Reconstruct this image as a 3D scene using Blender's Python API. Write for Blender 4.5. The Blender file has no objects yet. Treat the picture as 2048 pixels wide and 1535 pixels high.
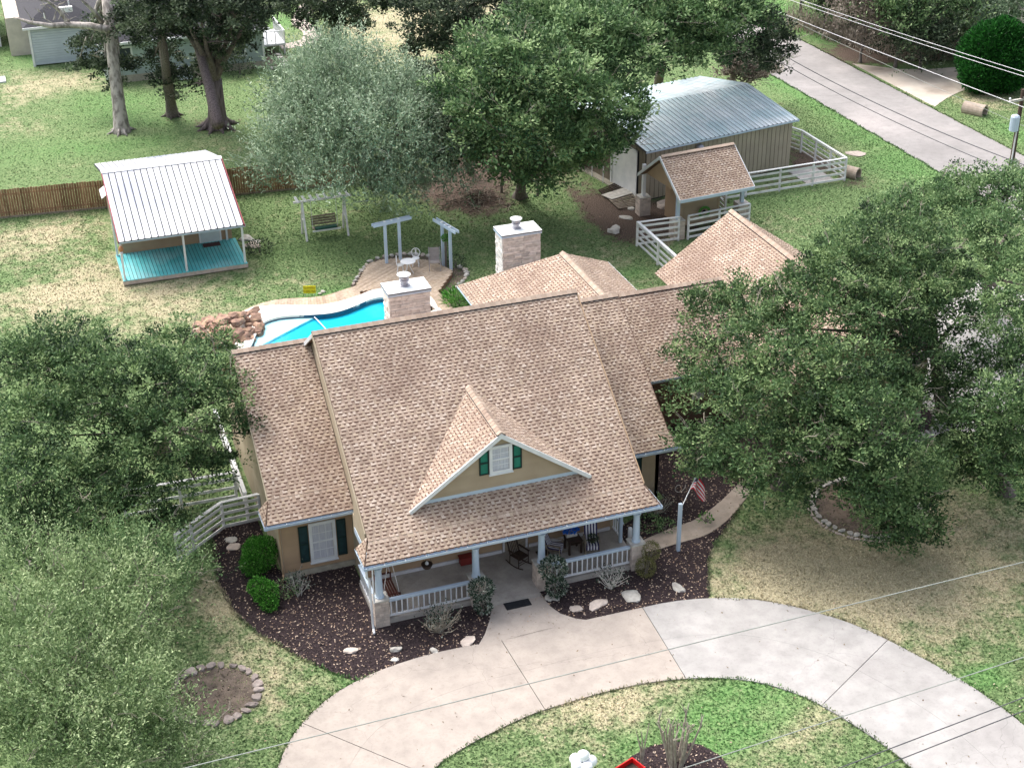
import bpy, bmesh, math, random
import numpy as np
from mathutils import Vector, Matrix

# ------------------------------------------------------------------ camera, light, exposure
S = bpy.context.scene
COL = S.collection
FPX, YAW, PITCH, ROLL = 2960.318, 0.337522, 0.502273, -0.0100587
CP = np.array([-9.311774, -42.872333, 34.436828])
IW, IH = 2048.0, 1535.0
def cam_axes():
    cy, sy, cp, sp = math.cos(YAW), math.sin(YAW), math.cos(PITCH), math.sin(PITCH)
    f = np.array([sy*cp, cy*cp, -sp]); r = np.array([cy, -sy, 0.0]); u = np.cross(r, f)
    cr, sr = math.cos(ROLL), math.sin(ROLL)
    return cr*r+sr*u, -sr*r+cr*u, f
CR, CU, CF = cam_axes()
cam = bpy.data.cameras.new('camera'); co = bpy.data.objects.new('camera', cam); COL.objects.link(co)
M = Matrix.Identity(4)
for i in range(3):
    M[i][0] = CR[i]; M[i][1] = CU[i]; M[i][2] = -CF[i]; M[i][3] = CP[i]
co.matrix_world = M
cam.sensor_width = 36.0; cam.lens = FPX*36.0/IW; cam.clip_start = 0.5; cam.clip_end = 3000
S.camera = co
SUN_EL, SUN_AZ = math.radians(56), math.radians(118)      # azimuth: direction towards the sun, from +X counter-clockwise
w = bpy.data.worlds.new('World'); S.world = w; w.use_nodes = True
nt = w.node_tree; nt.nodes.clear()
sky = nt.nodes.new('ShaderNodeTexSky'); sky.sky_type = 'NISHITA'; sky.sun_disc = False
sky.sun_elevation = SUN_EL; sky.sun_rotation = math.pi/2 - SUN_AZ
sky.dust_density = 6.0; sky.air_density = 1.0; sky.ozone_density = 1.0
bg = nt.nodes.new('ShaderNodeBackground'); bg.inputs[1].default_value = 0.15
wo = nt.nodes.new('ShaderNodeOutputWorld')
hs_ = nt.nodes.new('ShaderNodeHueSaturation'); hs_.inputs['Saturation'].default_value = .5      # thin high cloud greys the sky
nt.links.new(sky.outputs[0], hs_.inputs['Color']); nt.links.new(hs_.outputs[0], bg.inputs[0]); nt.links.new(bg.outputs[0], wo.inputs[0])
sl = bpy.data.lights.new('sun', 'SUN'); sl.energy = 0.85; sl.angle = math.radians(45); sl.color = (1.0, 0.96, 0.90)
so = bpy.data.objects.new('sun', sl); COL.objects.link(so)
sd = Vector((math.cos(SUN_EL)*math.cos(SUN_AZ), math.cos(SUN_EL)*math.sin(SUN_AZ), math.sin(SUN_EL)))
so.rotation_euler = sd.to_track_quat('Z', 'Y').to_euler(); so.location = sd*80
S.view_settings.view_transform = 'Standard'; S.view_settings.look = 'None'
S.view_settings.exposure = 1.18; S.view_settings.gamma = 1.0; S.view_settings.use_curve_mapping = False
S.cycles.max_bounces = 6; S.cycles.diffuse_bounces = 3; S.cycles.transparent_max_bounces = 12

# ------------------------------------------------------------------ helpers
R = random.Random(7)
NP = np.random.RandomState(11)
def at(u, v, z=0.0):                  # the point of the horizontal plane at height z seen at photo pixel (u, v)
    d = CF + (u-IW/2)/FPX*CR - (v-IH/2)/FPX*CU
    t = (z-CP[2])/d[2]; p = CP+t*d
    return Vector((p[0], p[1], z))
WM = {}
def wm(o): return WM.get(o.name, Matrix.Identity(4)) if o else Matrix.Identity(4)
def tag(o, label=None, cat=None, group=None, kind=None):
    if label: o['label'] = label
    if cat: o['category'] = cat
    if group: o['group'] = group
    if kind: o['kind'] = kind
    return o
def thing(name, label, cat, loc=(0, 0, 0), rz=0.0, group=None):
    o = bpy.data.objects.new(name, None); COL.objects.link(o)
    o.location = loc; o.rotation_euler = (0, 0, rz); o.empty_display_size = 0.2
    WM[o.name] = Matrix.Translation(Vector(loc)) @ Matrix.Rotation(rz, 4, 'Z')
    return tag(o, label, cat, group)
def link(o, parent=None, world=None):
    COL.objects.link(o)
    world = world or Matrix.Identity(4)
    if parent:
        o.parent = parent
        o.matrix_basis = wm(parent).inverted() @ world
    else:
        o.matrix_basis = world
    WM[o.name] = world
    return o
def dup(root, loc, rz, label=None, group=None):
    r = root.copy(); COL.objects.link(r); r.location = loc; r.rotation_euler = (0, 0, rz)
    if label: r['label'] = label
    if group: r['group'] = group
    for ch in list(root.children):
        c = ch.copy(); COL.objects.link(c); c.parent = r
        for g in list(ch.children):
            d = g.copy(); COL.objects.link(d); d.parent = c
    return r

class MB:
    def __init__(s): s.v = []; s.f = []; s.m = []
    def add(s, vs, fs, mi=0):
        k = len(s.v); s.v += [tuple(x) for x in vs]
        for f in fs: s.f.append(tuple(i+k for i in f)); s.m.append(mi)
        return s
    def box(s, x0, x1, y0, y1, z0, z1, mi=0):
        return s.add([(x0,y0,z0),(x1,y0,z0),(x1,y1,z0),(x0,y1,z0),(x0,y0,z1),(x1,y0,z1),(x1,y1,z1),(x0,y1,z1)],
                     [(0,3,2,1),(4,5,6,7),(0,1,5,4),(1,2,6,5),(2,3,7,6),(3,0,4,7)], mi)
    def beam(s, p, q, w, h, mi=0, up=(0, 0, 1)):
        p = Vector(p); q = Vector(q); d = (q-p).normalized(); up = Vector(up)
        if abs(d.dot(up)) > 0.98: up = Vector((0, 1, 0))
        sx = d.cross(up).normalized()*w/2; sz = sx.cross(d).normalized()*h/2
        vs = [p-sx-sz, p+sx-sz, p+sx+sz, p-sx+sz, q-sx-sz, q+sx-sz, q+sx+sz, q-sx+sz]
        return s.add(vs, [(0,1,2,3),(4,7,6,5),(0,4,5,1),(1,5,6,2),(2,6,7,3),(3,7,4,0)], mi)
    def tube(s, pts, rad, n=8, mi=0, caps=True):
        pts = [Vector(p) for p in pts]; k0 = len(s.v); N = len(pts)
        if not hasattr(rad, '__len__'): rad = [rad]*N
        ref = None
        for i, p in enumerate(pts):
            d = (pts[min(i+1, N-1)]-pts[max(i-1, 0)])
            d = d.normalized() if d.length > 1e-6 else Vector((0, 0, 1))
            if ref is None:
                ref = Vector((1, 0, 0)) if abs(d.x) < 0.8 else Vector((0, 1, 0))
            a = (ref-d*ref.dot(d)).normalized(); b = d.cross(a); ref = a
            for j in range(n):
                t = 2*math.pi*j/n; s.v.append(tuple(p+(a*math.cos(t)+b*math.sin(t))*rad[i]))
        for i in range(N-1):
            for j in range(n):
                s.f.append((k0+i*n+j, k0+i*n+(j+1) % n, k0+(i+1)*n+(j+1) % n, k0+(i+1)*n+j)); s.m.append(mi)
        if caps:
            s.f.append(tuple(k0+j for j in range(n))[::-1]); s.m.append(mi)
            s.f.append(tuple(k0+(N-1)*n+j for j in range(n))); s.m.append(mi)
        return s
    def cyl(s, p, q, r0, r1=None, n=12, mi=0): return s.tube([p, q], [r0, r0 if r1 is None else r1], n, mi)
    def lathe(s, c, prof, n=16, mi=0):
        k0 = len(s.v); c = Vector(c)
        for r, z in prof:
            for j in range(n):
                t = 2*math.pi*j/n; s.v.append((c.x+r*math.cos(t), c.y+r*math.sin(t), c.z+z))
        for i in range(len(prof)-1):
            for j in range(n):
                s.f.append((k0+i*n+j, k0+i*n+(j+1) % n, k0+(i+1)*n+(j+1) % n, k0+(i+1)*n+j)); s.m.append(mi)
        s.f.append(tuple(k0+j for j in range(n))[::-1]); s.m.append(mi)
        s.f.append(tuple(k0+(len(prof)-1)*n+j for j in range(n))); s.m.append(mi)
        return s
    def prism(s, pts, z0, z1, mi=0):
        n = len(pts); k = len(s.v)
        for z in (z0, z1):
            for p in pts: s.v.append((p[0], p[1], z))
        s.f.append(tuple(k+i for i in range(n))[::-1]); s.m.append(mi)
        s.f.append(tuple(k+n+i for i in range(n))); s.m.append(mi)
        for i in range(n):
            s.f.append((k+i, k+(i+1) % n, k+n+(i+1) % n, k+n+i)); s.m.append(mi)
        return s
    def solid(s, poly, off, mi=0):                # a planar 3D polygon thickened by the vector off
        n = len(poly); off = Vector(off); a = [Vector(p) for p in poly]
        return s.add(a+[p+off for p in a], [tuple(range(n)), tuple(range(2*n-1, n-1, -1))]+[(i, (i+1) % n, n+(i+1) % n, n+i)[::-1] for i in range(n)], mi)
    def ball(s, c, r, mi=0, seg=12, ring=8):
        c = Vector(c); r = Vector(r) if hasattr(r, '__len__') else Vector((r, r, r)); k0 = len(s.v)
        for i in range(1, ring):
            a = math.pi*i/ring
            for j in range(seg):
                t = 2*math.pi*j/seg; s.v.append((c.x+r.x*math.sin(a)*math.cos(t), c.y+r.y*math.sin(a)*math.sin(t), c.z+r.z*math.cos(a)))
        top = len(s.v); s.v.append((c.x, c.y, c.z+r.z)); s.v.append((c.x, c.y, c.z-r.z))
        for i in range(ring-2):
            for j in range(seg):
                s.f.append((k0+i*seg+j, k0+(i+1)*seg+j, k0+(i+1)*seg+(j+1) % seg, k0+i*seg+(j+1) % seg)); s.m.append(mi)
        for j in range(seg):
            s.f.append((top, k0+j, k0+(j+1) % seg)); s.m.append(mi)
            b = k0+(ring-2)*seg; s.f.append((top+1, b+(j+1) % seg, b+j)); s.m.append(mi)
        return s
    def build(s, name, mats, parent=None, smooth=False, label=None, cat=None, group=None, kind=None, fix=True):
        me = bpy.data.meshes.new(name)
        inv = wm(parent).inverted() if parent else None
        vs = [tuple(inv @ Vector(v)) for v in s.v] if parent else s.v
        me.from_pydata(vs, [], s.f)
        if not isinstance(mats, (list, tuple)): mats = [mats]
        for m in mats: me.materials.append(m)
        me.polygons.foreach_set('material_index', s.m)
        if smooth: me.polygons.foreach_set('use_smooth', [True]*len(s.f))
        me.update()
        if fix:
            b = bmesh.new(); b.from_mesh(me); bmesh.ops.recalc_face_normals(b, faces=b.faces); b.to_mesh(me); b.free()
        o = bpy.data.objects.new(name, me); COL.objects.link(o)
        if parent: o.parent = parent; WM[o.name] = wm(parent)
        return tag(o, label, cat, group, kind)

UNIT = {}
def unit(m):
    if m.name not in UNIT:
        b = MB().box(-.5, .5, -.5, .5, -.5, .5); me = bpy.data.meshes.new('plank_'+m.name)
        me.from_pydata(b.v, [], b.f); me.materials.append(m); me.update(); UNIT[m.name] = me
    return UNIT[m.name]
def piece(name, m, p, q, wd, th, parent, up=(0, 0, 1), label=None):    # a plank from p to q sharing one mesh with its like
    p = Vector(p); q = Vector(q); d = q-p; L = d.length; d = d/L; up = Vector(up)
    if abs(d.dot(up)) > 0.98: up = Vector((0, 1, 0))
    sy_ = up.cross(d).normalized(); sz_ = d.cross(sy_)
    W = Matrix(((d.x, sy_.x, sz_.x, 0), (d.y, sy_.y, sz_.y, 0), (d.z, sy_.z, sz_.z, 0), (0, 0, 0, 1)))
    W = Matrix.Translation((p+q)/2) @ W @ Matrix.Diagonal((L, wd, th, 1))
    o = bpy.data.objects.new(name, unit(m)); link(o, parent, W)
    return tag(o, label)
def npmesh(name, V, F, mats, parent=None, attrs=None, **kw):            # V (n,3), F (m,k) all faces of k corners
    me = bpy.data.meshes.new(name)
    if parent:
        inv = np.array(wm(parent).inverted()); V = V @ inv[:3, :3].T + inv[:3, 3]
    n, k = len(F), F.shape[1]
    me.vertices.add(len(V)); me.vertices.foreach_set('co', np.ascontiguousarray(V, dtype=np.float32).ravel())
    me.loops.add(n*k); me.loops.foreach_set('vertex_index', np.ascontiguousarray(F, dtype=np.int32).ravel())
    me.polygons.add(n); me.polygons.foreach_set('loop_start', np.arange(0, n*k, k, dtype=np.int32))
    me.polygons.foreach_set('loop_total', np.full(n, k, dtype=np.int32))
    if not isinstance(mats, (list, tuple)): mats = [mats]
    for m in mats: me.materials.append(m)
    me.update(calc_edges=True)
    for an, (dom, arr) in (attrs or {}).items():
        a = me.attributes.new(an, 'FLOAT', dom); a.data.foreach_set('value', np.ascontiguousarray(arr, dtype=np.float32))
    o = bpy.data.objects.new(name, me); COL.objects.link(o)
    if parent: o.parent = parent; WM[o.name] = wm(parent)
    return tag(o, **kw)
def inside(P, poly):                   # vectorised point in polygon
    x, y = P[:, 0], P[:, 1]; r = np.zeros(len(P), bool); n = len(poly)
    for i in range(n):
        x1, y1 = poly[i][0], poly[i][1]; x2, y2 = poly[(i+1) % n][0], poly[(i+1) % n][1]
        if y1 == y2: continue
        c = ((y1 > y) != (y2 > y)) & (x < (x2-x1)*(y-y1)/(y2-y1)+x1)
        r ^= c
    return r
def smooth_line(pts, n=6):             # Catmull-Rom through the points
    pts = [Vector(p) for p in pts]; out = []
    for i in range(len(pts)-1):
        a = pts[max(i-1, 0)]; b = pts[i]; c = pts[i+1]; d = pts[min(i+2, len(pts)-1)]
        for k in range(n):
            t = k/n; out.append(0.5*((2*b)+(c-a)*t+(2*a-5*b+4*c-d)*t*t+(3*b-a-3*c+d)*t**3))
    out.append(pts[-1]); return out

# ------------------------------------------------------------------ materials
def srgb(r, g, b): return tuple(((c/255)/12.92 if c/255 <= .04045 else ((c/255+.055)/1.055)**2.4) for c in (r, g, b))
MATS = {}
def mat(name, c1, c2=None, scale=3.0, rough=0.8, metal=0.0, bump=0.0, bscale=30.0, stretch=(1, 1, 1), spec=0.3, detail=4, rand=0.0,
        stain=None, sscale=0.4, samt=0.5, lo=0.35, hi=0.65, speck=0.0, crack=False):
    m = bpy.data.materials.new(name); m.use_nodes = True; t = m.node_tree; N = t.nodes; L = t.links
    b = N['Principled BSDF']; b.inputs['Roughness'].default_value = rough; b.inputs['Metallic'].default_value = metal
    b.inputs['Specular IOR Level'].default_value = spec
    geo = N.new('ShaderNodeNewGeometry'); mp = N.new('ShaderNodeMapping'); mp.inputs['Scale'].default_value = stretch
    L.new(geo.outputs['Position'], mp.inputs['Vector'])
    col = None
    if c2 is None: c2 = tuple(x*0.86 for x in c1)
    no = N.new('ShaderNodeTexNoise'); no.inputs['Scale'].default_value = scale; no.inputs['Detail'].default_value = detail
    L.new(mp.outputs[0], no.inputs['Vector'])
    mr = N.new('ShaderNodeMapRange'); mr.inputs[1].default_value = lo; mr.inputs[2].default_value = hi; L.new(no.outputs[0], mr.inputs[0])
    mx = N.new('ShaderNodeMix'); mx.data_type = 'RGBA'; L.new(mr.outputs[0], mx.inputs[0])
    mx.inputs[6].default_value = (*c1, 1); mx.inputs[7].default_value = (*c2, 1); col = mx.outputs[2]
    if stain:
        n2 = N.new('ShaderNodeTexNoise'); n2.inputs['Scale'].default_value = sscale; n2.inputs['Detail'].default_value = 5
        L.new(geo.outputs['Position'], n2.inputs['Vector'])
        r2 = N.new('ShaderNodeMapRange'); r2.inputs[1].default_value = .5; r2.inputs[2].default_value = .72; r2.inputs[4].default_value = samt
        L.new(n2.outputs[0], r2.inputs[0]); m2 = N.new('ShaderNodeMix'); m2.data_type = 'RGBA'
        L.new(r2.outputs[0], m2.inputs[0]); L.new(col, m2.inputs[6]); m2.inputs[7].default_value = (*stain, 1); col = m2.outputs[2]
    if speck:
        for sc_, am, a_, b_ in ((2.2, speck, .46, .74), (11.0, speck*.7, .50, .72), (38.0, speck*.9, .56, .70)):
            n3 = N.new('ShaderNodeTexNoise'); n3.inputs['Scale'].default_value = sc_; n3.inputs['Detail'].default_value = 6; L.new(geo.outputs['Position'], n3.inputs['Vector'])
            r4 = N.new('ShaderNodeMapRange'); r4.inputs[1].default_value = a_; r4.inputs[2].default_value = b_; r4.inputs[4].default_value = am; L.new(n3.outputs[0], r4.inputs[0])
            m4 = N.new('ShaderNodeMix'); m4.data_type = 'RGBA'; L.new(r4.outputs[0], m4.inputs[0]); L.new(col, m4.inputs[6]); m4.inputs[7].default_value = (*[x*.45 for x in c1], 1); col = m4.outputs[2]
    if crack:
        wv = N.new('ShaderNodeTexNoise'); wv.inputs['Scale'].default_value = 1.5; wv.inputs['Detail'].default_value = 4; L.new(geo.outputs['Position'], wv.inputs['Vector'])
        va = N.new('ShaderNodeVectorMath'); va.operation = 'MULTIPLY_ADD'; L.new(wv.outputs['Color'], va.inputs[0]); va.inputs[1].default_value = (.9, .9, 0); L.new(geo.outputs['Position'], va.inputs[2])
        vo = N.new('ShaderNodeTexVoronoi'); vo.feature = 'DISTANCE_TO_EDGE'; vo.inputs['Scale'].default_value = .16; L.new(va.outputs[0], vo.inputs['Vector'])
        r5 = N.new('ShaderNodeMapRange'); r5.inputs[1].default_value = .0; r5.inputs[2].default_value = .0016; r5.inputs[3].default_value = .55; r5.inputs[4].default_value = 0; L.new(vo.outputs['Distance'], r5.inputs[0])
        m5 = N.new('ShaderNodeMix'); m5.data_type = 'RGBA'; L.new(r5.outputs[0], m5.inputs[0]); L.new(col, m5.inputs[6]); m5.inputs[7].default_value = (*[x*.4 for x in c1], 1); col = m5.outputs[2]
    if rand:
        oi = N.new('ShaderNodeObjectInfo'); hv = N.new('ShaderNodeHueSaturation')
        r3 = N.new('ShaderNodeMapRange'); r3.inputs[3].default_value = 1-rand; r3.inputs[4].default_value = 1+rand
        L.new(oi.outputs['Random'], r3.inputs[0]); L.new(r3.outputs[0], hv.inputs['Value']); L.new(col, hv.inputs['Color']); col = hv.outputs[0]
    L.new(col, b.inputs['Base Color'])
    if bump:
        bn = N.new('ShaderNodeTexNoise'); bn.inputs['Scale'].default_value = bscale; bn.inputs['Detail'].default_value = 6
        L.new(mp.outputs[0], bn.inputs['Vector'])
        bp = N.new('ShaderNodeBump'); bp.inputs['Strength'].default_value = bump; bp.inputs['Distance'].default_value = 0.03
        L.new(bn.outputs[0], bp.inputs['Height']); L.new(bp.outputs[0], b.inputs['Normal'])
    MATS[name] = m
    return m
white = mat('white_paint', (.78, .79, .80), (.68, .70, .72), 2.0, .5)
trim = mat('trim_white', (.74, .76, .78), (.62, .65, .69), 1.5, .55, stain=(.50, .50, .50), sscale=1.2, samt=.35)
bluewhite = mat('porch_blue_white', (.50, .60, .71), (.44, .54, .66), 1.5, .5)
fencew = mat('weathered_white', (.82, .82, .83), (.74, .74, .75), 3.0, .7, stain=(.40, .38, .34), sscale=2.2, samt=.5, rand=.08)
tan = mat('tan_siding', (.44, .31, .20), (.39, .27, .175), 1.2, .8, rand=.06)
tan2 = mat('tan_gable', (.43, .345, .245), (.38, .30, .21), 1.2, .8, rand=.05)
tanw = mat('tan_wall', (.45, .38, .28), (.39, .32, .23), 1.0, .85, stain=(.28, .22, .16), sscale=.9, samt=.35)
found = mat('foundation', (.42, .39, .32), (.32, .30, .25), 4, .9, bump=.4)
shut = mat('green_shutter', (.012, .15, .105), (.016, .20, .14), 3, .6)
shutd = mat('dark_green_shutter', (.01, .028, .034), (.015, .05, .055), 5, .6)
shutf = mat('shutter_frame', (.008, .03, .028), None, 3, .6)
glass = mat('window_glass', (.16, .18, .24), (.30, .32, .40), 9, .15, spec=.6)
curtain = mat('window_blind', (.42, .44, .52), (.60, .62, .68), 9, .35, stretch=(7, 1, .2), spec=.4)
deckw = mat('pool_deck_wood', (.40, .31, .23), (.52, .42, .33), 6, .8, stretch=(1, 1, 1), rand=.16, stain=(.30, .20, .12), sscale=.8, samt=.45)
coping = mat('pool_coping', (.80, .74, .68), (.72, .66, .60), .8, .7)
turq = mat('turquoise_paint', (.10, .50, .53), (.16, .57, .60), 1.2, .6, rand=.08, stain=(.42, .68, .70), sscale=.5, samt=.6)
fencewood = mat('brown_fence_wood', (.19, .095, .055), (.33, .20, .13), 4, .85, stretch=(4, 4, .5), rand=.35)
metalroof = mat('galvanised_metal', (.50, .52, .57), (.62, .63, .66), .7, .45, metal=.05, rand=.05, stain=(.27, .30, .40), sscale=.42, samt=.9, spec=.5)
shopmetal = mat('shop_roof_metal', (.50, .63, .68), (.66, .74, .78), .9, .5, metal=.0, rand=.07, stain=(.82, .85, .88), sscale=.25, samt=.8, spec=.5)
darkgap = mat('dark_joint_and_shade', (.035, .04, .05), None, 3, .8)
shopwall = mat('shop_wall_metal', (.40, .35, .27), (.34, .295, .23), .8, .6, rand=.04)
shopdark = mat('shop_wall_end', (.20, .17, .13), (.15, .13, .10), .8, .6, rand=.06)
conc1 = mat('concrete_warm', (.42, .370, .330), (.36, .318, .285), .9, .85, speck=.28, crack=True, bump=.15, bscale=60, stain=(.42, .37, .33), sscale=.35, samt=.45, detail=7)
conc2 = mat('concrete_pale', (.42, .405, .395), (.345, .335, .325), .9, .85, speck=.28, crack=True, bump=.15, bscale=60, stain=(.27, .255, .25), sscale=.30, samt=.6, detail=7)
conc3 = mat('concrete_walk', (.38, .325, .275), (.33, .28, .235), 1.5, .9, speck=.35, bump=.2, bscale=60, stain=(.28, .23, .19), sscale=.8, samt=.5, detail=7)
porchc = mat('porch_concrete', (.44, .41, .375), (.36, .33, .305), 1.3, .75, speck=.35, stain=(.20, .18, .17), sscale=1.5, samt=.45, detail=7)
asphalt = mat('road_chipseal', (.31, .295, .29), (.26, .247, .243), .5, .9, speck=.25, crack=True, bump=.2, bscale=50, stain=(.47, .43, .42), sscale=.15, samt=.6, detail=8)
mulch = mat('dark_mulch', (.022, .015, .017), (.06, .042, .045), 14, .95, bump=1.0, bscale=25, detail=8)
dirt = mat('dirt', (.17, .135, .11), (.095, .075, .062), 3, .95, bump=.6, bscale=20, stain=(.25, .19, .14), sscale=.6, samt=.5)
dryleaf = mat('fallen_leaf', (.34, .22, .15), (.55, .45, .36), 5, .8)
bark = mat('oak_bark', (.22, .19, .17), (.10, .085, .078), 5, .95, bump=1, bscale=14, stretch=(3, 3, .6), detail=6)
palebark = mat('pale_bark', (.46, .42, .39), (.20, .18, .165), 2.5, .9, bump=.8, bscale=10, stretch=(1.5, 1.5, .7), detail=6, lo=.42, hi=.6)
twigm = mat('pale_twig', (.42, .38, .31), (.25, .22, .18), 6, .9)
stonem = mat('limestone', (.58, .50, .44), (.46, .39, .345), 5, .9, bump=.6, bscale=18, rand=.16)
stonef = mat('chimney_stone', (.76, .71, .67), (.60, .545, .51), 5, .9, bump=.8, bscale=14, rand=.20)
boulderm = mat('brown_boulder', (.34, .22, .165), (.19, .12, .095), 3, .95, bump=1, bscale=9, rand=.35, stain=(.52, .37, .22), sscale=2.2, samt=.6)
rockm = mat('pale_rock', (.56, .54, .50), (.40, .38, .345), 4, .9, bump=.5, bscale=14, rand=.12)
redbrown = mat('dark_red_wood', (.10, .035, .028), (.06, .02, .018), 5, .5)
darkwood = mat('dark_wood', (.055, .035, .025), (.035, .022, .018), 5, .6)
greywood = mat('grey_wood', (.30, .255, .20), (.19, .155, .12), 6, .9, rand=.2)
blackm = mat('black_rubber', (.012, .014, .018), (.02, .022, .026), 12, .8)
red = mat('red_paint', (.62, .012, .012), (.45, .01, .012), 3, .4)
maroon = mat('maroon_trim', (.28, .03, .05), None, 3, .5)
blue = mat('blue_flowers', (.02, .13, .55), (.03, .2, .7), 30, .7)
stripeb = mat('navy_stripe', (.045, .035, .11), None, 5, .8)
cream = mat('cushion_white', (.76, .75, .78), None, 5, .8)
steel = mat('flue_steel', (.42, .42, .47), (.30, .30, .34), 6, .4, metal=.5)
capw = mat('chimney_cap_metal', (.80, .82, .82), (.74, .77, .78), 1.5, .45, stain=(.55, .62, .66), sscale=1.1, samt=.4)
yellow = mat('yellow_sign', (.80, .74, .03), None, 5, .5)
signtext = mat('sign_text', (.33, .24, .01), None, 5, .6)
greysling = mat('grey_sling', (.30, .27, .26), (.25, .225, .215), 6, .8)
greysid = mat('grey_blue_siding', (.52, .58, .63), (.46, .52, .57), 1, .7, rand=.05)
sagesid = mat('sage_siding', (.42, .50, .49), (.36, .43, .43), 1, .7, rand=.05)
darkroof = mat('dark_shingle', (.035, .036, .045), (.06, .06, .07), 12, .85, bump=.5, bscale=30, detail=8)
greyroof = mat('grey_shingle', (.13, .13, .145), (.17, .17, .185), 10, .85, bump=.5, bscale=30, detail=8)
brick = mat('red_brick', (.32, .12, .075), (.22, .08, .055), 8, .9, bump=.4, rand=.2)
polem = mat('creosote_pole', (.06, .04, .032), (.10, .07, .055), 8, .9, stretch=(4, 4, .3))
wirem = mat('power_cable', (.33, .35, .33), None, 2, .6)
wired = mat('dark_cable', (.10, .10, .11), None, 2, .6)
claym = mat('concrete_pipe', (.42, .35, .29), (.33, .27, .22), 4, .9)
poolfloor = mat('pool_plaster', (.02, .62, .80), (.015, .52, .72), .8, .5, stain=(.16, .78, .88), sscale=.3, samt=.7)
poolshelf = mat('pool_shelf', (.66, .84, .88), (.80, .90, .92), 2, .5)
tilem = mat('pool_tile', (.03, .09, .16), (.05, .13, .20), 14, .3)
terr = mat('terracotta', (.50, .24, .12), None, 5, .8)
globem = mat('opal_globe', (.90, .91, .93), (.86, .88, .90), 3, .25)

def water_mat():
    m = bpy.data.materials.new('pool_water_surface'); m.use_nodes = True; t = m.node_tree; N = t.nodes; L = t.links; N.clear()
    o = N.new('ShaderNodeOutputMaterial'); tr = N.new('ShaderNodeBsdfTransparent'); tr.inputs[0].default_value = (.80, .97, .99, 1)
    gl = N.new('ShaderNodeBsdfGlossy'); gl.inputs['Roughness'].default_value = .06; fr = N.new('ShaderNodeFresnel'); fr.inputs[0].default_value = 1.33
    mx = N.new('ShaderNodeMixShader'); nz = N.new('ShaderNodeTexNoise'); nz.inputs['Scale'].default_value = 2.5
    g = N.new('ShaderNodeNewGeometry'); L.new(g.outputs['Position'], nz.inputs['Vector'])
    bp = N.new('ShaderNodeBump'); bp.inputs['Strength'].default_value = .15; bp.inputs['Distance'].default_value = .03
    L.new(nz.outputs[0], bp.inputs['Height']); L.new(bp.outputs[0], gl.inputs['Normal']); L.new(bp.outputs[0], fr.inputs['Normal'])
    L.new(fr.outputs[0], mx.inputs[0]); L.new(tr.outputs[0], mx.inputs[1]); L.new(gl.outputs[0], mx.inputs[2]); L.new(mx.outputs[0], o.inputs[0])
    return m
waterm = water_mat()
def leaf_mat(name, dark, mid, light, trans=.25):
    m = bpy.data.materials.new(name); m.use_nodes = True; t = m.node_tree; N = t.nodes; L = t.links
    b = N['Principled BSDF']; b.inputs['Roughness'].default_value = .6; b.inputs['Specular IOR Level'].default_value = .25
    a = N.new('ShaderNodeAttribute'); a.attribute_name = 'tone'
    r = N.new('ShaderNodeValToRGB'); r.color_ramp.elements[0].color = (*dark, 1); r.color_ramp.elements[1].color = (*light, 1)  # besides leaf tones, the pale end paints in glints on the foliage
    e = r.color_ramp.elements.new(.5); e.color = (*mid, 1)
    L.new(a.outputs['Fac'], r.inputs[0]); L.new(r.outputs[0], b.inputs['Base Color'])
    tl = N.new('ShaderNodeBsdfTranslucent'); L.new(r.outputs[0], tl.inputs[0]); mx = N.new('ShaderNodeMixShader'); mx.inputs[0].default_value = trans
    L.new(b.outputs[0], mx.inputs[1]); L.new(tl.outputs[0], mx.inputs[2]); L.new(mx.outputs[0], N['Material Output'].inputs[0])
    return m
LF = dict(
    oak=leaf_mat('live_oak_leaf', (.018, .040, .017), (.078, .150, .056), (.30, .41, .18)),
    dark=leaf_mat('dark_oak_leaf', (.015, .026, .016), (.050, .078, .043), (.18, .23, .14)),
    silver=leaf_mat('silver_green_leaf', (.07, .105, .065), (.20, .29, .18), (.47, .57, .41)),
    light=leaf_mat('light_green_leaf', (.035, .065, .028), (.16, .25, .10), (.46, .56, .30)),
    mid=leaf_mat('mid_green_leaf', (.022, .052, .022), (.110, .205, .08), (.36, .49, .23)),
    brown=leaf_mat('dry_brush_leaf', (.10, .08, .065), (.20, .17, .14), (.40, .35, .30)),
    box=leaf_mat('boxwood_leaf', (.012, .06, .008), (.05, .22, .02), (.17, .45, .08)),
    yew=leaf_mat('arborvitae_leaf', (.005, .028, .006), (.014, .095, .014), (.04, .20, .03)),
    came=leaf_mat('camellia_leaf', (.012, .030, .018), (.03, .065, .038), (.38, .42, .37)),
    tan=leaf_mat('olive_shrub_leaf', (.07, .075, .026), (.17, .175, .06), (.28, .28, .12)),
)

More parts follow.
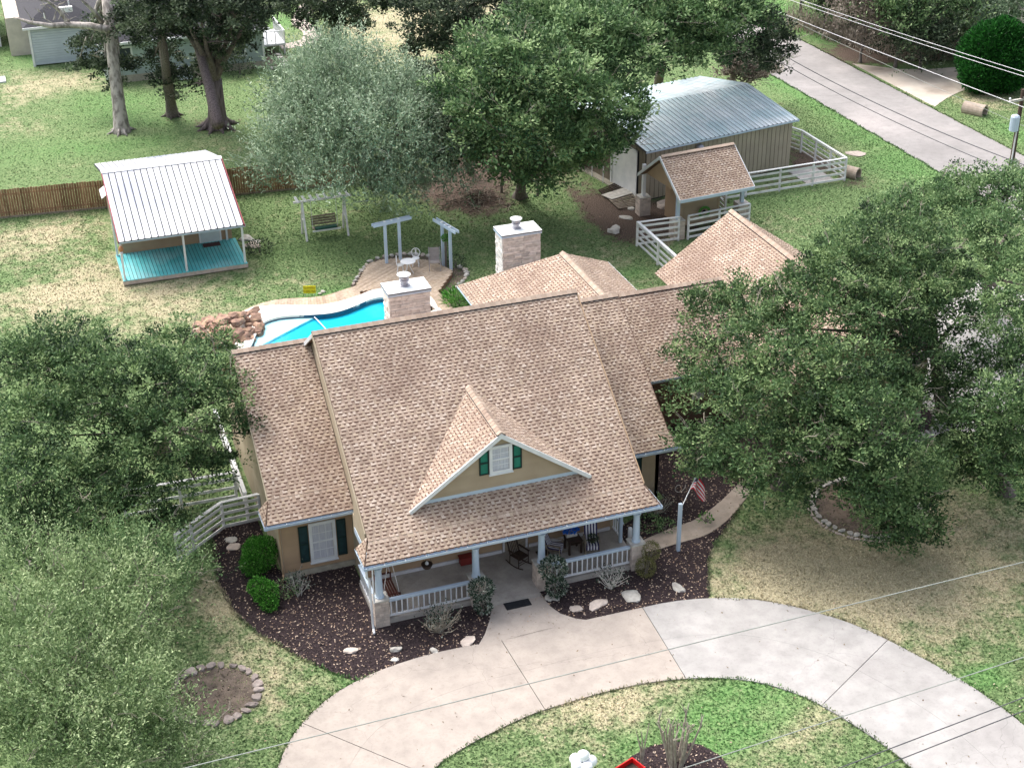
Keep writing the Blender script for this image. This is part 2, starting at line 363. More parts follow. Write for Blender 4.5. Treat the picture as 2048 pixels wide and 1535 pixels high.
# ------------------------------------------------------------------ ground regions (outlines read off the ground plane)
def gp(*q): return [at(*p) for p in q]
drive_out = smooth_line(gp((470, 1760), (520, 1620), (556, 1535), (575, 1490), (605, 1447), (650, 1403), (700, 1370), (770, 1338), (850, 1312), (930, 1294), (1003, 1282), (1085, 1262), (1175, 1240), (1285, 1216), (1350, 1203), (1430, 1197), (1510, 1200), (1600, 1217), (1700, 1247), (1775, 1281), (1870, 1331), (1960, 1385), (2048, 1452), (2130, 1530), (2240, 1680)), 4)
drive_in = smooth_line(gp((790, 1760), (830, 1620), (870, 1538), (905, 1510), (960, 1478), (1040, 1439), (1090, 1420), (1200, 1387), (1290, 1367), (1372, 1358), (1450, 1357), (1520, 1366), (1590, 1387), (1643, 1412), (1710, 1452), (1780, 1500), (1820, 1535), (1880, 1600), (1960, 1740)), 4)
drive_poly = [tuple(p)[:2] for p in drive_out]+[tuple(p)[:2] for p in reversed(drive_in)]
entry = gp((980, 1206), (982, 1225), (979, 1242), (970, 1269), (956, 1293), (1003, 1282), (1085, 1261), (1175, 1241), (1151, 1238), (1121, 1228), (1100, 1213), (1088, 1198), (1081, 1186))
bedL = gp((424, 1058), (470, 1048), (515, 1040))+[Vector((-2.3, 5.2, 0)), Vector((.6, 4.7, 0)), Vector((.6, .6, 0)), Vector((4.8, .6, 0)), Vector((4.8, .1, 0))]+smooth_line(gp((981, 1210), (982, 1225), (979, 1242), (970, 1269), (953, 1294), (850, 1313), (770, 1340), (722, 1362), (680, 1350), (620, 1325), (560, 1292), (510, 1262), (470, 1225), (444, 1185), (430, 1135), (424, 1058)), 3)
bedR = smooth_line(gp((1081, 1190), (1091, 1205), (1105, 1220), (1125, 1231), (1151, 1240), (1180, 1240), (1285, 1217), (1350, 1204), (1415, 1198), (1418, 1165), (1418, 1120), (1432, 1085), (1462, 1045), (1482, 1012), (1500, 985)), 3)+gp((1520, 880), (1420, 800))+[Vector((14.1, 9, 0)), Vector((14.1, 4.6, 0)), Vector((11.1, 3.0, 0)), Vector((11.1, .6, 0)), Vector((6.7, .6, 0))]
side_up = smooth_line(gp((1288, 1080), (1315, 1068), (1345, 1056), (1385, 1042), (1412, 1026), (1441, 1003), (1470, 975), (1500, 945), (1560, 905), (1640, 885), (1740, 868), (1840, 850)), 4)
side_lo = smooth_line(gp((1290, 1104), (1320, 1098), (1353, 1088), (1412, 1070), (1451, 1044), (1480, 1012), (1502, 985), (1540, 950), (1620, 925), (1710, 918), (1780, 895), (1860, 872)), 4)
walk_poly = [tuple(p)[:2] for p in side_up]+[tuple(p)[:2] for p in reversed(side_lo)]
park = gp((1820, 890), (1850, 640), (1960, 560), (2200, 640), (2200, 900), (1900, 860))
isle = gp((1235, 1545), (1262, 1512), (1300, 1492), (1350, 1482), (1400, 1488), (1440, 1510), (1462, 1540), (1450, 1600), (1330, 1640), (1240, 1600))
nbed = gp((534, 142), (572, 137), (546, 98), (532, 100))
def flat(name, poly, m, z, kind='structure', parent=None, th=.002):
    b = MB(); b.prism([(p[0], p[1]) for p in poly], z-th, z)
    return b.build(name, m, parent, kind=kind)

# ground sheet with painted-by-place colour amounts: straw, lush, dirt
def axis(lo, hi, a, b, st):
    far1 = [lo+(a-lo)*t for t in (0, .4, .7, .85, .95)]; far2 = [b+(hi-b)*t for t in (.05, .15, .3, .6, 1)]
    return np.array(far1+list(np.arange(a, b, st))+far2)
gx = axis(-700, 900, -40, 100, .7); gy = axis(-300, 1500, -25, 120, .7)
def spots(P, lst):
    r = np.zeros(len(P))
    for (u, v, rx, ry, a) in lst:
        c = at(u, v); k = np.exp(-(((P[:, 0]-c.x)/rx)**2+((P[:, 1]-c.y)/ry)**2)); r += a*k
    return r
STRAW = [(130, 590, 5, 3, .8), (60, 480, 5, 3, .7), (330, 570, 5, 2.4, .35), (330, 640, 4, 3, .5), (240, 520, 3, 1.5, .4), (1700, 1150, 5, 4, .5), (1560, 1140, 3, 3, .55), (1900, 1080, 5, 4, .6),
         (1850, 1230, 5, 3, .35), (1620, 1190, 2, 1.2, .5), (440, 1200, 1.5, 2, .8), (520, 1330, 2, 1.8, .5), (500, 1400, 2.0, 1.6, .45), (1250, 1400, 3, 1.4, .45), (1150, 1440, 3, 1.5, .4), (1600, 1440, 3, 1.6, .45),
         (90, 170, 5, 4, .7), (280, 265, 3, 1.5, .5), (420, 290, 3, 2, .4), (740, 60, 8, 14, .55), (900, 60, 6, 8, .5), (990, 20, 4, 5, .6), (30, 250, 3, 3, .35), (1100, 500, 5, 2.5, .25), (1190, 540, 3, 2, .35), (1480, 330, 3, 1, .5), (1720, 300, 3, 1.5, .35), (1970, 200, 3, 2, .6), (640, 560, 3, 1, .3), (1330, 470, 1.5, 1.5, .3)]
LUSH = [(60, 100, 3, 8, .8), (190, 200, 6, 5, .6), (100, 300, 8, 5, .6), (330, 260, 5, 8, .5), (580, 40, 4, 6, 1), (1640, 60, 2, 12, 1.3), (1560, 20, 2, 12, 1.2), (1900, 155, 4, 2, .9), (1600, 180, 2.5, 12, .9), (1800, 330, 4, 8, .8), (2040, 270, 2, 6, .8), (1560, 400, 6, 3, .5), (640, 590, 3, 1.5, .8), (560, 500, 5, 3, .5),
        (1260, 545, 1.5, 1.2, 1), (1970, 1355, 1.0, .7, 1.4), (1480, 1420, 2.5, 1.4, 1.1), (1420, 1490, 2, 1.0, .9), (700, 1365, .6, .6, .9), (650, 1340, .8, .6, .6), (240, 490, 1.5, 1, .7), (1250, 1490, 1, .7, .8), (450, 1260, 2, 2, .2), (1520, 1390, 3, 1.5, .6)]
DIRT = [(950, 400, 2.6, 3.2, 1.3), (880, 370, 3, 3, .9), (1185, 400, 1.5, 4, 1.0), (1240, 450, 1.5, 3, 1.1), (1300, 440, 2.6, 3, 1.0), (1080, 320, 5, 3, 1.0), (1000, 325, 4, 3, 1.1), (1360, 430, 3, 3, .8), (430, 250, 1.7, 2.4, .9), (345, 232, 1.2, 1.6, .5), (1620, 330, 2, 1.6, .9), (1570, 290, 1.5, 5, .9), (1540, 370, 6, 1.6, .5), (1240, 900, 2, 2, 0),
        (555, 118, 2, 2.5, 1.0), (1720, 110, 4, 3, .9), (1820, 100, 5, 3, 1.0), (1690, 60, 4, 6, .9), (1900, 90, 5, 4, 1.0), (1690, 1010, 1.6, 1.8, 1.1), (425, 1385, 1.3, 1.3, .9), (1800, 840, 1.5, 1.5, .7), (560, 395, 7, .5, .3), (1715, 365, 1, 1, .8), (1520, 985, 1, 1.0, .1)]
def cover(P): return np.clip(spots(P, STRAW), 0, 1.2), np.clip(spots(P, LUSH), 0, 1.3), np.clip(spots(P, DIRT), 0, 1.3)
GX, GY = np.meshgrid(gx, gy); GP = np.stack([GX.ravel(), GY.ravel(), np.zeros(GX.size)], 1)
ny, nx = GX.shape; idx = np.arange(nx*ny).reshape(ny, nx)
GF = np.stack([idx[:-1, :-1].ravel(), idx[:-1, 1:].ravel(), idx[1:, 1:].ravel(), idx[1:, :-1].ravel()], 1)
def ground_mat(name, blades=False):
    m = bpy.data.materials.new(name); m.use_nodes = True; t = m.node_tree; N = t.nodes; L = t.links
    b = N['Principled BSDF']; b.inputs['Roughness'].default_value = .9; b.inputs['Specular IOR Level'].default_value = .1
    geo = N.new('ShaderNodeNewGeometry')
    def nz(s, d=6, w_=None):
        n = N.new('ShaderNodeTexNoise'); n.inputs['Scale'].default_value = s; n.inputs['Detail'].default_value = d; n.inputs['Roughness'].default_value = .62
        L.new(geo.outputs['Position'], n.inputs['Vector']); return n.outputs[0]
    def att(a): n = N.new('ShaderNodeAttribute'); n.attribute_name = a; return n.outputs['Fac']
    def ma(op, a, b_=None, c=None):
        n = N.new('ShaderNodeMath'); n.operation = op
        for i, x in enumerate((a, b_, c)):
            if x is None: continue
            if isinstance(x, (int, float)): n.inputs[i].default_value = x
            else: L.new(x, n.inputs[i])
        return n.outputs[0]
    def mr(x, a, b_, c=0., d=1.):
        n = N.new('ShaderNodeMapRange'); n.interpolation_type = 'SMOOTHSTEP'
        for i, q in zip((1, 2, 3, 4), (a, b_, c, d)): n.inputs[i].default_value = q
        L.new(x, n.inputs[0]); return n.outputs[0]
    def mix(f, a, b_):
        n = N.new('ShaderNodeMix'); n.data_type = 'RGBA'
        for i, x in ((0, f), (6, a), (7, b_)):
            if isinstance(x, tuple): n.inputs[i].default_value = (*x, 1)
            elif isinstance(x, (int, float)): n.inputs[i].default_value = x
            else: L.new(x, n.inputs[i])
        return n.outputs[2]
    big, med, fine, vf = nz(.22, 5), nz(1.3, 7), nz(7.0, 6), nz(16.0, 4)
    straw = ma('ADD', ma('ADD', ma('MULTIPLY', att('straw'), .75), ma('MULTIPLY', ma('SUBTRACT', med, .5), 1.5)), ma('MULTIPLY', ma('SUBTRACT', big, .5), .9))
    straw = ma('ADD', straw, ma('MULTIPLY', ma('SUBTRACT', fine, .5), .9))
    sf = mr(straw, .02, .72)
    green = mix(mr(fine, .36, .64), (.085, .14, .055), (.20, .285, .125))
    strawc = mix(mr(vf, .35, .65), (.33, .30, .185), (.56, .49, .34))
    col = mix(sf, green, strawc)
    lush = mr(ma('ADD', ma('MULTIPLY', att('lush'), .8), ma('MULTIPLY', ma('SUBTRACT', med, .5), 1.2)), .25, .8)
    lushc = mix(mr(fine, .35, .65), (.07, .175, .05), (.17, .33, .11))
    col = mix(ma('MULTIPLY', lush, .7), col, lushc)
    df = mr(ma('ADD', ma('ADD', att('dirt'), ma('MULTIPLY', ma('SUBTRACT', fine, .5), 2.2)), ma('MULTIPLY', ma('SUBTRACT', med, .5), 1.8)), .35, 1.0)
    dirtc = mix(mr(vf, .35, .65), (.04, .03, .026), (.17, .125, .10))
    col = mix(df, col, dirtc)
    if blades:
        oi = att('tone'); hv = N.new('ShaderNodeHueSaturation'); L.new(mr(oi, 0, 1, .80, 1.22), hv.inputs['Value']); L.new(col, hv.inputs['Color']); col = hv.outputs[0]
    L.new(col, b.inputs['Base Color'])
    if not blades:
        bp = N.new('ShaderNodeBump'); bp.inputs['Strength'].default_value = .7; bp.inputs['Distance'].default_value = .05
        L.new(ma('ADD', vf, fine), bp.inputs['Height']); L.new(bp.outputs[0], b.inputs['Normal'])
    return m
st, lu, di = cover(GP)
npmesh('ground', GP, GF, ground_mat('lawn_ground'), attrs=dict(straw=('POINT', st), lush=('POINT', lu), dirt=('POINT', di)), kind='structure')

# driveway with its slabs, walks, beds, road
dv = thing('driveway', None, None); dv['kind'] = 'structure'
def slabs():
    # cut the ribbon at the joints read from the photograph
    cuts = [((470, 1760), (790, 1760)), ((607, 1450), (930, 1572)), ((1003, 1282), (1090, 1420)), ((1285, 1216), (1372, 1358)), ((1775, 1281), (1643, 1412)), ((2130, 1530), (1880, 1600)), ((2240, 1680), (1960, 1740))]
    def near(line, q):
        c = at(*q); return min(range(len(line)), key=lambda i: (line[i]-c).length)
    for k in range(len(cuts)-1):
        a0, a1 = near(drive_out, cuts[k][0]), near(drive_out, cuts[k+1][0])
        b0, b1 = near(drive_in, cuts[k][1]), near(drive_in, cuts[k+1][1])
        o = drive_out[a0:a1+1]; i = drive_in[b0:b1+1]
        n = 14
        def resample(l):
            d = [0]
            for p, q in zip(l, l[1:]): d.append(d[-1]+(q-p).length)
            out = []
            for t in np.linspace(0, d[-1], n):
                j = min(max(np.searchsorted(d, t)-1, 0), len(l)-2); s_ = (t-d[j])/max(d[j+1]-d[j], 1e-6); out.append(l[j].lerp(l[j+1], s_))
            return out
        o, i = resample(o), resample(i)
        g = .013     # half joint
        def shr(l):
            e = (l[-1]-l[0]).length; l = list(l); l[0] = l[0].lerp(l[1], g/max((l[1]-l[0]).length, .01)); l[-1] = l[-1].lerp(l[-2], g/max((l[-1]-l[-2]).length, .01)); return l
        o, i = shr(o), shr(i)
        for h in range(2):                       # a fine lengthwise joint splits the ribbon in two
            b = MB(); f0, f1 = (0, .471) if h == 0 else (.4722, 1)
            A = [o[j].lerp(i[j], f0) for j in range(n)]; B = [o[j].lerp(i[j], f1) for j in range(n)]
            vs = [(p.x, p.y, .05) for p in A]+[(p.x, p.y, .05) for p in B]+[(p.x, p.y, -.05) for p in A]+[(p.x, p.y, -.05) for p in B]
            fs = [(j, j+1, n+j+1, n+j) for j in range(n-1)]+[(j, 2*n+j, 2*n+j+1, j+1) for j in range(n-1)]+[(n+j, n+j+1, 3*n+j+1, 3*n+j) for j in range(n-1)]
            fs += [(0, n, 3*n, 2*n), (n-1, 2*n-1+2*n, 2*n-1, n-1)][:1]+[(n-1, 3*n-1, 4*n-1, 2*n-1)]
            b.add(vs, fs); b.build('concrete_slab', conc1 if k < 3 else conc2, dv)
slabs()
MB().prism([(p[0], p[1]) for p in drive_poly], .0, .012).build('joint_bed', darkgap, dv)
MB().prism([(p.x, p.y) for p in entry], .0, .046).build('entry_walk', conc1, kind='structure')
MB().prism(walk_poly, .0, .04).build('side_walk', conc3, kind='structure')
MB().prism([(p.x, p.y) for p in park], .0, .03).build('parking_pad', conc2, kind='structure')
flat('mulch_bed', bedL, mulch, .012); flat('mulch_bed', bedR, mulch, .014); flat('mulch_bed', isle, mulch, .016); flat('mulch_bed', nbed, dirt, .012)
MB().prism([(46.95, -60), (53.9, -60), (53.9, 300), (46.95, 300)], -.05, .02).build('road', asphalt, kind='structure')
ap = gp((1705, 128), (1740, 132), (1800, 139), (1860, 139), (1925, 134), (2080, 128), (2080, 150), (1940, 176), (1920, 184), (1893, 197), (1869, 214))
MB().prism([(p.x, p.y) for p in ap], -.05, .028).build('neighbour_apron', mat('apron_concrete', (.58, .52, .45), (.46, .40, .34), .6, .9, stain=(.22, .18, .15), sscale=.28, samt=.8, detail=8), kind='structure')
npth = smooth_line(gp((560, 94), (590, 90), (620, 80), (622, 62), (600, 45), (612, 18), (640, -12), (700, -20), (760, -22)), 5)
b = MB(); L1 = []; L2 = []
for i, p in enumerate(npth):
    d = (npth[min(i+1, len(npth)-1)]-npth[max(i-1, 0)]).normalized(); s_ = Vector((-d.y, d.x, 0))*.75; L1.append(p+s_); L2.append(p-s_)
b.prism([(p.x, p.y) for p in L1+L2[::-1]], 0, .03).build('garden_path', mat('path_stone', (.55, .47, .42), (.42, .36, .32), 3, .9), kind='structure')
# mulch chips and fallen leaves in the beds: nobody could count them
def scatter_quads(n, polys, z, smin, smax, seed, holes=()):
    rs = np.random.RandomState(seed); out = []
    for poly in polys:
        a = np.array([(p[0], p[1]) for p in poly]); lo, hi = a.min(0), a.max(0); A = (hi-lo).prod()
        k = int(n*A); P = rs.uniform(lo, hi, (k, 2)); P = P[inside(P, poly)]; out.append(P)
    P = np.concatenate(out)
    for h in holes: P = P[~inside(P, h)]
    k = len(P); s = rs.uniform(smin, smax, k)[:, None]; th = rs.uniform(0, 6.28, k); tx = rs.uniform(-.5, .5, (k, 2))
    d = np.stack([np.cos(th), np.sin(th), tx[:, 0]], 1)*s; e = np.stack([-np.sin(th), np.cos(th), tx[:, 1]], 1)*s*.55
    c = np.stack([P[:, 0], P[:, 1], np.full(k, z)+rs.uniform(.005, .03, k)], 1)
    V = np.stack([c-d, c-e, c+d, c+e], 1).reshape(-1, 3); return V, np.arange(4*k).reshape(-1, 4)
beds = [bedL, bedR, isle]; hol = [walk_poly, [tuple(p)[:2] for p in entry], [(0.4, 0.1), (11.2, .1), (11.2, 3), (.4, 3)]]
V, F = scatter_quads(42, beds, .02, .022, .055, 3, hol); npmesh('fallen_leaves', V, F, dryleaf, kind='stuff')
V, F = scatter_quads(330, beds, .018, .02, .05, 4, hol); npmesh('mulch_chips', V, F, mulch, kind='stuff')
# ------------------------------------------------------------------ shingle roofs
def pal(cs): return [mat('shingle_tone_%s' % 'abcdefg'[i], c, tuple(x*.82 for x in c), 1.2, .9, bump=.3, bscale=90, stain=(.19, .125, .10), sscale=.38, samt=.5) for i, c in enumerate(cs)]
SH = pal([(.49, .385, .31), (.43, .33, .26), (.365, .275, .215), (.46, .36, .275), (.54, .445, .37)])
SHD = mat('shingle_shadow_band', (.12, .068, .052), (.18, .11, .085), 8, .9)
SHB = mat('shingle_butt', (.20, .13, .10), None, 5, .9)
SHM = SH+[SHD, SHB]
def clip_poly(P, poly):
    out = P; n = len(poly)
    for i in range(n):
        a, b = poly[i], poly[(i+1) % n]; ex, ey = b[0]-a[0], b[1]-a[1]; inn = out; out = []
        if not inn: return []
        for j in range(len(inn)):
            p, q = inn[j], inn[(j+1) % len(inn)]
            dp = ex*(p[1]-a[1])-ey*(p[0]-a[0]); dq = ex*(q[1]-a[1])-ey*(q[0]-a[0])
            if dp >= 0: out.append(p)
            if (dp > 0 > dq) or (dp < 0 < dq):
                t = dp/(dp-dq); out.append((p[0]+(q[0]-p[0])*t, p[1]+(q[1]-p[1])*t))
    return out
SINGLE = {}
def shingle_face(name, root, P0, U, V, poly, singles=0, thick=.10, dark=None, expo=.146, rid=0):
    """slab + shingle courses on the plane P0 + u U + v V, poly counter-clockwise in (u, v)"""
    P0 = Vector(P0); U = Vector(U).normalized(); V = Vector(V).normalized(); N = U.cross(V).normalized()
    if N.z < 0: N = -N
    area = sum(poly[i][0]*poly[(i+1) % len(poly)][1]-poly[(i+1) % len(poly)][0]*poly[i][1] for i in range(len(poly)))
    if area < 0: poly = poly[::-1]
    W = lambda u, v, h=0: P0+U*u+V*v+N*h
    slab = MB().solid([W(u, v, -.002) for u, v in poly], -N*thick).build(name, SHB, root)
    rs = random.Random(hash((round(P0.x, 2), round(P0.y, 2), rid)) & 0xffff); b = MB(); left = singles
    vmin = min(p[1] for p in poly); vmax = max(p[1] for p in poly)
    r = 0; v = vmin
    while v < vmax-.01:
        v1 = min(v+expo, vmax); ext = clip_poly([(-99, v), (99, v), (99, v1), (-99, v1)], poly)
        if len(ext) < 3: v = v1; r += 1; continue
        u = min(p[0] for p in ext); ue = max(p[0] for p in ext); u -= rs.random()*.1; tab = rs.random() < .5; lowtone = rs.randrange(5)
        while u < ue:
            wd = rs.choice((.09, .12, .15, .18)) if tab else rs.choice((.07, .10, .13)); q = [(u, v), (u+wd, v), (u+wd, v1), (u, v1)]
            c = clip_poly(q, poly)
            if len(c) >= 3:
                h0 = .024 if tab else .011; tone = rs.choice((0, 1, 1, 2, 3, 4, 0)) if tab else rs.choice((1, 2, 2, 0, 3))
                hh = lambda vv: h0+(.004-h0)*(vv-v)/expo
                isfull = len(c) == 4 and abs((max(p[0] for p in c)-min(p[0] for p in c))-wd) < 1e-4 and abs(max(p[1] for p in c)-min(p[1] for p in c)-expo) < 1e-4
                if left > 0 and isfull:
                    key = (name, wd, tab, tone)
                    if key not in SINGLE:
                        sb = MB(); sb.add([(0, 0, 0), (wd, 0, 0), (wd, expo, 0), (0, expo, 0), (0, 0, h0), (wd, 0, h0), (wd, expo, .004), (0, expo, .004)], [(4, 5, 6, 7)], 0)
                        sb.add([(0, 0, 0), (wd, 0, 0), (wd, 0, h0), (0, 0, h0)], [(0, 1, 2, 3)], 1)
                        if tab: sb.add([(0, 0, 0), (0, 0, h0), (0, expo, .004), (0, expo, 0)], [(0, 1, 2, 3)], 1); sb.add([(wd, 0, 0), (wd, expo, 0), (wd, expo, .004), (wd, 0, h0)], [(0, 1, 2, 3)], 1)
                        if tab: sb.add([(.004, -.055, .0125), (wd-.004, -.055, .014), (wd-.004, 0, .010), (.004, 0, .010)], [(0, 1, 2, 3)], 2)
                        me = bpy.data.meshes.new('shingle'); me.from_pydata(sb.v, [], sb.f)
                        for mm in (SH[tone], SHB, SHD): me.materials.append(mm)
                        me.polygons.foreach_set('material_index', sb.m); me.update(); SINGLE[key] = me
                    o = bpy.data.objects.new('shingle', SINGLE[key])
                    link(o, slab, Matrix(((U.x, V.x, N.x, W(u, v).x), (U.y, V.y, N.y, W(u, v).y), (U.z, V.z, N.z, W(u, v).z), (0, 0, 0, 1)))); left -= 1
                else:
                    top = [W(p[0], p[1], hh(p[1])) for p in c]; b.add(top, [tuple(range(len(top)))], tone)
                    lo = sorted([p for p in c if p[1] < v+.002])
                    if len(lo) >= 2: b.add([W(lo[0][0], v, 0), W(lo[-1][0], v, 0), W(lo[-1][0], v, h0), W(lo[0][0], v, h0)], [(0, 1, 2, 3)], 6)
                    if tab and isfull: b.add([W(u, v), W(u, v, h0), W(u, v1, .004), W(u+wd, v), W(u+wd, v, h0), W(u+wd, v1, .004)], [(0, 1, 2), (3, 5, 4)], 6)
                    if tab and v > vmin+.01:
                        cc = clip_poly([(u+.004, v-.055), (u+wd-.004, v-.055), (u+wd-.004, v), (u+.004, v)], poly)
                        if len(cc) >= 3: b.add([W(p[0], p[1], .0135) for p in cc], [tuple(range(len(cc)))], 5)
            u += wd; tab = not tab
        v = v1; r += 1
    b.build('shingle', SHM, slab, kind='stuff', fix=False)
    return slab
def ridge_cap(root, p, q, w_=.17, drop=.11, side=(0, 1, 0)):
    p = Vector(p)+Vector((0, 0, .035)); q = Vector(q)+Vector((0, 0, .035)); s_ = Vector(side).normalized()*w_; n = max(2, int((q-p).length/.22)); b = MB()
    for i in range(n):
        a = p.lerp(q, i/n); c = p.lerp(q, (i+1)/n); up = Vector((0, 0, .045)); up2 = Vector((0, 0, .03)); z1 = Vector((0, 0, drop-.045)); z2_ = Vector((0, 0, drop-.03)); zl = Vector((0, 0, drop+.045))
        b.add([a+up, c+up2, c+s_-z2_, a+s_-z1, a-s_-z1, c-s_-z2_], [(0, 1, 2, 3), (0, 4, 5, 1), (0, 3, 4)], i % 2)
        b.add([a+s_*.93-z1, c+s_*.93-z2_, c+s_*.93-zl, a+s_*.93-zl, a-s_*.93-z1, c-s_*.93-z2_, c-s_*.93-zl, a-s_*.93-zl], [(0, 1, 2, 3), (4, 7, 6, 5)], 2)  # dark strips under both cap edges paint in the ridge's shadow line
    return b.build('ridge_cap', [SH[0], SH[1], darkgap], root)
def gutter(root, pts, name='gutter', m=None):
    for p, q in zip(pts, pts[1:]):
        p = Vector(p); q = Vector(q); d = (q-p).normalized(); out = Vector((d.y, -d.x, 0)); b = MB()
        prof = [(-.13, 0), (-.13, -.12), (-.02, -.12), (0, 0), (-.012, 0), (-.03, -.105), (-.12, -.105), (-.12, 0)]
        vs = [p+out*a+Vector((0, 0, c)) for a, c in prof]+[q+out*a+Vector((0, 0, c)) for a, c in prof]
        n = len(prof); b.add(vs, [(i, (i+1) % n, n+(i+1) % n, n+i) for i in range(n)]+[tuple(range(n)), tuple(range(2*n-1, n-1, -1))])
        g = b.build(name, m or bluewhite, root)
        L_ = (q-p).length
        if L_ > 2:
            h = MB(); k = int(L_/.75)
            for i in range(1, k): c = p+d*(L_*i/k); h.box(c.x-.012, c.x+.012, c.y-.0, c.y+.10, c.z-.02, c.z+.004)
            h.build('gutter_hanger', trim, g)
def siding(wallpart, p, q, z0, z1, m, step=.19, proud=.018, clipf=None, up=None):
    """lap boards on the outer face of a wall running p -> q (outside on the right-hand side)"""
    p = Vector(p); q = Vector(q); d = (q-p).normalized(); out = Vector((d.y, -d.x, 0)); z = z0
    while z < z1-.03:
        h = min(step, z1-z); a, b_ = p.copy(), q.copy()
        if clipf:
            r_ = clipf(z+h*.5)
            if r_ is None: z += step; continue
            a, b_ = p+d*r_[0], p+d*r_[1]
        a = a+out*(proud*.5+.002); b_ = b_+out*(proud*.5+.002)
        tilt = (out*1.0+Vector((0, 0, .09))).normalized()
        piece('siding_board', m, a+Vector((0, 0, z+h/2)), b_+Vector((0, 0, z+h/2)), h*.98, proud, wallpart, up=tilt)
        z += step
def window(root, c, right, out, wd, ht, m=white, cols=3, rows=4, fr=.11, mull=.02, pane_m=None, proud=.05, name='window'):
    """a double-hung window: frame, sill and each pane; c is the centre of its face"""
    c = Vector(c); r = Vector(right).normalized(); o = Vector(out).normalized(); up = Vector((0, 0, 1))
    def bar(b, u0, u1, v0, v1, d0, d1, mi=0):
        vs = [c+r*u+up*v+o*d for d in (d0, d1) for u, v in ((u0, v0), (u1, v0), (u1, v1), (u0, v1))]
        b.add(vs, [(0, 3, 2, 1), (4, 5, 6, 7), (0, 1, 5, 4), (1, 2, 6, 5), (2, 3, 7, 6), (3, 0, 4, 7)], mi)
    W2, H2 = wd/2, ht/2; b = MB(); fw = fr
    bar(b, -W2, W2, H2-fw, H2, 0, proud); bar(b, -W2, W2, -H2, -H2+fw, 0, proud); bar(b, -W2, -W2+fw, -H2+fw, H2-fw, 0, proud); bar(b, W2-fw, W2, -H2+fw, H2-fw, 0, proud)
    wn = b.build(name, m, root)
    b = MB(); bar(b, -W2+fw, W2-fw, -.03, .03, .004, proud*.7); b.build('meeting_rail', m, wn)
    b = MB(); iw = wd-2*fw; ih = ht-2*fw
    for i in range(1, cols): u = -iw/2+iw*i/cols; bar(b, u-mull/2, u+mull/2, -ih/2, ih/2, .003, proud*.45)
    for j in range(1, rows):
        if j*2 == rows: continue
        v = -ih/2+ih*j/rows; bar(b, -iw/2, iw/2, v-mull/2, v+mull/2, .003, proud*.44)
    b.build('muntin', m, wn)
    for i in range(cols):
        for j in range(rows):
            b = MB(); u0 = -iw/2+iw*i/cols; v0 = -ih/2+ih*j/rows
            bar(b, u0+mull/2, u0+iw/cols-mull/2, v0+mull/2, v0+ih/rows-mull/2, -.01, .002)
            b.build('pane', pane_m or curtain, wn)
    b = MB(); bar(b, -W2-.03, W2+.03, -H2-.05, -H2, 0, proud+.03); b.build('sill', m, wn)
    return wn
def shutter(root, c, right, out, wd, ht, fm, pm):
    c = Vector(c); r = Vector(right).normalized(); o = Vector(out).normalized(); up = Vector((0, 0, 1))
    def bar(b, u0, u1, v0, v1, d0, d1):
        vs = [c+r*u+up*v+o*d for d in (d0, d1) for u, v in ((u0, v0), (u1, v0), (u1, v1), (u0, v1))]
        b.add(vs, [(0, 3, 2, 1), (4, 5, 6, 7), (0, 1, 5, 4), (1, 2, 6, 5), (2, 3, 7, 6), (3, 0, 4, 7)])
    b = MB(); W2, H2, f = wd/2, ht/2, .05
    for a in ((-W2, W2, H2-f, H2), (-W2, W2, -H2, -H2+f), (-W2, -W2+f, -H2+f, H2-f), (W2-f, W2, -H2+f, H2-f), (-W2+f, W2-f, -.035, .035)): bar(b, *a, 0, .045)
    s = b.build('shutter', fm, root)
    for v0, v1 in ((-H2+f, -.035), (.035, H2-f)):
        b = MB(); bar(b, -W2+f, W2-f, v0, v1, 0, .022); b.build('shutter_panel', pm, s)
def stone_block(name, parent, root, x0, x1, y0, y1, z0, z1, m, core, rowh=.14, lmin=.2, lmax=.5, faces='fblr', j=.012, proud=.03, seed=1):
    """a core box with stones laid on its faces, each stone an object"""
    rs = random.Random(seed); c = MB().box(x0+proud, x1-proud, y0+proud, y1-proud, z0, z1).build(name, core, parent)
    z = z0
    while z < z1-.02:
        h = min(rowh*rs.uniform(.75, 1.3), z1-z)
        if z1-(z+h) < .05: h = z1-z
        for f in faces:
            a0, a1 = (x0, x1) if f in 'fb' else (y0, y1); u = a0
            while u < a1-.01:
                l = rs.uniform(lmin, lmax)
                if a1-(u+l) < lmin*.7: l = a1-u
                pr = rs.uniform(.3, 1)*proud*.8; uc0, uc1 = u+j/2, u+l-j/2; zc = z+h/2
                if f == 'f': p, q, up = (uc0, y0+proud-pr/2-.001, zc), (uc1, y0+proud-pr/2-.001, zc), (0, -1, 0)
                elif f == 'b': p, q, up = (uc0, y1-proud+pr/2+.001, zc), (uc1, y1-proud+pr/2+.001, zc), (0, 1, 0)
                elif f == 'l': p, q, up = (x0+proud-pr/2-.001, uc0, zc), (x0+proud-pr/2-.001, uc1, zc), (-1, 0, 0)
                else: p, q, up = (x1-proud+pr/2+.001, uc0, zc), (x1-proud+pr/2+.001, uc1, zc), (1, 0, 0)
                piece('stone', m, p, q, h-j, pr+.002, c, up=up); u += l
        z += h
    return c

# ------------------------------------------------------------------ main house
SL = .693
H = thing('house', 'large tan house with pinkish brown shingle roofs and a white railed front porch', 'house', (5.8, 5, 0))
def zr(y, y0=0.0, z0=2.97): return z0+SL*(y-y0)
cs = 1/math.sqrt(1+SL*SL); LV = lambda dy: dy/cs
RY = 8.12; RZ = zr(RY)
Vup = Vector((0, 1, SL)); Vdn = Vector((0, -1, SL))
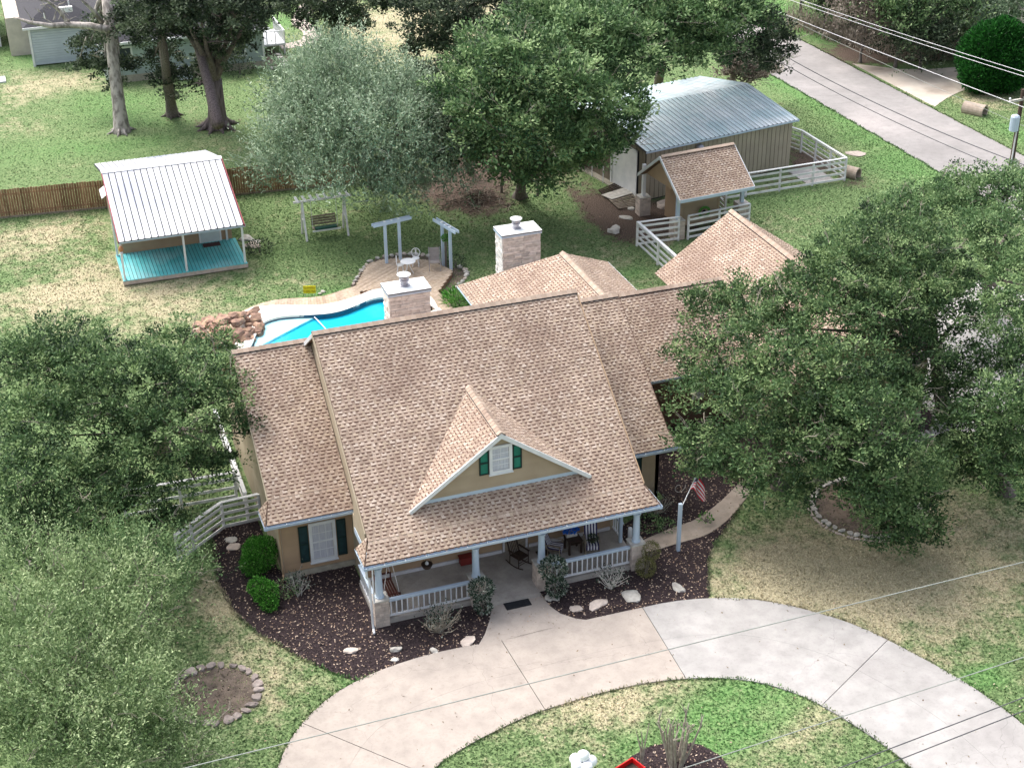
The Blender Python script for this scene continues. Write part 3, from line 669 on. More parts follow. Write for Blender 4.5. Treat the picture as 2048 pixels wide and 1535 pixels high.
# main roof front: hipped returns at the two lower corners
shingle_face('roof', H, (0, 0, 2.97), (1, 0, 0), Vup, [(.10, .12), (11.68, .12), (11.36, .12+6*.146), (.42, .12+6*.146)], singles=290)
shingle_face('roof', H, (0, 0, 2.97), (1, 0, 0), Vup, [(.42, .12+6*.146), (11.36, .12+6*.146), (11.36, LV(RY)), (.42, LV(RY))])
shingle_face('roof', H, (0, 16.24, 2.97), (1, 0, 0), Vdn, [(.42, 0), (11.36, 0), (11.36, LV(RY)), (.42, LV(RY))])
# small hip returns at the ends of the porch eave
shingle_face('roof_return', H, (.05, 0, 3.01), (0, -1, 0), (.37, 0, .63), [(-1.32, 0), (-.08, 0), (-.98, .73)], thick=.03)
shingle_face('roof_return', H, (11.75, 0, 3.01), (0, 1, 0), (-.38, 0, .55), [(.08, 0), (1.25, 0), (.90, .67)], thick=.03)
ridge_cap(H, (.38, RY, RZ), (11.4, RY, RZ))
gutter(H, [(0.0, 1.35, 2.97), (0.0, 0.0, 2.97), (11.82, 0.0, 2.97), (11.82, 1.3, 2.97)])
# walls of the main block
x0, x1, yb = .65, 11.1, 14.6
def gable_wall(name, x, y0, y1, z0, ya, za, m, th=.16, sgn=1, ym=None):
    pts = [(x, y0, z0), (x, y1, z0), (x, y1, za(y1)), (x, ym, za(ym)), (x, y0, za(y0))] if ym is not None else [(x, y0, z0), (x, y1, z0), (x, y1, za(y1)), (x, y0, za(y0))]
    return MB().solid(pts, (th*sgn, 0, 0)).build(name, m, H)
roofu = lambda y: (zr(y) if y <= RY else RZ-SL*(y-RY))-.15
gable_wall('wall', x0, 3.0, yb, 0, None, roofu, tanw, ym=RY)
gable_wall('wall', x1, 3.0, yb, 0, None, roofu, tanw, sgn=-1, ym=RY)
MB().box(x0+.16, x1-.16, yb-.16, yb, 0, zr(1.6)).build('wall', tanw, H)
pw = MB().box(x0+.16, 6.3, 3.0, 3.16, .2, 3.9).build('wall', tan, H)
siding(pw, (x0+.16, 3.0, 0), (6.3, 3.0, 0), .36, 3.0, tan)
pw = MB().box(7.4, x1-.16, 3.0, 3.16, .2, 3.9).build('wall', tan, H)
siding(pw, (7.4, 3.0, 0), (x1-.16, 3.0, 0), .36, 3.0, tan)
MB().box(6.3, 7.4, 3.05, 3.16, .2, 3.9).build('wall', tan, H)
# fascia at the main gable ends and the barge boards
def barge(xc, y0, y1, z0f, m=trim, w_=.05, h=.19):
    pts = [(xc, y0, z0f(y0)-.02), (xc, y1, z0f(y1)-.02), (xc, y1, z0f(y1)-h-.02), (xc, y0, z0f(y0)-h-.02)]
    return MB().solid(pts, (w_, 0, 0)).build('barge_board', m, H)
rf = lambda y: zr(y) if y <= RY else RZ-SL*(y-RY)
barge(.36, 1.1, RY, rf, tanw); barge(11.38, .9, RY, rf, tan); barge(.36, RY, 16.2, rf, trim); barge(11.38, RY, 16.2, rf, trim)
MB().box(.42, .65, 3.0, 3.2, 2.5, 3.3).build('soffit', tanw, H)
# porch ceiling, beam, floor
MB().box(.45, 11.35, .35, 3.0, 2.80, 2.86).build('porch_ceiling', white, H)
MB().box(.35, 11.45, .50, .70, 2.52, 2.80).build('porch_beam', bluewhite, H)
MB().box(.40, .58, .70, 3.0, 2.52, 2.80).build('porch_beam', bluewhite, H)
MB().box(10.95, 11.13, .70, 3.0, 2.52, 2.80).build('porch_beam', bluewhite, H)
MB().solid([(.42, .6, 2.8), (.42, 3.0, 2.8), (.42, 3.0, zr(3)-.16), (.42, 1.0, zr(1)-.16)], (.1, 0, 0)).build('wall', tanw, H)
MB().solid([(11.2, .6, 2.8), (11.2, 4.6, 2.8), (11.2, 4.6, zr(4.6)-.16), (11.2, 1.0, zr(1)-.16)], (.1, 0, 0)).build('wall', tanw, H)
MB().prism([(.45, .38), (4.72, .38), (4.72, 0.0), (6.78, -.05), (6.78, .38), (11.15, .38), (11.15, 3.0), (.45, 3.0)], 0, .2).build('porch_floor', porchc, H)
MB().box(.82, 6.28, 2.94, 2.995, .2, .34).build('base_board', cream, H); MB().box(7.42, 10.92, 2.94, 2.995, .2, .34).build('base_board', cream, H)
# front door (in shade behind the eave)
d = MB().box(6.42, 7.28, 3.0, 3.045, .2, 2.35).build('front_door', greywood, H); MB().ball((6.52, 2.97, 1.25), .035).build('door_knob', steel, d)
for a, b_ in ((6.32, 6.41), (7.29, 7.38)): MB().box(a, b_, 2.98, 3.05, .2, 2.45).build('door_frame', cream, H)
# stone piers, columns, railings
PX = [.36, 4.12, 6.76, 10.70]
for i, px in enumerate(PX):
    y0 = .25; pt = 1.16
    pr = stone_block('stone_pier', H, H, px, px+.57, y0, y0+.55, 0, pt, stonem, found, .13, .16, .34, 'fblr', seed=20+i)
    MB().box(px-.02, px+.59, y0-.02, y0+.57, pt, pt+.05).build('pier_cap', rockm, pr)
    cx, cy = px+.285, y0+.29
    c = MB().lathe((cx, cy, pt+.05), [(.175, 0), (.175, .05), (.15, .07), (.145, .12), (.125, 1.2), (.14, 1.24), (.165, 1.26), (.165, 2.52-pt-.05)], 20).build('porch_column', bluewhite, H, smooth=False)
def railing(p, q, zb, zt, n, parent, m=bluewhite, m2=trim):
    p = Vector(p); q = Vector(q); z = Vector((0, 0, 1))
    rl = MB().beam(p+z*zt, q+z*zt, .13, .06).build('railing', m, parent)
    MB().beam(p+z*(zt-.07), q+z*(zt-.07), .05, .08).build('under_rail', m, rl)
    MB().beam(p+z*zb, q+z*zb, .07, .07).build('bottom_rail', m2, rl)
    for i in range(n):
        c = p.lerp(q, (i+.5)/n); piece('baluster', m2, c+z*(zb+.035), c+z*(zt-.11), .045, .045, rl)
railing((.93, .46, 0), (4.12, .46, 0), .33, 1.06, 15, H); railing((7.33, .46, 0), (10.70, .46, 0), .33, 1.06, 16, H)
railing((.50, .80, 0), (.50, 2.95, 0), .33, 1.06, 9, H); railing((11.05, 2.0, 0), (11.05, 2.95, 0), .33, 1.06, 5, H)
piece('corner_post', bluewhite, (10.98, 2.0, .2), (10.98, 2.0, 2.55), .12, .12, H); piece('corner_post', trim, (11.05, 1.25, .2), (11.05, 1.25, 1.35), .13, .13, H)
MB().tube([(.10, .05, 2.86), (.12, .12, 2.5), (.22, .17, 2.3), (.24, .17, .35), (.24, .1, .15), (.2, -.12, .1)], .045, 8).build('downspout', trim, H)
MB().tube([(-2.22, 4.42, 2.7), (-2.22, 4.42, .3), (-2.3, 4.2, .12)], .04, 8).build('downspout', tan, H)
MB().tube([(.36, .22, 2.8), (.36, .22, 1.2)], .03, 6).build('downspout', white, H)

# left wing
WX0, WX1, WY = -2.47, .62, 3.79
zw = lambda y: 2.97+SL*(y-WY)
WR = 10.1
shingle_face('roof', H, (0, WY, 2.97), (1, 0, 0), Vup, [(WX0-.26, .1), (WX1, .1), (WX1, .1+7*.146), (WX0, .1+7*.146)])
shingle_face('roof', H, (0, WY, 2.97), (1, 0, 0), Vup, [(WX0, .1+7*.146), (WX1, .1+7*.146), (WX1, LV(WR-WY)), (WX0, LV(WR-WY))])
shingle_face('roof', H, (0, WR+WR-WY, 2.97), (1, 0, 0), Vdn, [(WX0, 0), (WX1, 0), (WX1, LV(WR-WY)), (WX0, LV(WR-WY))])
shingle_face('roof_return', H, (WX0-.34, 0, 3.01), (0, -1, 0), (.34, 0, .60), [(-(WY+1.28), 0), (-(WY+.08), 0), (-(WY+.98), .69)], thick=.03)
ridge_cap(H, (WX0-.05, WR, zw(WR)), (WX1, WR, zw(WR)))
gutter(H, [(WX0-.39, WY+1.3, 2.97), (WX0-.39, WY, 2.97), (.60, WY, 2.97)])
wu = lambda y: (zw(y) if y <= WR else zw(WR)-SL*(y-WR))-.14
gable_wall('wall', -2.2, 4.5, 15.6, 0, None, wu, tanw, ym=WR)
MB().solid([(WX0+.01, 4.7, wu(4.7)+.1), (WX0+.01, WR, wu(WR)+.1), (WX0+.01, WR, wu(WR)-.08), (WX0+.01, 4.7, wu(4.7)-.08)], (-.05, 0, 0)).build('barge_board', mat('barge_tan', (.52, .45, .33), None, 1, .7), H)
lw = MB().box(-2.04, .65, 4.5, 4.66, 0, 2.85).build('wall', tan, H)
siding(lw, (-2.2, 4.5, 0), (.65, 4.5, 0), .30, 2.82, tan, step=.165)
MB().box(-2.24, .66, 4.44, 4.5, 0, .27).build('foundation_strip', found, H)
piece('corner_board', tanw, (-2.2, 4.47, .27), (-2.2, 4.47, 2.8), .10, .07, H)
MB().box(WX0-.2, .62, WY+.12, 4.5, 2.80, 2.84).build('soffit', trim, H)
window(H, (-.56, 4.465, 1.455), (1, 0, 0), (0, -1, 0), 1.06, 1.82, trim, 3, 4, .13)
shutter(H, (-1.31, 4.46, 1.47), (1, 0, 0), (0, -1, 0), .37, 1.66, shutf, shutd); shutter(H, (.19, 4.46, 1.47), (1, 0, 0), (0, -1, 0), .37, 1.66, shutf, shutd)

# right wing
shingle_face('roof', H, (0, 3.7, 2.97), (1, 0, 0), Vup, [(11.2, .1), (14.28, .1), (14.02, .1+5*.146), (11.2, .1+5*.146)])
shingle_face('roof', H, (0, 3.7, 2.97), (1, 0, 0), Vup, [(11.2, .1+5*.146), (14.02, .1+5*.146), (14.02, LV(6.14)), (11.2, LV(6.14))])
shingle_face('roof', H, (0, 3.7+12.28, 2.97), (1, 0, 0), Vdn, [(11.3, 0), (14.02, 0), (14.02, LV(6.14)), (11.3, LV(6.14))])
z2 = lambda y: 2.97+SL*(y-3.7)
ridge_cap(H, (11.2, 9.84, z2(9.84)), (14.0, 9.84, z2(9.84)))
gutter(H, [(11.1, 3.7, 2.97), (14.43, 3.7, 2.97), (14.43, 4.9, 2.97)])
shingle_face('roof_return', H, (14.38, 0, 3.01), (0, 1, 0), (-.36, 0, .52), [(3.78, 0), (4.9, 0), (4.5, .63)], thick=.03)
gable_wall('wall', 13.8, 4.6, 15.2, 0, None, lambda y: (z2(y) if y <= 9.84 else z2(9.84)-SL*(y-9.84))-.14, tan, sgn=-1, ym=9.84)
MB().solid([(14.03, 4.5, z2(4.5)-.02), (14.03, 9.84, z2(9.84)-.02), (14.03, 9.84, z2(9.84)-.2), (14.03, 4.5, z2(4.5)-.2)], (.04, 0, 0)).build('barge_board', SHB, H)
rw = MB().box(11.1, 13.8, 4.6, 4.76, 0, 2.85).build('wall', tan2, H)
MB().box(11.1, 14.3, 3.85, 4.6, 2.80, 2.84).build('soffit', trim, H)
window(H, (12.0, 4.58, 1.46), (1, 0, 0), (0, -1, 0), 1.06, 1.82, trim, 3, 4, .13); shutter(H, (12.78, 4.57, 1.47), (1, 0, 0), (0, -1, 0), .42, 2.0, shutf, shutd)
# second right wing behind, with its own eave
shingle_face('roof', H, (0, 9.2, 2.97), (1, 0, 0), Vup, [(13.2, 0), (20.6, 0), (20.6, LV(3.75)), (13.2, LV(3.75))])
shingle_face('roof', H, (0, 16.7, 2.97), (1, 0, 0), Vdn, [(13.2, 0), (20.6, 0), (20.6, LV(3.75)), (13.2, LV(3.75))])
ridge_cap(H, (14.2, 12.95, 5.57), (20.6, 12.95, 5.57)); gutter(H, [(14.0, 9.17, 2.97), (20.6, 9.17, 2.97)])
MB().box(14.0, 20.8, 9.95, 10.1, 0, 2.9).build('wall', mat('red_brown_wall', (.19, .12, .085), (.15, .095, .07), 1.5, .85), H)
MB().box(15.1, 15.95, 9.88, 9.94, .1, 2.3).build('entry_opening', darkgap, H); MB().box(17.9, 18.5, 9.9, 9.94, 1.2, 2.1).build('window', trim, H)
MB().box(14.0, 20.8, 9.3, 9.95, 2.84, 2.88).build('soffit', trim, H)
# back wing with hipped end
BX0, BX1, BYE, BZ = 10.4, 18.5, 21.35, 3.2; BC = (BX0+BX1)/2; BH = (BX1-BX0)/2; sl2 = .69; c2 = 1/math.sqrt(1+sl2**2); BR = BZ+BH*sl2
shingle_face('roof', H, (BX0, 0, BZ), (0, -1, 0), (1, 0, sl2), [(-BYE, 0), (-13.2, 0), (-12.3, BH/c2), (-(BYE-BH), BH/c2)])
shingle_face('roof', H, (BX1, 0, BZ), (0, 1, 0), (-1, 0, sl2), [(15.9, 0), (BYE, 0), (BYE-BH, BH/c2), (12.3, BH/c2)])
shingle_face('roof', H, (0, BYE, BZ), (-1, 0, 0), (0, -1, sl2), [(-BX1, 0), (-BX0, 0), (-BC, BH/c2)])
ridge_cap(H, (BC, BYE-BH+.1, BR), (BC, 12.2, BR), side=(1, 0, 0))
gutter(H, [(BX0-.05, BYE, BZ), (BX0-.05, 14.8, BZ)], m=trim); gutter(H, [(BX1+.05, 16, BZ), (BX1+.05, BYE, BZ)], m=trim)
MB().box(BX0+.5, BX1-.5, 14.0, BYE-.5, 0, BZ-.05).build('wall', tanw, H)
# garage wing on the far right, ridge running away from the camera
GXc, GH = 24.3, 4.1
for sgn in (-1, 1):
    P0 = (GXc+sgn*GH, 0, 3.2); shingle_face('roof', H, P0, (0, sgn, 0), (-sgn, 0, sl2), [(6.0*sgn, 0), (19.2*sgn, 0), (19.2*sgn, GH/c2), (6.0*sgn, GH/c2)])
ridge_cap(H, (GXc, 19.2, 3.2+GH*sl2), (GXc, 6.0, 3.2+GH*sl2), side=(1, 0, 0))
MB().box(GXc-3.6, GXc+3.6, 6.5, 18.8, 0, 3.1).build('wall', tanw, H)
for y in (6.5, 18.65): MB().solid([(GXc-3.6, y, 3.1), (GXc+3.6, y, 3.1), (GXc, y, 3.1+3.6*sl2)], (0, .15, 0)).build('wall', tanw, H)
MB().box(GXc+3.61, GXc+3.66, 8, 10.6, .05, 2.4).build('garage_door', white, H)

# dormer on the main roof
DC, DYF, DZR = 5.80, 1.66, 6.62
yv = (DZR-2.97)/SL
dsl = (DZR-zr(1.6))/3.55
for sgn in (-1, 1):
    A = Vector((DC, 1.45, DZR)); Bp = Vector((DC, yv, DZR)); zf = zr(1.62)-.02; Cc = Vector((DC+sgn*3.62, 1.45, DZR-3.62*dsl))
    U = Vector((0, -1, 0)) if sgn < 0 else Vector((0, 1, 0)); Vv = Vector((-sgn, 0, dsl)).normalized(); ln = math.sqrt(3.62**2+(3.62*dsl)**2)
    O = Vector((Cc.x, 0, Cc.z)); yb_ = (Cc.z-2.97)/SL
    pts = [(U.y*1.45, 0), (U.y*max(yb_+.03, 1.5), 0), (U.y*(yv+.05), ln), (U.y*1.45, ln)]
    shingle_face('roof', H, O, U, Vv, pts, thick=.06)
    MB().solid([A+Vector((0, 0, .03)), Cc+Vector((0, 0, .03)), Cc+Vector((-sgn*.02, 0, -.14)), A+Vector((0, 0, -.18))], (0, -.05, 0)).build('barge_board', white, H)
ridge_cap(H, (DC, 1.42, DZR+.02), (DC, yv+.1, DZR+.02), side=(1, 0, 0))
zb = zr(DYF)
dwl = MB().solid([(DC-3.35, DYF, zb), (DC+3.35, DYF, zb), (DC, DYF, DZR-.12)], (0, .1, 0)).build('wall', tan2, H)
ds2 = (DZR-.12-zb)/3.35
siding(dwl, (DC-3.35, DYF, 0), (DC+3.35, DYF, 0), zb+.12, DZR-.25, tan2, step=.19, proud=.012, clipf=lambda z: (max(0, (z+.06-zb)/ds2), 6.7-max(0, (z+.06-zb)/ds2)) if (z+.1-zb)/ds2 < 3.3 else None)
MB().solid([(DC-3.3, DYF-.03, zb-.04), (DC+3.3, DYF-.03, zb-.04), (DC+3.0, DYF-.03, zb+.14), (DC-3.0, DYF-.03, zb+.14)], (0, .04, 0)).build('base_trim', bluewhite, H)
window(H, (5.83, DYF-.02, 5.45), (1, 0, 0), (0, -1, 0), .90, 1.20, white, 2, 4, .12, pane_m=curtain)
shutter(H, (5.17, DYF-.02, 5.40), (1, 0, 0), (0, -1, 0), .38, 1.02, shutf, shut); shutter(H, (6.48, DYF-.02, 5.42), (1, 0, 0), (0, -1, 0), .36, 1.06, shutf, shut)

# chimneys
def chimney(x0, x1, y0, y1, zt, seed):
    c = stone_block('chimney', H, H, x0, x1, y0, y1, 0, zt-.12, stonef, found, .12, .22, .75, 'fl', j=.014, proud=.08, seed=seed)
    MB().box(x0-.04, x1+.04, y0-.04, y1+.04, zt-.16, zt-.05).build('chimney_trim', bluewhite, c)
    MB().box(x0-.055, x1+.055, y0-.055, y1+.055, zt-.05, zt-.01).build('chimney_trim', darkgap, c)
    MB().box(x0-.05, x1+.05, y0-.05, y1+.05, zt-.01, zt+.02).build('chimney_cap', capw, c)
    cx, cy = x0+(x1-x0)*.47, (y0+y1)/2+.05
    f = MB().lathe((cx, cy, zt+.02), [(.26, 0), (.26, .03), (.17, .05), (.17, .20), (.22, .22), (.22, .28), (.17, .30), (.17, .36), (.23, .38), (.23, .44), (.15, .46), (.15, .52)], 20).build('flue', steel, c)
    MB().lathe((cx, cy, zt+.52), [(.29, 0), (.31, .03), (.22, .07), (.04, .09)], 24).build('flue_cap', capw, c)
chimney(5.0, 6.88, 14.0, 15.15, 6.87, 5)
chimney(12.98, 15.05, 21.9, 23.1, 5.27, 6)
MB().lathe((6.0, 13.9, 5.35), [(.06, 0), (.12, .18), (.15, .2), (.15, .24)], 12).build('wall_pot', terr, H)

# ------------------------------------------------------------------ porch things
PF = .2
def rocking_chair(name, label, loc, rz, wood, cushion=None, group='rocking chairs on the porch'):
    t = thing(name, label, 'rocking chair', loc, rz, group); X = WM[t.name]
    def T(*p): return tuple(X @ Vector(p))
    b = MB()
    for s in (-1, 1):
        pts = [T(s*.27, -.48+.96*i/8, .015+.10*((i/8-.5)*2)**2) for i in range(9)]
        MB().tube(pts, .022, 6).build('rocker', wood, t)
        for yy, zz in ((-.25, .42), (.25, .42)): MB().cyl(T(s*.27, yy, .05), T(s*.27, yy*.95, zz+.2 if yy < 0 else zz), .02, n=6).build('leg', wood, t)
        MB().tube([T(s*.25, .24, .40), T(s*.25, .36, .8), T(s*.25, .48, 1.12)], .02, 6).build('back_post', wood, t)
        MB().beam(T(s*.28, -.28, .63), T(s*.28, .30, .65), .07, .025).build('arm', wood, t)
    seat = MB()
    for i in range(7): seat.beam(T(-.26, -.26+i*.08, .43), T(.26, -.26+i*.08, .43), .065, .02)
    seat.build('seat', wood if not cushion else wood, t)
    for i in range(6): MB().beam(T(-.2+i*.08, .25, .46), T(-.2+i*.08, .46, 1.06), .03, .012).build('back_slat', wood, t)
    MB().beam(T(-.27, .47, 1.10), T(.27, .47, 1.10), .03, .10).build('top_rail', wood, t)
    for zz in (.16, .27): MB().cyl(T(-.27, -.25, zz), T(.27, -.25, zz), .012, n=6).build('stretcher', wood, t)
    if cushion:
        b = MB(); n = 9
        prof = [(-.30, .30), (-.29, .475), (.0, .475), (.2, .50), (.30, .75), (.40, 1.0), (.45, 1.16)]
        for i in range(n):
            u0 = -.26+.52*i/n; u1 = u0+.52/n
            for (ya, za), (yb2, zb2) in zip(prof, prof[1:]):
                b.add([T(u0, ya, za), T(u1, ya, za), T(u1, yb2, zb2), T(u0, yb2, zb2), T(u0, ya+.01, za-.035), T(u1, ya+.01, za-.035), T(u1, yb2+.03, zb2-.02), T(u0, yb2+.03, zb2-.02)],
                      [(0, 1, 2, 3), (4, 7, 6, 5), (0, 4, 5, 1), (3, 2, 6, 7), (1, 5, 6, 2), (0, 3, 7, 4)], i % 2)
        b.build('striped_cushion', [stripeb, cream], t)
    return t
p = at(1040, 1130, PF); rocking_chair('rocking_chair', 'dark wooden rocking chair without cushion, facing the porch steps', (p.x, p.y+.1, PF), math.radians(25), darkwood)
p = at(1112, 1110, PF); rocking_chair('rocking_chair', 'rocking chair with striped cushion behind the third porch column', (p.x-.05, p.y, PF), math.radians(58), greywood, True)
p = at(1185, 1105, PF); rc = rocking_chair('rocking_chair', 'rocking chair with striped cushion and a plant on its seat', (p.x, p.y+.1, PF), math.radians(-14), greywood, True)
# potted plant on that seat
LEAFSETS = []
def leaf_quads(C, r, n, L, W_, seed, up=.5, flat=1.0):
    rs = np.random.RandomState(seed); d = rs.normal(size=(n, 3)); d /= np.linalg.norm(d, axis=1)[:, None]; P = np.array(C)+d*(np.array(r)*(rs.uniform(.55, 1, n)**.6)[:, None])
    a = d+rs.normal(size=(n, 3))*.6+np.array([0, 0, up]); a /= np.linalg.norm(a, axis=1)[:, None]
    q = np.cross(a, rs.normal(size=(n, 3))); q /= np.linalg.norm(q, axis=1)[:, None]
    l = (L*rs.uniform(.7, 1.3, n))[:, None]; w_ = (W_*rs.uniform(.7, 1.3, n))[:, None]
    V = np.stack([P, P+a*l*.5-q*w_*.5, P+a*l, P+a*l*.5+q*w_*.5], 1)
    return V, rs.uniform(0, 1, n)
def leaves_obj(name, parts, m, parent=None, **kw):
    V = np.concatenate([p_[0] for p_ in parts]).reshape(-1, 3); T = np.concatenate([p_[1] for p_ in parts]); n = len(T)
    return npmesh(name, V, np.arange(4*n).reshape(-1, 4), m, parent, dict(tone=('FACE', T)), **kw)
t = thing('potted_plant', 'small dark leafy plant on the striped rocking chair seat', 'plant', (p.x, p.y+.05, PF+.50))
MB().lathe((p.x, p.y+.02, PF+.50), [(.06, 0), (.09, .12), (.10, .13)], 12).build('pot', darkwood, t); leaves_obj('foliage', [leaf_quads((p.x, p.y+.02, PF+.68), (.2, .2, .12), 150, .10, .05, 3)], LF['dark'], t)
p = at(1146, 1100, PF)
t = thing('side_table', 'square grey wooden table between the striped rocking chairs', 'table', (p.x, p.y, PF)); X = WM[t.name]
for i in range(5): piece('table_board', darkwood, (p.x-.3, p.y-.26+i*.13, PF+.60), (p.x+.3, p.y-.26+i*.13, PF+.60), .12, .03, t)
for a in (-.25, .25):
    for c in (-.25, .25): piece('leg', darkwood, (p.x+a, p.y+c, PF), (p.x+a, p.y+c, PF+.58), .07, .07, t)
piece('apron', darkwood, (p.x-.25, p.y-.27, PF+.5), (p.x+.25, p.y-.27, PF+.5), .09, .03, t)
t = thing('flower_box', 'pale planter box full of blue flowers on the porch table', 'planter', (p.x, p.y+.18, PF+.62))
MB().box(p.x-.26, p.x+.2, p.y+.05, p.y+.25, PF+.62, PF+.78).build('box', rockm, t); leaves_obj('flowers', [leaf_quads((p.x-.03, p.y+.16, PF+.86), (.32, .16, .10), 300, .08, .06, 5)], blue, t)
# porch swing bench
p = at(797, 1178, PF); t = thing('swing_bench', 'dark red slatted porch swing at the left end of the porch', 'swing', (1.35, 1.6, PF+.4)); sx = 1.25
for i in range(6): piece('seat_slat', redbrown, (sx-.25+i*.10, .95, .62), (sx-.25+i*.10, 2.35, .62), .07, .025, t)
for i in range(9): y = 1.0+i*.165; piece('back_slat', redbrown, (sx-.30, y, .65), (sx-.48, y, 1.15), .08, .02, t, up=(0, 1, 0))
piece('top_rail', redbrown, (sx-.49, .93, 1.17), (sx-.49, 2.37, 1.17), .05, .08, t)
for y in (.97, 2.33):
    piece('arm', redbrown, (sx-.42, y, .88), (sx+.30, y, .88), .07, .03, t); piece('arm_post', redbrown, (sx+.28, y, .60), (sx+.28, y, .88), .05, .05, t); piece('frame', redbrown, (sx-.35, y, .58), (sx+.32, y, .58), .05, .05, t)
    for xx in (sx+.26, sx-.36): piece('rope', cream, (xx, y, .9), (sx-.05, y, 2.8), .018, .018, t)
p = at(930, 1118, PF); t = thing('red_bench', 'low red box against the porch back wall', 'box', (4.75, 2.7, PF))
MB().box(4.45, 5.05, 2.6, 2.88, PF+.04, PF+.34).build('box', red if False else mat('dull_red', (.22, .03, .025), None, 4, .6), t); MB().box(4.42, 5.08, 2.57, 2.9, PF+.34, PF+.38).build('lid', MATS['dull_red'], t)
t = thing('hanging_basket', 'dark bowl-shaped hanging basket below the porch eave', 'basket', (2.55, .9, 2.0)); c = Vector((2.62, .95, 1.72))
MB().lathe(c, [(.05, 0), (.16, .05), (.21, .16), (.22, .2)], 16).build('bowl', darkwood, t); MB().ball(c+Vector((0, 0, .22)), (.07, .07, .10)).build('candle', cream, t)
for k in range(3): a = k*2.1; MB().cyl(c+Vector((.2*math.cos(a), .2*math.sin(a), .2)), c+Vector((0, 0, .85)), .006, n=4).build('chain', darkwood, t)
for lab, q, wd, dp, m in (('dark doormat lying on the entry walk in front of the porch', (1034, 1206), 1.0, .55, blackm), ('patterned brown mat before the front door', (972, 1096), 1.1, .6, mat('brown_mat', (.14, .09, .07), (.26, .2, .16), 14, .9)), ('small dark mat at the side of the rocking chairs', (1086, 1106), .5, .4, darkwood)):
    p = at(q[0], q[1], PF if q[1] < 1190 else .05); z = (PF if q[1] < 1190 else .048)+.004; t = thing('doormat', lab, 'mat', (p.x, p.y, z))
    MB().box(p.x-wd/2, p.x+wd/2, p.y-dp/2, p.y+dp/2, z, z+.02).build('mat', m, t)
# flag on a post
p = at(1356, 1101); t = thing('flag_post', 'white post with red and white striped flag on an angled pole beside the side walk', 'flag', (p.x, p.y, 0))
top = 2.25; piece('post', bluewhite, (p.x, p.y, 0), (p.x, p.y, top), .13, .13, t)
e = p+Vector((1.05, .9, top+.42)); s0 = Vector((p.x+.07, p.y, top-.12)); MB().cyl(s0, e, .018, n=8).build('flag_pole', white, t); MB().ball(e, .05).build('finial', yellow if False else cream, t)
b = MB(); nU, nS = 10, 9; dirp = (e-s0).normalized()
for i in range(nU):
    for k in range(nS):
        def PT(u, s_):
            base = s0.lerp(e, .50)+dirp*(.80*s_)*(1-u*.55)+dirp*.45*u
            return base+Vector((.42*u+.05*math.sin(7*u+3*s_), -.12*u, .10*math.sin(min(u*3.2, 3.1))-1.15*max(u-.18, 0)**1.1))+Vector((0, .06*math.sin(9*u+5*s_), 0))
        q = [PT(i/nU, k/nS), PT(i/nU, (k+1)/nS), PT((i+1)/nU, (k+1)/nS), PT((i+1)/nU, k/nS)]
        b.add(q, [(0, 1, 2, 3)], 2 if (i < 4 and k > 5) else k % 2)
b.build('flag', [mat('flag_red', (.60, .02, .04), None, 4, .7), cream, stripeb], t, fix=False)
p = at(1356, 1012); t = thing('garden_spinner', 'coiled pale metal garden ornament in the dark mulch near the flag post', 'ornament', (p.x, p.y, 0))
MB().cyl((p.x, p.y, 0), (p.x, p.y, .9), .015, n=6).build('stake', darkwood, t); MB().tube([(p.x+math.cos(a*.5)*(.05+.02*a), p.y, .95+math.sin(a*.5)*(.05+.02*a)) for a in range(0, 14)], .015, 5).build('coil', rockm, t)

# ------------------------------------------------------------------ pool, coping, deck
def reg(z, *q): return [at(u, v, z) for u, v in q]
ZD = .30
water_edge = smooth_line(reg(ZD, (490, 720), (503, 690), (513, 668), (520, 652), (535, 641), (560, 634), (590, 631), (625, 630), (660, 627), (690, 620), (720, 608), (745, 598), (775, 594), (810, 597), (850, 605)), 4)
cop_edge = smooth_line(reg(ZD, (470, 690), (475, 645), (490, 622), (520, 613), (560, 611), (610, 611), (650, 609), (690, 600), (720, 590), (745, 580), (775, 577), (820, 582), (862, 594), (880, 625)), 4)
back = [Vector((9.5, 21.0, ZD)), Vector((8.6, 17.2, ZD)), Vector((1.0, 16.8, ZD)), Vector((-1.0, 19.5, ZD))]
basin = [tuple(p)[:2] for p in water_edge]+[tuple(p)[:2] for p in back]
pool = thing('swimming_pool', 'bright turquoise kidney-shaped swimming pool behind the house', 'pool', (4, 23, 0))
MB().prism(basin, .012, .03).build('basin_floor', poolfloor, pool)
shelf = reg(.1, (508, 700), (512, 668), (528, 650), (560, 641), (600, 638), (627, 637))+reg(.1, (560, 672), (530, 688))
MB().prism([(p.x, p.y) for p in shelf], .03, .14).build('tanning_shelf', poolshelf, pool)
b = MB()
for p, q in zip(water_edge, water_edge[1:]): b.add([(p.x, p.y, .02), (q.x, q.y, .02), (q.x, q.y, .31), (p.x, p.y, .31)], [(0, 1, 2, 3)])
for p, q in zip([water_edge[-1]]+back, back+[water_edge[0]]): b.add([(p.x, p.y, .02), (q.x, q.y, .02), (q.x, q.y, .31), (p.x, p.y, .31)], [(0, 1, 2, 3)])
b.build('waterline_tile', tilem, pool, fix=False)
ar = sum(basin[i][0]*basin[(i+1) % len(basin)][1]-basin[(i+1) % len(basin)][0]*basin[i][1] for i in range(len(basin)))
MB().add([(p[0], p[1], .20) for p in (basin if ar > 0 else basin[::-1])], [tuple(range(len(basin)))]).build('water', waterm, pool, fix=False)
hs = reg(.21, (629, 634), (640, 645), (655, 662), (664, 678), (690, 690)); MB().tube(smooth_line(hs, 5), .03, 6).build('cleaner_hose', cream, pool)
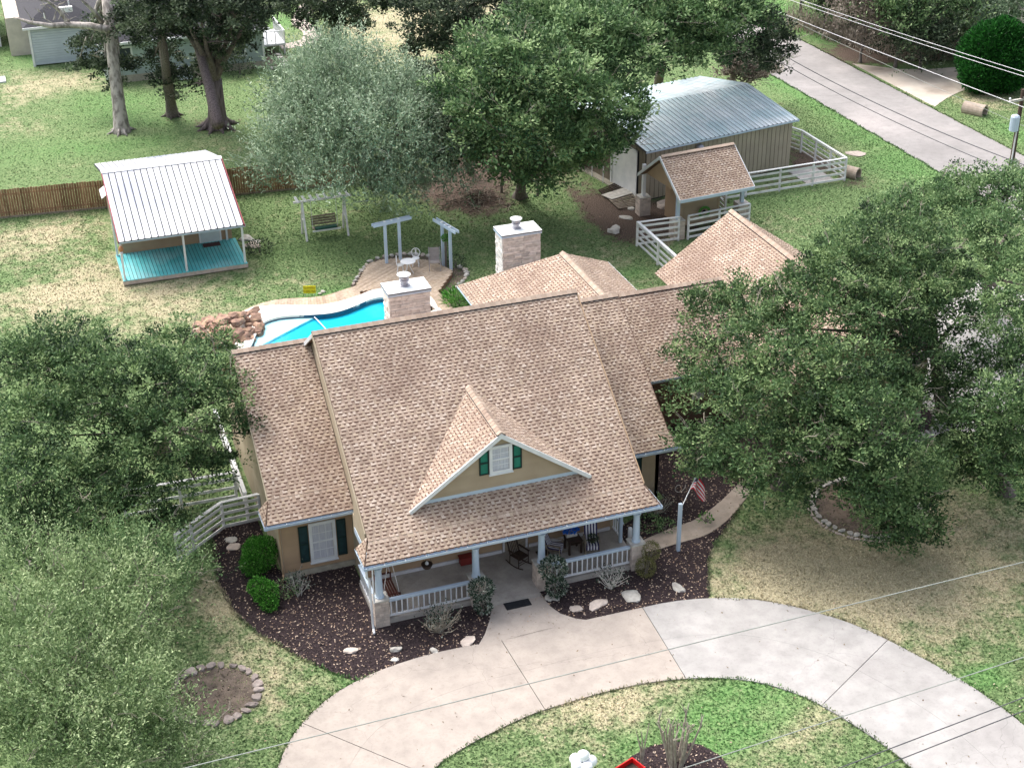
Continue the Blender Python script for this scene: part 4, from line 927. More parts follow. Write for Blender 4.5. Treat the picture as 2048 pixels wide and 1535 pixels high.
ring = [(p.x, p.y) for p in cop_edge]+[(p.x, p.y) for p in water_edge[::-1]]
def ribbon(name, A, Bq, z0, z1, m, parent, n):
    def rs_(l):
        d = [0]
        for p, q in zip(l, l[1:]): d.append(d[-1]+(Vector(q)-Vector(p)).length)
        out = []
        for t_ in np.linspace(0, d[-1], n):
            j = min(max(int(np.searchsorted(d, t_))-1, 0), len(l)-2); f = (t_-d[j])/max(d[j+1]-d[j], 1e-6); out.append(Vector(l[j]).lerp(Vector(l[j+1]), f))
        return out
    a, c = rs_(A), rs_(Bq); return a, c
a, c = ribbon('x', cop_edge, water_edge, 0, 0, None, None, 60)
for g in range(6):
    b = MB(); s_ = slice(g*10, min(g*10+11, 60)); aa, cc = a[s_], c[s_]; n = len(aa)
    vs = [(p.x, p.y, .33) for p in aa]+[(p.x, p.y, .33) for p in cc]+[(p.x, p.y, .0) for p in aa]+[(p.x, p.y, .22) for p in cc]
    b.add(vs, [(j, j+1, n+j+1, n+j) for j in range(n-1)]+[(j, 2*n+j, 2*n+j+1, j+1) for j in range(n-1)]+[(n+j, n+j+1, 3*n+j+1, 3*n+j) for j in range(n-1)]); b.build('coping_slab', coping, pool)
MB().prism([(9.3, 20), (9.7, 22.5), (9.0, 24.3), (10.5, 25.0), (10.4, 19.5)], 0, .315).build('coping_slab', coping, pool)
# narrow boarded walk round the coping: boards across it
outer = smooth_line(reg(ZD, (380, 660), (440, 640), (478, 625), (510, 612), (540, 602), (575, 597), (620, 595), (655, 590), (685, 580), (712, 572)), 5)
inner = smooth_line(reg(ZD, (440, 690), (470, 655), (492, 621), (520, 613), (555, 611), (585, 611), (615, 611), (650, 609), (690, 600), (722, 589)), 5)
dk = thing('pool_deck', 'weathered wooden boardwalk and angular deck beyond the pool', 'deck', (8, 27, 0))
a, c = ribbon('x', outer, inner, 0, 0, None, None, 66)
for i in range(65):
    p, q = (a[i]+a[i+1])/2, (c[i]+c[i+1])/2; wd = ((a[i+1]-a[i]).length+(c[i+1]-c[i]).length)/2-.012
    piece('deck_board', deckw, (p.x, p.y, .295), (q.x, q.y, .295), max(wd, .05), .04, dk)
dpoly = [tuple(p)[:2] for p in reg(ZD, (705, 585), (712, 570), (735, 528), (757, 520), (800, 515), (860, 520), (905, 540), (903, 546), (876, 583), (893, 598), (908, 620), (900, 660), (872, 640), (864, 612), (850, 585), (800, 576), (750, 578))]
def boards(parent, poly, ang, wd, m, z, th=.04, gap=.014, name='deck_board'):
    ca, sa = math.cos(ang), math.sin(ang); P = [(x*ca+y*sa, -x*sa+y*ca) for x, y in poly]; v = min(p[1] for p in P); vm = max(p[1] for p in P)
    while v < vm:
        vc = v+wd/2; xs = []
        for i in range(len(P)):
            (x1, y1), (x2, y2) = P[i], P[(i+1) % len(P)]
            if (y1 > vc) != (y2 > vc): xs.append(x1+(x2-x1)*(vc-y1)/(y2-y1))
        xs.sort()
        for k in range(0, len(xs)-1, 2):
            if xs[k+1]-xs[k] > .05:
                f = lambda u: (u*ca-vc*sa, u*sa+vc*ca, z); piece(name, m, f(xs[k]), f(xs[k+1]), wd-gap, th, parent)
        v += wd
dd = at(780, 578, ZD)-at(700, 600, ZD)
d1, d2 = at(745, 560, ZD), at(800, 520, ZD); boards(dk, dpoly, math.atan2(d2.y-d1.y, d2.x-d1.x)-.12, .145, deckw, .28)
MB().prism(dpoly, .02, .24).build('deck_frame', fencewood, dk)
# planting round the deck, with edging stones
def rock(name, c, r, m, seed, flat_=.6, parent=None, **kw):
    bm = bmesh.new(); bmesh.ops.create_icosphere(bm, subdivisions=2, radius=1); rs = random.Random(seed); ph = [rs.uniform(0, 6) for _ in range(6)]
    for v in bm.verts:
        k = 1+.22*math.sin(3*v.co.x+ph[0])*math.cos(2.5*v.co.y+ph[1])+.13*math.sin(5*v.co.z+ph[2]+3*v.co.x)+rs.uniform(-.07, .07)
        v.co = Vector((v.co.x*r*k*rs.uniform(.97, 1.03), v.co.y*r*k*(.75+.2*math.sin(ph[3])), max(-.5, min(v.co.z, .62+.1*math.sin(4*v.co.x+ph[5])))*r*k*flat_))
    me = bpy.data.meshes.new(name); bm.to_mesh(me); bm.free(); me.materials.append(m)
    o = bpy.data.objects.new(name, me); link(o, parent, Matrix.Translation(Vector(c)) @ Matrix.Rotation(ph[4], 4, 'Z')); return tag(o, **kw)
flat('mulch_bed', gp((700, 572), (722, 545), (742, 520), (800, 508), (860, 512), (905, 535), (935, 538), (925, 570), (905, 600), (880, 590), (860, 560), (760, 545), (715, 580)), dirt, .014)
be = thing('stone_edging', 'low ragged border of pale stones curving round the pool deck planting', 'edging', tuple(at(740, 540)))
k = 0
for line in (gp((706, 572), (712, 560), (722, 545), (735, 528), (745, 519), (765, 515), (790, 511), (815, 508), (840, 510), (862, 514)), gp((912, 533), (928, 538), (935, 548), (928, 562), (915, 572), (905, 585))):
    for p, q in zip(line, line[1:]):
        n = max(1, int((q-p).length/.34))
        for i in range(n): c_ = p.lerp(q, (i+.5)/n); rock('stone', (c_.x, c_.y, .06), R.uniform(.13, .2), rockm if k % 3 else stonem, 100+k, parent=be); k += 1
# boulder waterfall
wf = thing('rock_waterfall', 'heap of rust-brown boulders at the left end of the pool', 'rocks', tuple(at(460, 650)))
rs = random.Random(5)
for k in range(84):
    u = rs.uniform(398, 520); f = (u-398)/122; lo, hi = 628, 690-(u > 500)*18; v = rs.uniform(lo+ (1-f)*22, hi)
    hh = .95*math.exp(-((u-462)/45)**2-((v-655)/26)**2); c_ = at(u, v+hh*20, 0); rock('boulder', (c_.x, c_.y, .10+hh*rs.uniform(.75, 1.05)), rs.uniform(.20, .46), boulderm, 300+k, rs.uniform(.5, .8), parent=wf)
# sign
p = at(620, 593); t = thing('warning_sign', 'yellow sign on the grass at the edge of the pool boardwalk', 'sign', (p.x, p.y, 0))
sc_ = Vector((p.x, p.y, .42)); yaw = -.33; r_ = Vector((math.cos(yaw), math.sin(yaw), 0)); o_ = Vector((r_.y, -r_.x, 0)).normalized(); upv = (Vector((0, 0, 1))-o_*.25).normalized()
b = MB(); Wd, Hd = .68, .42; b.solid([sc_-r_*Wd/2-upv*Hd/2, sc_+r_*Wd/2-upv*Hd/2, sc_+r_*Wd/2+upv*Hd/2, sc_-r_*Wd/2+upv*Hd/2], -o_*.02); bd = b.build('board', yellow, t)
for txt, dz in (('SLIPPERY', .09), ('WHEN WET', -.10)):
    cu = bpy.data.curves.new('lettering', 'FONT'); cu.body = txt; cu.size = .155; cu.align_x = 'CENTER'; cu.align_y = 'CENTER'; cu.extrude = .003; cu.materials.append(signtext)
    o = bpy.data.objects.new('lettering', cu); nrm = r_.cross(upv)
    Wt = Matrix(((r_.x, upv.x, nrm.x, 0), (r_.y, upv.y, nrm.y, 0), (r_.z, upv.z, nrm.z, 0), (0, 0, 0, 1))); COL.objects.link(o); me = bpy.data.meshes.new_from_object(o); bpy.data.objects.remove(o); o = bpy.data.objects.new('lettering', me); link(o, bd, Matrix.Translation(sc_+nrm*.012+upv*dz) @ Wt)
for s_ in (-1, 1): piece('leg', trim, sc_+r_*s_*.25-upv*.2-Vector((0, 0, 0)), (sc_+r_*s_*.25).xy.to_3d(), .03, .03, t)
# pergola posts with paired beams
def pergola(label, q1, q2):
    p, q = at(q1[0], q1[1], ZD), at(q2[0], q2[1], ZD); t = thing('pergola_frame', label, 'pergola', tuple((p+q)/2), 0, 'white pergola frames on the pool deck'); d = (q-p).normalized(); n = Vector((-d.y, d.x, 0))
    for c_ in (p, q): piece('post', bluewhite, (c_.x, c_.y, .1), (c_.x, c_.y, 2.62), .15, .15, t)
    for s_ in (-1, 1): piece('beam', bluewhite, p-d*.75+n*s_*.11+Vector((0, 0, 2.42)), q+d*.75+n*s_*.11+Vector((0, 0, 2.42)), .05, .17, t)
    for k in range(3): c_ = p.lerp(q, k/2); piece('block', trim, c_+n*.09+Vector((0, 0, 2.47)), c_-n*.09+Vector((0, 0, 2.47)), .12, .08, t)
pergola('white pergola frame at the left rear corner of the pool deck', (773.4, 525.7), (801, 519))
pergola('white pergola frame at the right rear corner of the pool deck, behind the grey chair', (886.6, 526.6), (902, 536.2))
p = at(833, 541, ZD)
def bistro_chair(label, q, rz):
    c_ = at(q[0], q[1], ZD); t = thing('bistro_chair', label, 'chair', (c_.x, c_.y, ZD), rz, 'white bistro chairs on the pool deck'); X = WM[t.name]
    T = lambda *a: tuple(X @ Vector(a))
    MB().lathe(T(0, 0, .43), [(.20, 0), (.22, .02), (.2, .035)], 16).build('seat', white, t)
    for a in (45, 135, 225, 315): x_, y_ = math.cos(math.radians(a)), math.sin(math.radians(a)); MB().tube([T(.15*x_, .15*y_, .43), T(.2*x_, .2*y_, .25), T(.25*x_, .25*y_, 0)], .022, 6).build('leg', white, t)
    ringp = [T(.24*math.cos(u), .2, .72+.26*math.sin(u)) for u in np.linspace(0, 2*math.pi, 15)]; MB().tube(ringp, .022, 6).build('back_hoop', white, t)
    b = MB()
    for k in range(5): u = -.16+.08*k; h_ = math.sqrt(max(.0, .22**2-u*u)); b.cyl(T(u, .2, .72-h_), T(-u*.4, .2, .72+h_), .012, n=4)
    b.box(0, 0, 0, 0, 0, 0) if False else None
    b.build('back_lattice', white, t); MB().cyl(T(-.14, .17, .45), T(-.2, .2, .62), .018, n=5).build('back_stay', white, t); MB().cyl(T(.14, .17, .45), T(.2, .2, .62), .018, n=5).build('back_stay', white, t)
bistro_chair('white lattice-backed bistro chair left of the round deck table', (801, 544), math.radians(75)); bistro_chair('white lattice-backed bistro chair behind the round deck table', (832, 531), math.radians(-20))
c_ = at(817, 546, ZD); t = thing('bistro_table', 'small round white table on the pool deck', 'table', (c_.x, c_.y, ZD))
MB().lathe((c_.x, c_.y, ZD+.70), [(.40, 0), (.43, .02), (.41, .04)], 24).build('table_top', white, t)
for a in (90, 210, 330): x_, y_ = math.cos(math.radians(a)), math.sin(math.radians(a)); MB().tube([(c_.x+.05*x_, c_.y+.05*y_, ZD+.7), (c_.x+.1*x_, c_.y+.1*y_, ZD+.4), (c_.x+.3*x_, c_.y+.3*y_, ZD)], .022, 6).build('leg', white, t)
c_ = at(870, 538, ZD); t = thing('patio_chair', 'tall grey sling chair on the pool deck', 'chair', (c_.x, c_.y, ZD), math.radians(-15)); X = WM[t.name]; T = lambda *a: tuple(X @ Vector(a))
MB().solid([T(-.27, -.25, .45), T(.27, -.25, .45), T(.27, .25, .42), T(-.27, .25, .42)], (0, 0, .03)).build('seat', greysling, t)
for k in range(6): f0, f1 = k/6, (k+.93)/6; MB().solid([T(-.27, .25+.2*f0, .45+.68*f0), T(.27, .25+.2*f0, .45+.68*f0), T(.27, .25+.2*f1, .45+.68*f1), T(-.27, .25+.2*f1, .45+.68*f1)], T(0, .03, 0) if False else (0, .025, 0)).build('back_panel', greysling, t)
for s_ in (-.31, .31):
    MB().tube([T(s_, -.3, 0), T(s_, -.28, .65), T(s_, .25, .67)], .016, 6).build('arm', steel, t); MB().tube([T(s_, .35, 0), T(s_, .22, .43), T(s_, .46, 1.15)], .016, 6).build('leg', steel, t)
# garden swing under the silver tree
t = thing('garden_swing', 'white A-frame garden swing with a green and wood seat on the lawn', 'swing', (7.2, 37.2, 0))
for x in (6.0, 8.5):
    for dy in (-.5, .5): piece('leg', fencew, (x, 37.5+dy*1.3, 0), (x, 37.5, 2.25), .11, .09, t)
    piece('brace', fencew, (x, 37.15, 1.1), (x, 37.85, 1.1), .05, .08, t)
piece('top_beam', fencew, (5.5, 37.5, 2.28), (9.0, 37.5, 2.28), .14, .10, t)
for i in range(8): piece('canopy_slat', white, (5.7+i*.43, 37.0, 2.42), (5.7+i*.43, 38.0, 2.42), .16, .03, t)
for i in range(4): piece('seat_slat', greywood, (6.5, 37.2+i*.13, .55), (8.0, 37.2+i*.13, .55), .11, .03, t)
for i in range(4): piece('back_slat', greywood, (6.5, 37.72+.04*i, .68+.14*i), (8.0, 37.72+.04*i, .68+.14*i), .02, .12, t)
piece('cushion', mat('green_cushion', (.01, .07, .05), None, 4, .8), (6.6, 37.15, .62), (7.9, 37.15, .62), .35, .08, t); piece('front_rail', white, (6.4, 36.98, .52), (8.1, 36.98, .52), .05, .08, t)
for x in (6.5, 8.0): piece('rope', cream, (x, 37.3, .6), (x, 37.5, 2.25), .02, .02, t)

# ------------------------------------------------------------------ metal-roofed cabin with turquoise porch
K = thing('cabin', 'small tan cabin with a white metal roof and turquoise porch floor', 'cabin', (-1.4, 40, 0))
KX0, KX1 = -4.86, 2.04; ks = .28; kz = lambda y: 2.80+ks*(y-34.1)
MB().box(KX0, KX1, 34.3, 38.1, .05, .30).build('porch_frame', found, K); MB().box(KX0-.01, KX1+.01, 34.26, 34.3, .1, .34).build('fascia_board', stonem, K)
n = 34
for i in range(n): x = KX0+(i+.5)*(KX1-KX0)/n; piece('deck_board', turq, (x, 34.25, .33), (x, 38.1, .33), (KX1-KX0)/n-.028, .04, K)
MB().box(KX0+.02, KX1-.02, 34.3, 38.1, .30, .31).build('porch_frame', darkgap, K)
kw_ = MB().box(-4.45, 1.85, 38.1, 46.4, 0, 2.75).build('wall', tanw, K)
for x in (-4.45, 1.75): MB().solid([(x, 38.1, 2.75), (x, 46.4, 2.75), (x, 46.3, 2.8), (x, 40.4, kz(40.4)-.1), (x, 38.1, kz(38.1)-.1)], (.1, 0, 0)).build('gable', tanw, K)
MB().box(-4.45, 1.85, 38.12, 38.3, 2.75, kz(38.1)-.1).build('wall', tan, K)
siding(kw_, (-4.45, 38.1, 0), (1.85, 38.1, 0), .36, 3.6, tan, step=.19)
c_ = MB().box(.05, 1.12, 38.02, 38.06, .35, 2.4).build('door', mat('pale_door', (.62, .70, .72), None, 2, .5), K)
for a_, b_ in ((-.06, .04), (1.13, 1.23)): MB().box(a_, b_, 38.0, 38.06, .35, 2.45).build('door_frame', white, K)
window(K, (-.62, 38.05, 1.75), (1, 0, 0), (0, -1, 0), .8, .8, redbrown, 2, 2, .06, pane_m=glass)
MB().box(-3.75, -3.35, 37.98, 38.05, 2.05, 2.3).build('wall_box', white, K)
for x, y, tz in ((KX0+.12, 34.4, 2.72), (-1.35, 34.4, 2.72), (KX1-.12, 34.4, 2.72), (KX0+.1, 37.9, 3.7), (KX1-.5, 38.0, 3.7)): piece('post', white, (x, y, .3), (x, y, tz), .11, .11, K)
piece('eave_beam', bluewhite, (KX0, 34.12, 2.68), (KX1+.05, 34.12, 2.68), .08, .14, K)
n = 19; wdt = (KX1-KX0-.08)/n
MB().solid([(KX0, 34.05, kz(34.05)-.03), (KX1, 34.05, kz(34.05)-.03), (KX1, 40.4, kz(40.4)-.03), (KX0, 40.4, kz(40.4)-.03)], (0, 0, -.05)).build('roof_deck', darkgap, K)
MB().solid([(KX0, 46.8, 2.78), (KX1, 46.8, 2.78), (KX1, 40.4, kz(40.4)-.03), (KX0, 40.4, kz(40.4)-.03)], (0, 0, -.05)).build('roof_deck', darkgap, K)
for i in range(n):
    xa = KX0+.04+i*wdt+.012; xb = xa+wdt-.055
    for (ya, za), (yb2, zb2) in (((34.0, kz(34.0)), (40.4, kz(40.4))), ((40.4, kz(40.4)), (46.85, 2.80))):
        MB().add([(xa, ya, za), (xb-.04, ya, za), (xb-.03, ya, za+.035), (xb-.008, ya, za+.035), (xb, ya, za), (xa, yb2, zb2), (xb-.04, yb2, zb2), (xb-.03, yb2, zb2+.035), (xb-.008, yb2, zb2+.035), (xb, yb2, zb2)],
                 [(0, 1, 6, 5), (1, 2, 7, 6), (2, 3, 8, 7), (3, 4, 9, 8)]).build('roof_panel', metalroof, K, fix=False)
MB().solid([(KX0, 40.15, kz(40.15)+.045), (KX1, 40.15, kz(40.15)+.045), (KX1, 40.4, kz(40.4)+.06), (KX0, 40.4, kz(40.4)+.06)], (0, 0, -.015)).build('ridge_cap', white, K)
MB().solid([(KX0, 40.4, kz(40.4)+.06), (KX1, 40.4, kz(40.4)+.06), (KX1, 40.7, kz(40.4)-.03), (KX0, 40.7, kz(40.4)-.03)], (0, 0, -.012)).build('ridge_cap', white, K)
for x in (KX0, KX1-.04): MB().solid([(x, 34.0, kz(34)+.04), (x, 40.4, kz(40.4)+.04), (x, 40.4, kz(40.4)-.10), (x, 34.0, kz(34)-.10)], (.05, 0, 0)).build('red_barge_board', maroon, K)
MB().solid([(-4.46, 36.9+3, 3.5), (-4.46, 41.4, 3.5), (-5.05, 41.4, 3.1), (-5.05, 39.9, 3.1)], (0, 0, .03)).build('window_awning', white, K)
t = thing('porch_mat', 'dark reddish mat before the cabin door', 'mat', (.6, 37.6, .355)); MB().box(.05, 1.05, 37.3, 37.85, .355, .37).build('mat', mat('wine_mat', (.12, .06, .06), None, 8, .9), t)
p = at(242, 491, 1.2); t = thing('lantern_ornament', 'orange and white ornament on the left front post of the cabin porch', 'ornament', (KX0+.12, 34.3, 2.2)); MB().ball((KX0+.12, 34.25, 2.25), (.14, .12, .18)).build('head', terr, t); MB().ball((KX0+.12, 34.22, 2.02), (.1, .1, .1)).build('base', cream, t)

# brown picket fence behind the cabin: 1.8 m pickets
FN = thing('picket_fence', 'tall brown wooden privacy fence along the back lawn behind the cabin', 'fence', (-3, 46.6, 0))
fp0, fp1 = at(-60, 447), at(1130, 312); fa, fb = Vector((at(0, 437).x, at(0, 437).y, 0)), Vector((at(550, 383).x, at(550, 383).y, 0)); fd = (fb-fa).normalized()
s_ = -2.0; Lf = (fb-fa).length+9.5; k = 0; far = MB(); cnt = 0
while s_ < Lf:
    hgt = 1.83+R.uniform(-.03, .03); c_ = fa+fd*s_
    if cnt < 160: piece('picket', fencewood, (c_.x, c_.y, .03), (c_.x, c_.y, hgt), .135, .02, FN, up=(fd.y, -fd.x, 0)); cnt += 1
    else: far.beam((c_.x, c_.y, .03), (c_.x, c_.y, hgt), .02, .135)
    s_ += .152
far.build('picket', fencewood, FN, kind='stuff')
for z in (.35, 1.5): c0 = fa-fd*2; c1 = fa+fd*Lf; nn = Vector((-fd.y, fd.x, 0))*.04; piece('rail', fencewood, (c0.x+nn.x, c0.y+nn.y, z), (c1.x+nn.x, c1.y+nn.y, z), .04, .09, FN)
piece('kick_board', greywood, (c0.x-nn.x*.6, c0.y-nn.y*.6, .06), (c1.x-nn.x*.6, c1.y-nn.y*.6, .06), .03, .12, FN)

# ------------------------------------------------------------------ white rail fences
def rail_fence(label, pts, h=1.35, rails=4, every=2.4, m=fencew, group='white rail fences', w_=.13):
    t = thing('rail_fence', label, 'fence', tuple(pts[0]), 0, group)
    for i, (p, q) in enumerate(zip(pts, pts[1:])):
        p, q = Vector(p), Vector(q); L_ = (q-p).length; n = max(1, round(L_/every)); d = (q-p).normalized()
        for j in range(n+(i == len(pts)-2)): c_ = p.lerp(q, j/n); piece('post', m, (c_.x, c_.y, 0), (c_.x, c_.y, h+.02), .11, .11, t)
        for r in range(rails): z = h*(r+.45)/rails; o2 = Vector((d.y, -d.x, 0))*.07; piece('rail', m, p+o2+Vector((0, 0, z)), q+o2+Vector((0, 0, z)), .035, w_, t)
        piece('cap_rail', white, p+Vector((0, 0, h+.035)), q+Vector((0, 0, h+.035)), .16, .035, t)
    return t
FL = [Vector((-5.9, 7.1, 0)), Vector((-5.21, 7.68, 0)), Vector((-3.79, 8.82, 0)), Vector((-2.25, 8.9, 0))]
rail_fence('white rail fence angling from the house corner to the dark mulch bed', FL, 1.25, 4, 1.6)
rail_fence('white rail fence running back along the left side of the house', [Vector((-2.75, 9.1, 0)), Vector((-2.75, 16.5, 0))], 1.3, 3, 2.4)
rail_fence('white rail fence under the left tree behind the angled fence', [Vector((-7.5, 11.0, 0)), Vector((-2.9, 10.85, 0))], 1.3, 3, 2.4)
rail_fence('white rail fence of the paddock on the left of the stone-piered well house', [Vector((23.8, 23.6, 0)), Vector((23.82, 29.4, 0))], 1.5, 4, 2.6)
rail_fence('short white rail fence joining the corner post to the well house pier', [Vector((23.82, 29.4, 0)), Vector((26.4, 29.3, 0))], 1.45, 4, 3)
rail_fence('white rail fence between the two front piers of the well house', [Vector((27.0, 29.25, 0)), Vector((31.2, 29.7, 0))], 1.45, 4, 2.1)
rail_fence('white rail fence running back from the well house room', [Vector((30.7, 31.8, 0)), Vector((30.9, 34.0, 0))], 1.4, 5, 1.2)
rail_fence('long white rail fence between the well house and the grass verge', [Vector((30.9, 34.0, 0)), Vector((40.47, 34.3, 0))], 1.5, 4, 2.45)
rail_fence('white board and wire fence facing the road beside the metal workshop', [Vector((40.47, 34.3, 0)), Vector((40.45, 39.9, 0)), Vector((39.9, 41.4, 0)), Vector((40.3, 48, 0))], 1.5, 5, 2.0, w_=.06)
t = thing('picket_gate', 'short white picket fence by the back corner of the house', 'fence', (19.0, 17.5, 0)); a0, a1 = at(1268, 560, 0), at(1292, 577, 0)
for i in range(12): c_ = Vector((19.3, 20.8-i*.2, 0)); piece('picket', white, (c_.x, c_.y, .05), (c_.x, c_.y, 1.1), .08, .02, t, up=(1, 0, 0))
for z in (.35, .85): piece('rail', white, (19.33, 20.9, z), (19.33, 18.5, z), .03, .07, t)
# picnic slab beside the workshop
MB().box(37.9, 39.9, 34.6, 36.9, .01, .05).build('yard_slab', conc2, kind='structure')

# ------------------------------------------------------------------ well house (stone piers, shingle roof)
PV = thing('well_house', 'open gabled shelter with shingle roof on stone piers by the workshop', 'shelter', (28.5, 31, 0), math.radians(5.5)); X = Matrix.Translation(Vector((28.4, 31.4, 0))) @ Matrix.Rotation(math.radians(5.5), 4, 'Z')
T = lambda *a: X @ Vector(a)
def Tdir(*a): return X.to_3x3() @ Vector(a)
psl = (4.6-2.75)/2.45
for sg in (-1, 1):
    U = Tdir(-sg, 0, 0) * (1 if sg < 0 else 1); P0 = T(0, sg*2.45, 2.75); Vv = Tdir(0, -sg, psl); ln = 2.45*math.sqrt(1+psl**2)
    shingle_face('roof', PV, P0, Tdir(1, 0, 0), Vv, [(-2.5, 0), (2.5, 0), (2.5, ln), (-2.5, ln)], thick=.12, rid=sg+2)
    for xx in (-2.55, 2.5): MB().solid([T(xx, sg*2.47, 2.76), T(xx, 0, 4.62), T(xx, 0, 4.42), T(xx, sg*2.47, 2.56)], Tdir(.05, 0, 0)).build('barge_board', trim, PV)
    MB().solid([T(-2.5, sg*2.48, 2.76), T(2.5, sg*2.48, 2.76), T(2.5, sg*2.48, 2.58), T(-2.5, sg*2.48, 2.58)], Tdir(0, sg*.04, 0)).build('fascia', bluewhite, PV)
b = MB(); 
MB().solid([T(-2.45, -.18, 4.60), T(2.5, -.18, 4.60), T(2.5, 0, 4.68), T(-2.45, 0, 4.68)], (0, 0, -.02)).build('ridge_cap', SH[0], PV)
MB().solid([T(-2.2, -2.0, 2.85), T(-2.2, 2.0, 2.85), T(-2.2, 0, 4.4)], Tdir(.1, 0, 0)).build('gable', tan, PV)
rm = MB(); q = [T(-.95, -.15, 0), T(1.6, -.15, 0), T(1.6, 1.8, 0), T(-.95, 1.8, 0)]; rw_ = rm.prism([(v.x, v.y) for v in q], 0, 3.2).build('wall', tan, PV)
siding(rw_, q[0], q[1], .1, 2.8, tan2, step=.25)
piece('corner_board', tan2, q[0]+Vector((0, 0, 0)), q[0]+Vector((0, 0, 2.9)), .12, .12, PV); piece('corner_board', tan2, q[1], q[1]+Vector((0, 0, 2.9)), .12, .12, PV)
MB().prism([(T(-.9, -2.1, 0).x, T(-.9, -2.1, 0).y)]+[(T(x, y, 0).x, T(x, y, 0).y) for x, y in ((1.6, -2.1), (1.6, -.3), (-.9, -.3))], .0, .02).build('floor', dirt, PV) if False else None
for i, q_ in enumerate((at(1290, 432), at(1358, 480), at(1486, 445), )):
    x_, y_ = q_.x, q_.y+.35; pr = stone_block('stone_pier', PV, PV, x_-.36, x_+.36, y_-.36, y_+.36, 0, 1.15, stonem, found, .15, .18, .4, 'flr', seed=60+i)
    MB().box(x_-.36, x_+.36, y_-.36, y_+.36, 1.15, 1.2).build('pier_cap', rockm, pr); piece('column', white if i == 0 else bluewhite, (x_, y_, 1.2), (x_, y_, 2.85 if i else 3.2), .2, .2, PV)
c_ = T(.5, -.35, .75); t = thing('hose_reel', 'green hose coil on the wall of the well house', 'hose', tuple(c_))
for r_ in (.28, .33, .38): MB().tube([c_+Vector((r_*math.cos(a), -.03, r_*.9*math.sin(a))) for a in np.linspace(0, 6.283, 20)], .03, 5).build('coil', mat('hose_green_%d' % int(r_*100), (.10, .28, .06), None, 3, .5), t)
MB().ball(c_, (.12, .08, .12)).build('hub', blackm, t)

# ------------------------------------------------------------------ metal workshop
WS = thing('workshop', 'long tan metal workshop with blue-white ribbed roof', 'workshop', (32, 41, 0)); A = Vector((27.1, 35.64, 0)); Bv = Vector((38.28, 37.62, 0)); ux = (Bv-A).normalized(); uy = Vector((-ux.y, ux.x, 0)); LX = (Bv-A).length; LY = 10.2; EZ, RZ2 = 3.35, 4.25
Q = lambda x, y, z=0: A+ux*x+uy*y+Vector((0, 0, z))
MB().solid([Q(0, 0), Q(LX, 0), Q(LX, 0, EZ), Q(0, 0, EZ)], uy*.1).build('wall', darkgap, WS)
MB().solid([Q(0, LY), Q(LX, LY), Q(LX, LY, EZ), Q(0, LY, EZ)], -uy*.1).build('wall', shopwall, WS)
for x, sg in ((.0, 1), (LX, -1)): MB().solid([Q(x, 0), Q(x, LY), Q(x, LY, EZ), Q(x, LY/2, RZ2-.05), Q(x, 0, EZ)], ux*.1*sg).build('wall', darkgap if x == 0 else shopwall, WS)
n = 34; wdt = LX/n
for i in range(n):
    p0 = Q((i+.5)*wdt, -.03, .08); piece('wall_panel', shopwall, p0, p0+Vector((0, 0, EZ-.1)), .035, wdt-.035, WS, up=ux)
n = 30; wdt = LY/n
for i in range(n):
    y_ = (i+.5)*wdt; zt = EZ+(RZ2-EZ)*(1-abs(y_-LY/2)/(LY/2))-.08
    zb0 = 3.06 if .8 < y_ < 3.7 else .08
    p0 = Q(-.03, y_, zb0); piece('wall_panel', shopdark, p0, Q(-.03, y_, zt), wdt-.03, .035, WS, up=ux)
dr = MB().solid([Q(-.06, .95, .08), Q(-.06, 3.6, .08), Q(-.06, 3.6, 2.9), Q(-.06, .95, 2.9)], -ux*.02).build('roller_door', white, WS)
for a_, b_ in ((.8, .95), (3.6, 3.75)): MB().solid([Q(-.08, a_, .05), Q(-.08, b_, .05), Q(-.08, b_, 3.05), Q(-.08, a_, 3.05)], -ux*.05).build('door_frame', white, WS)
MB().solid([Q(-.08, .8, 2.9), Q(-.08, 3.75, 2.9), Q(-.08, 3.75, 3.05), Q(-.08, .8, 3.05)], -ux*.05).build('door_frame', white, WS); MB().solid([Q(-.02, -.2, .0), Q(-.02, LY, 0), Q(-.5, LY, 0), Q(-.5, -.2, 0)], (0, 0, .08)).build('slab', found, WS)
n = 34; wdt = (LX+.5)/n
for (ya, za), (yb2, zb2), dk_ in (((-.3, EZ-.02), (LY/2, RZ2), 0), ((LY/2, RZ2), (LY+.3, EZ-.02), 1)):
    MB().solid([Q(-.22, ya, za-.03), Q(LX+.22, ya, za-.03), Q(LX+.22, yb2, zb2-.03), Q(-.22, yb2, zb2-.03)], (0, 0, -.04)).build('roof_deck', darkgap, WS)
    for i in range(n):
        xa = -.25+i*wdt; xb = xa+wdt; r0, r1 = xb-.07, xb-.012
        MB().add([Q(xa+.085, ya, za), Q(r0, ya, za), Q(r0+.015, ya, za+.05), Q(r1-.01, ya, za+.05), Q(r1, ya, za), Q(xa+.085, yb2, zb2), Q(r0, yb2, zb2), Q(r0+.015, yb2, zb2+.05), Q(r1-.01, yb2, zb2+.05), Q(r1, yb2, zb2)], [(0, 1, 6, 5), (1, 2, 7, 6), (2, 3, 8, 7), (3, 4, 9, 8)]).build('roof_panel', shopmetal, WS, fix=False)
MB().solid([Q(LX+.24, -.32, EZ-.02), Q(LX+.24, LY/2, RZ2), Q(LX+.24, LY/2, RZ2-.16), Q(LX+.24, -.32, EZ-.18)], ux*.05).build('barge_board', bluewhite, WS); MB().solid([Q(LX+.24, LY+.32, EZ-.02), Q(LX+.24, LY/2, RZ2), Q(LX+.24, LY/2, RZ2-.16), Q(LX+.24, LY+.32, EZ-.18)], ux*.05).build('barge_board', bluewhite, WS)
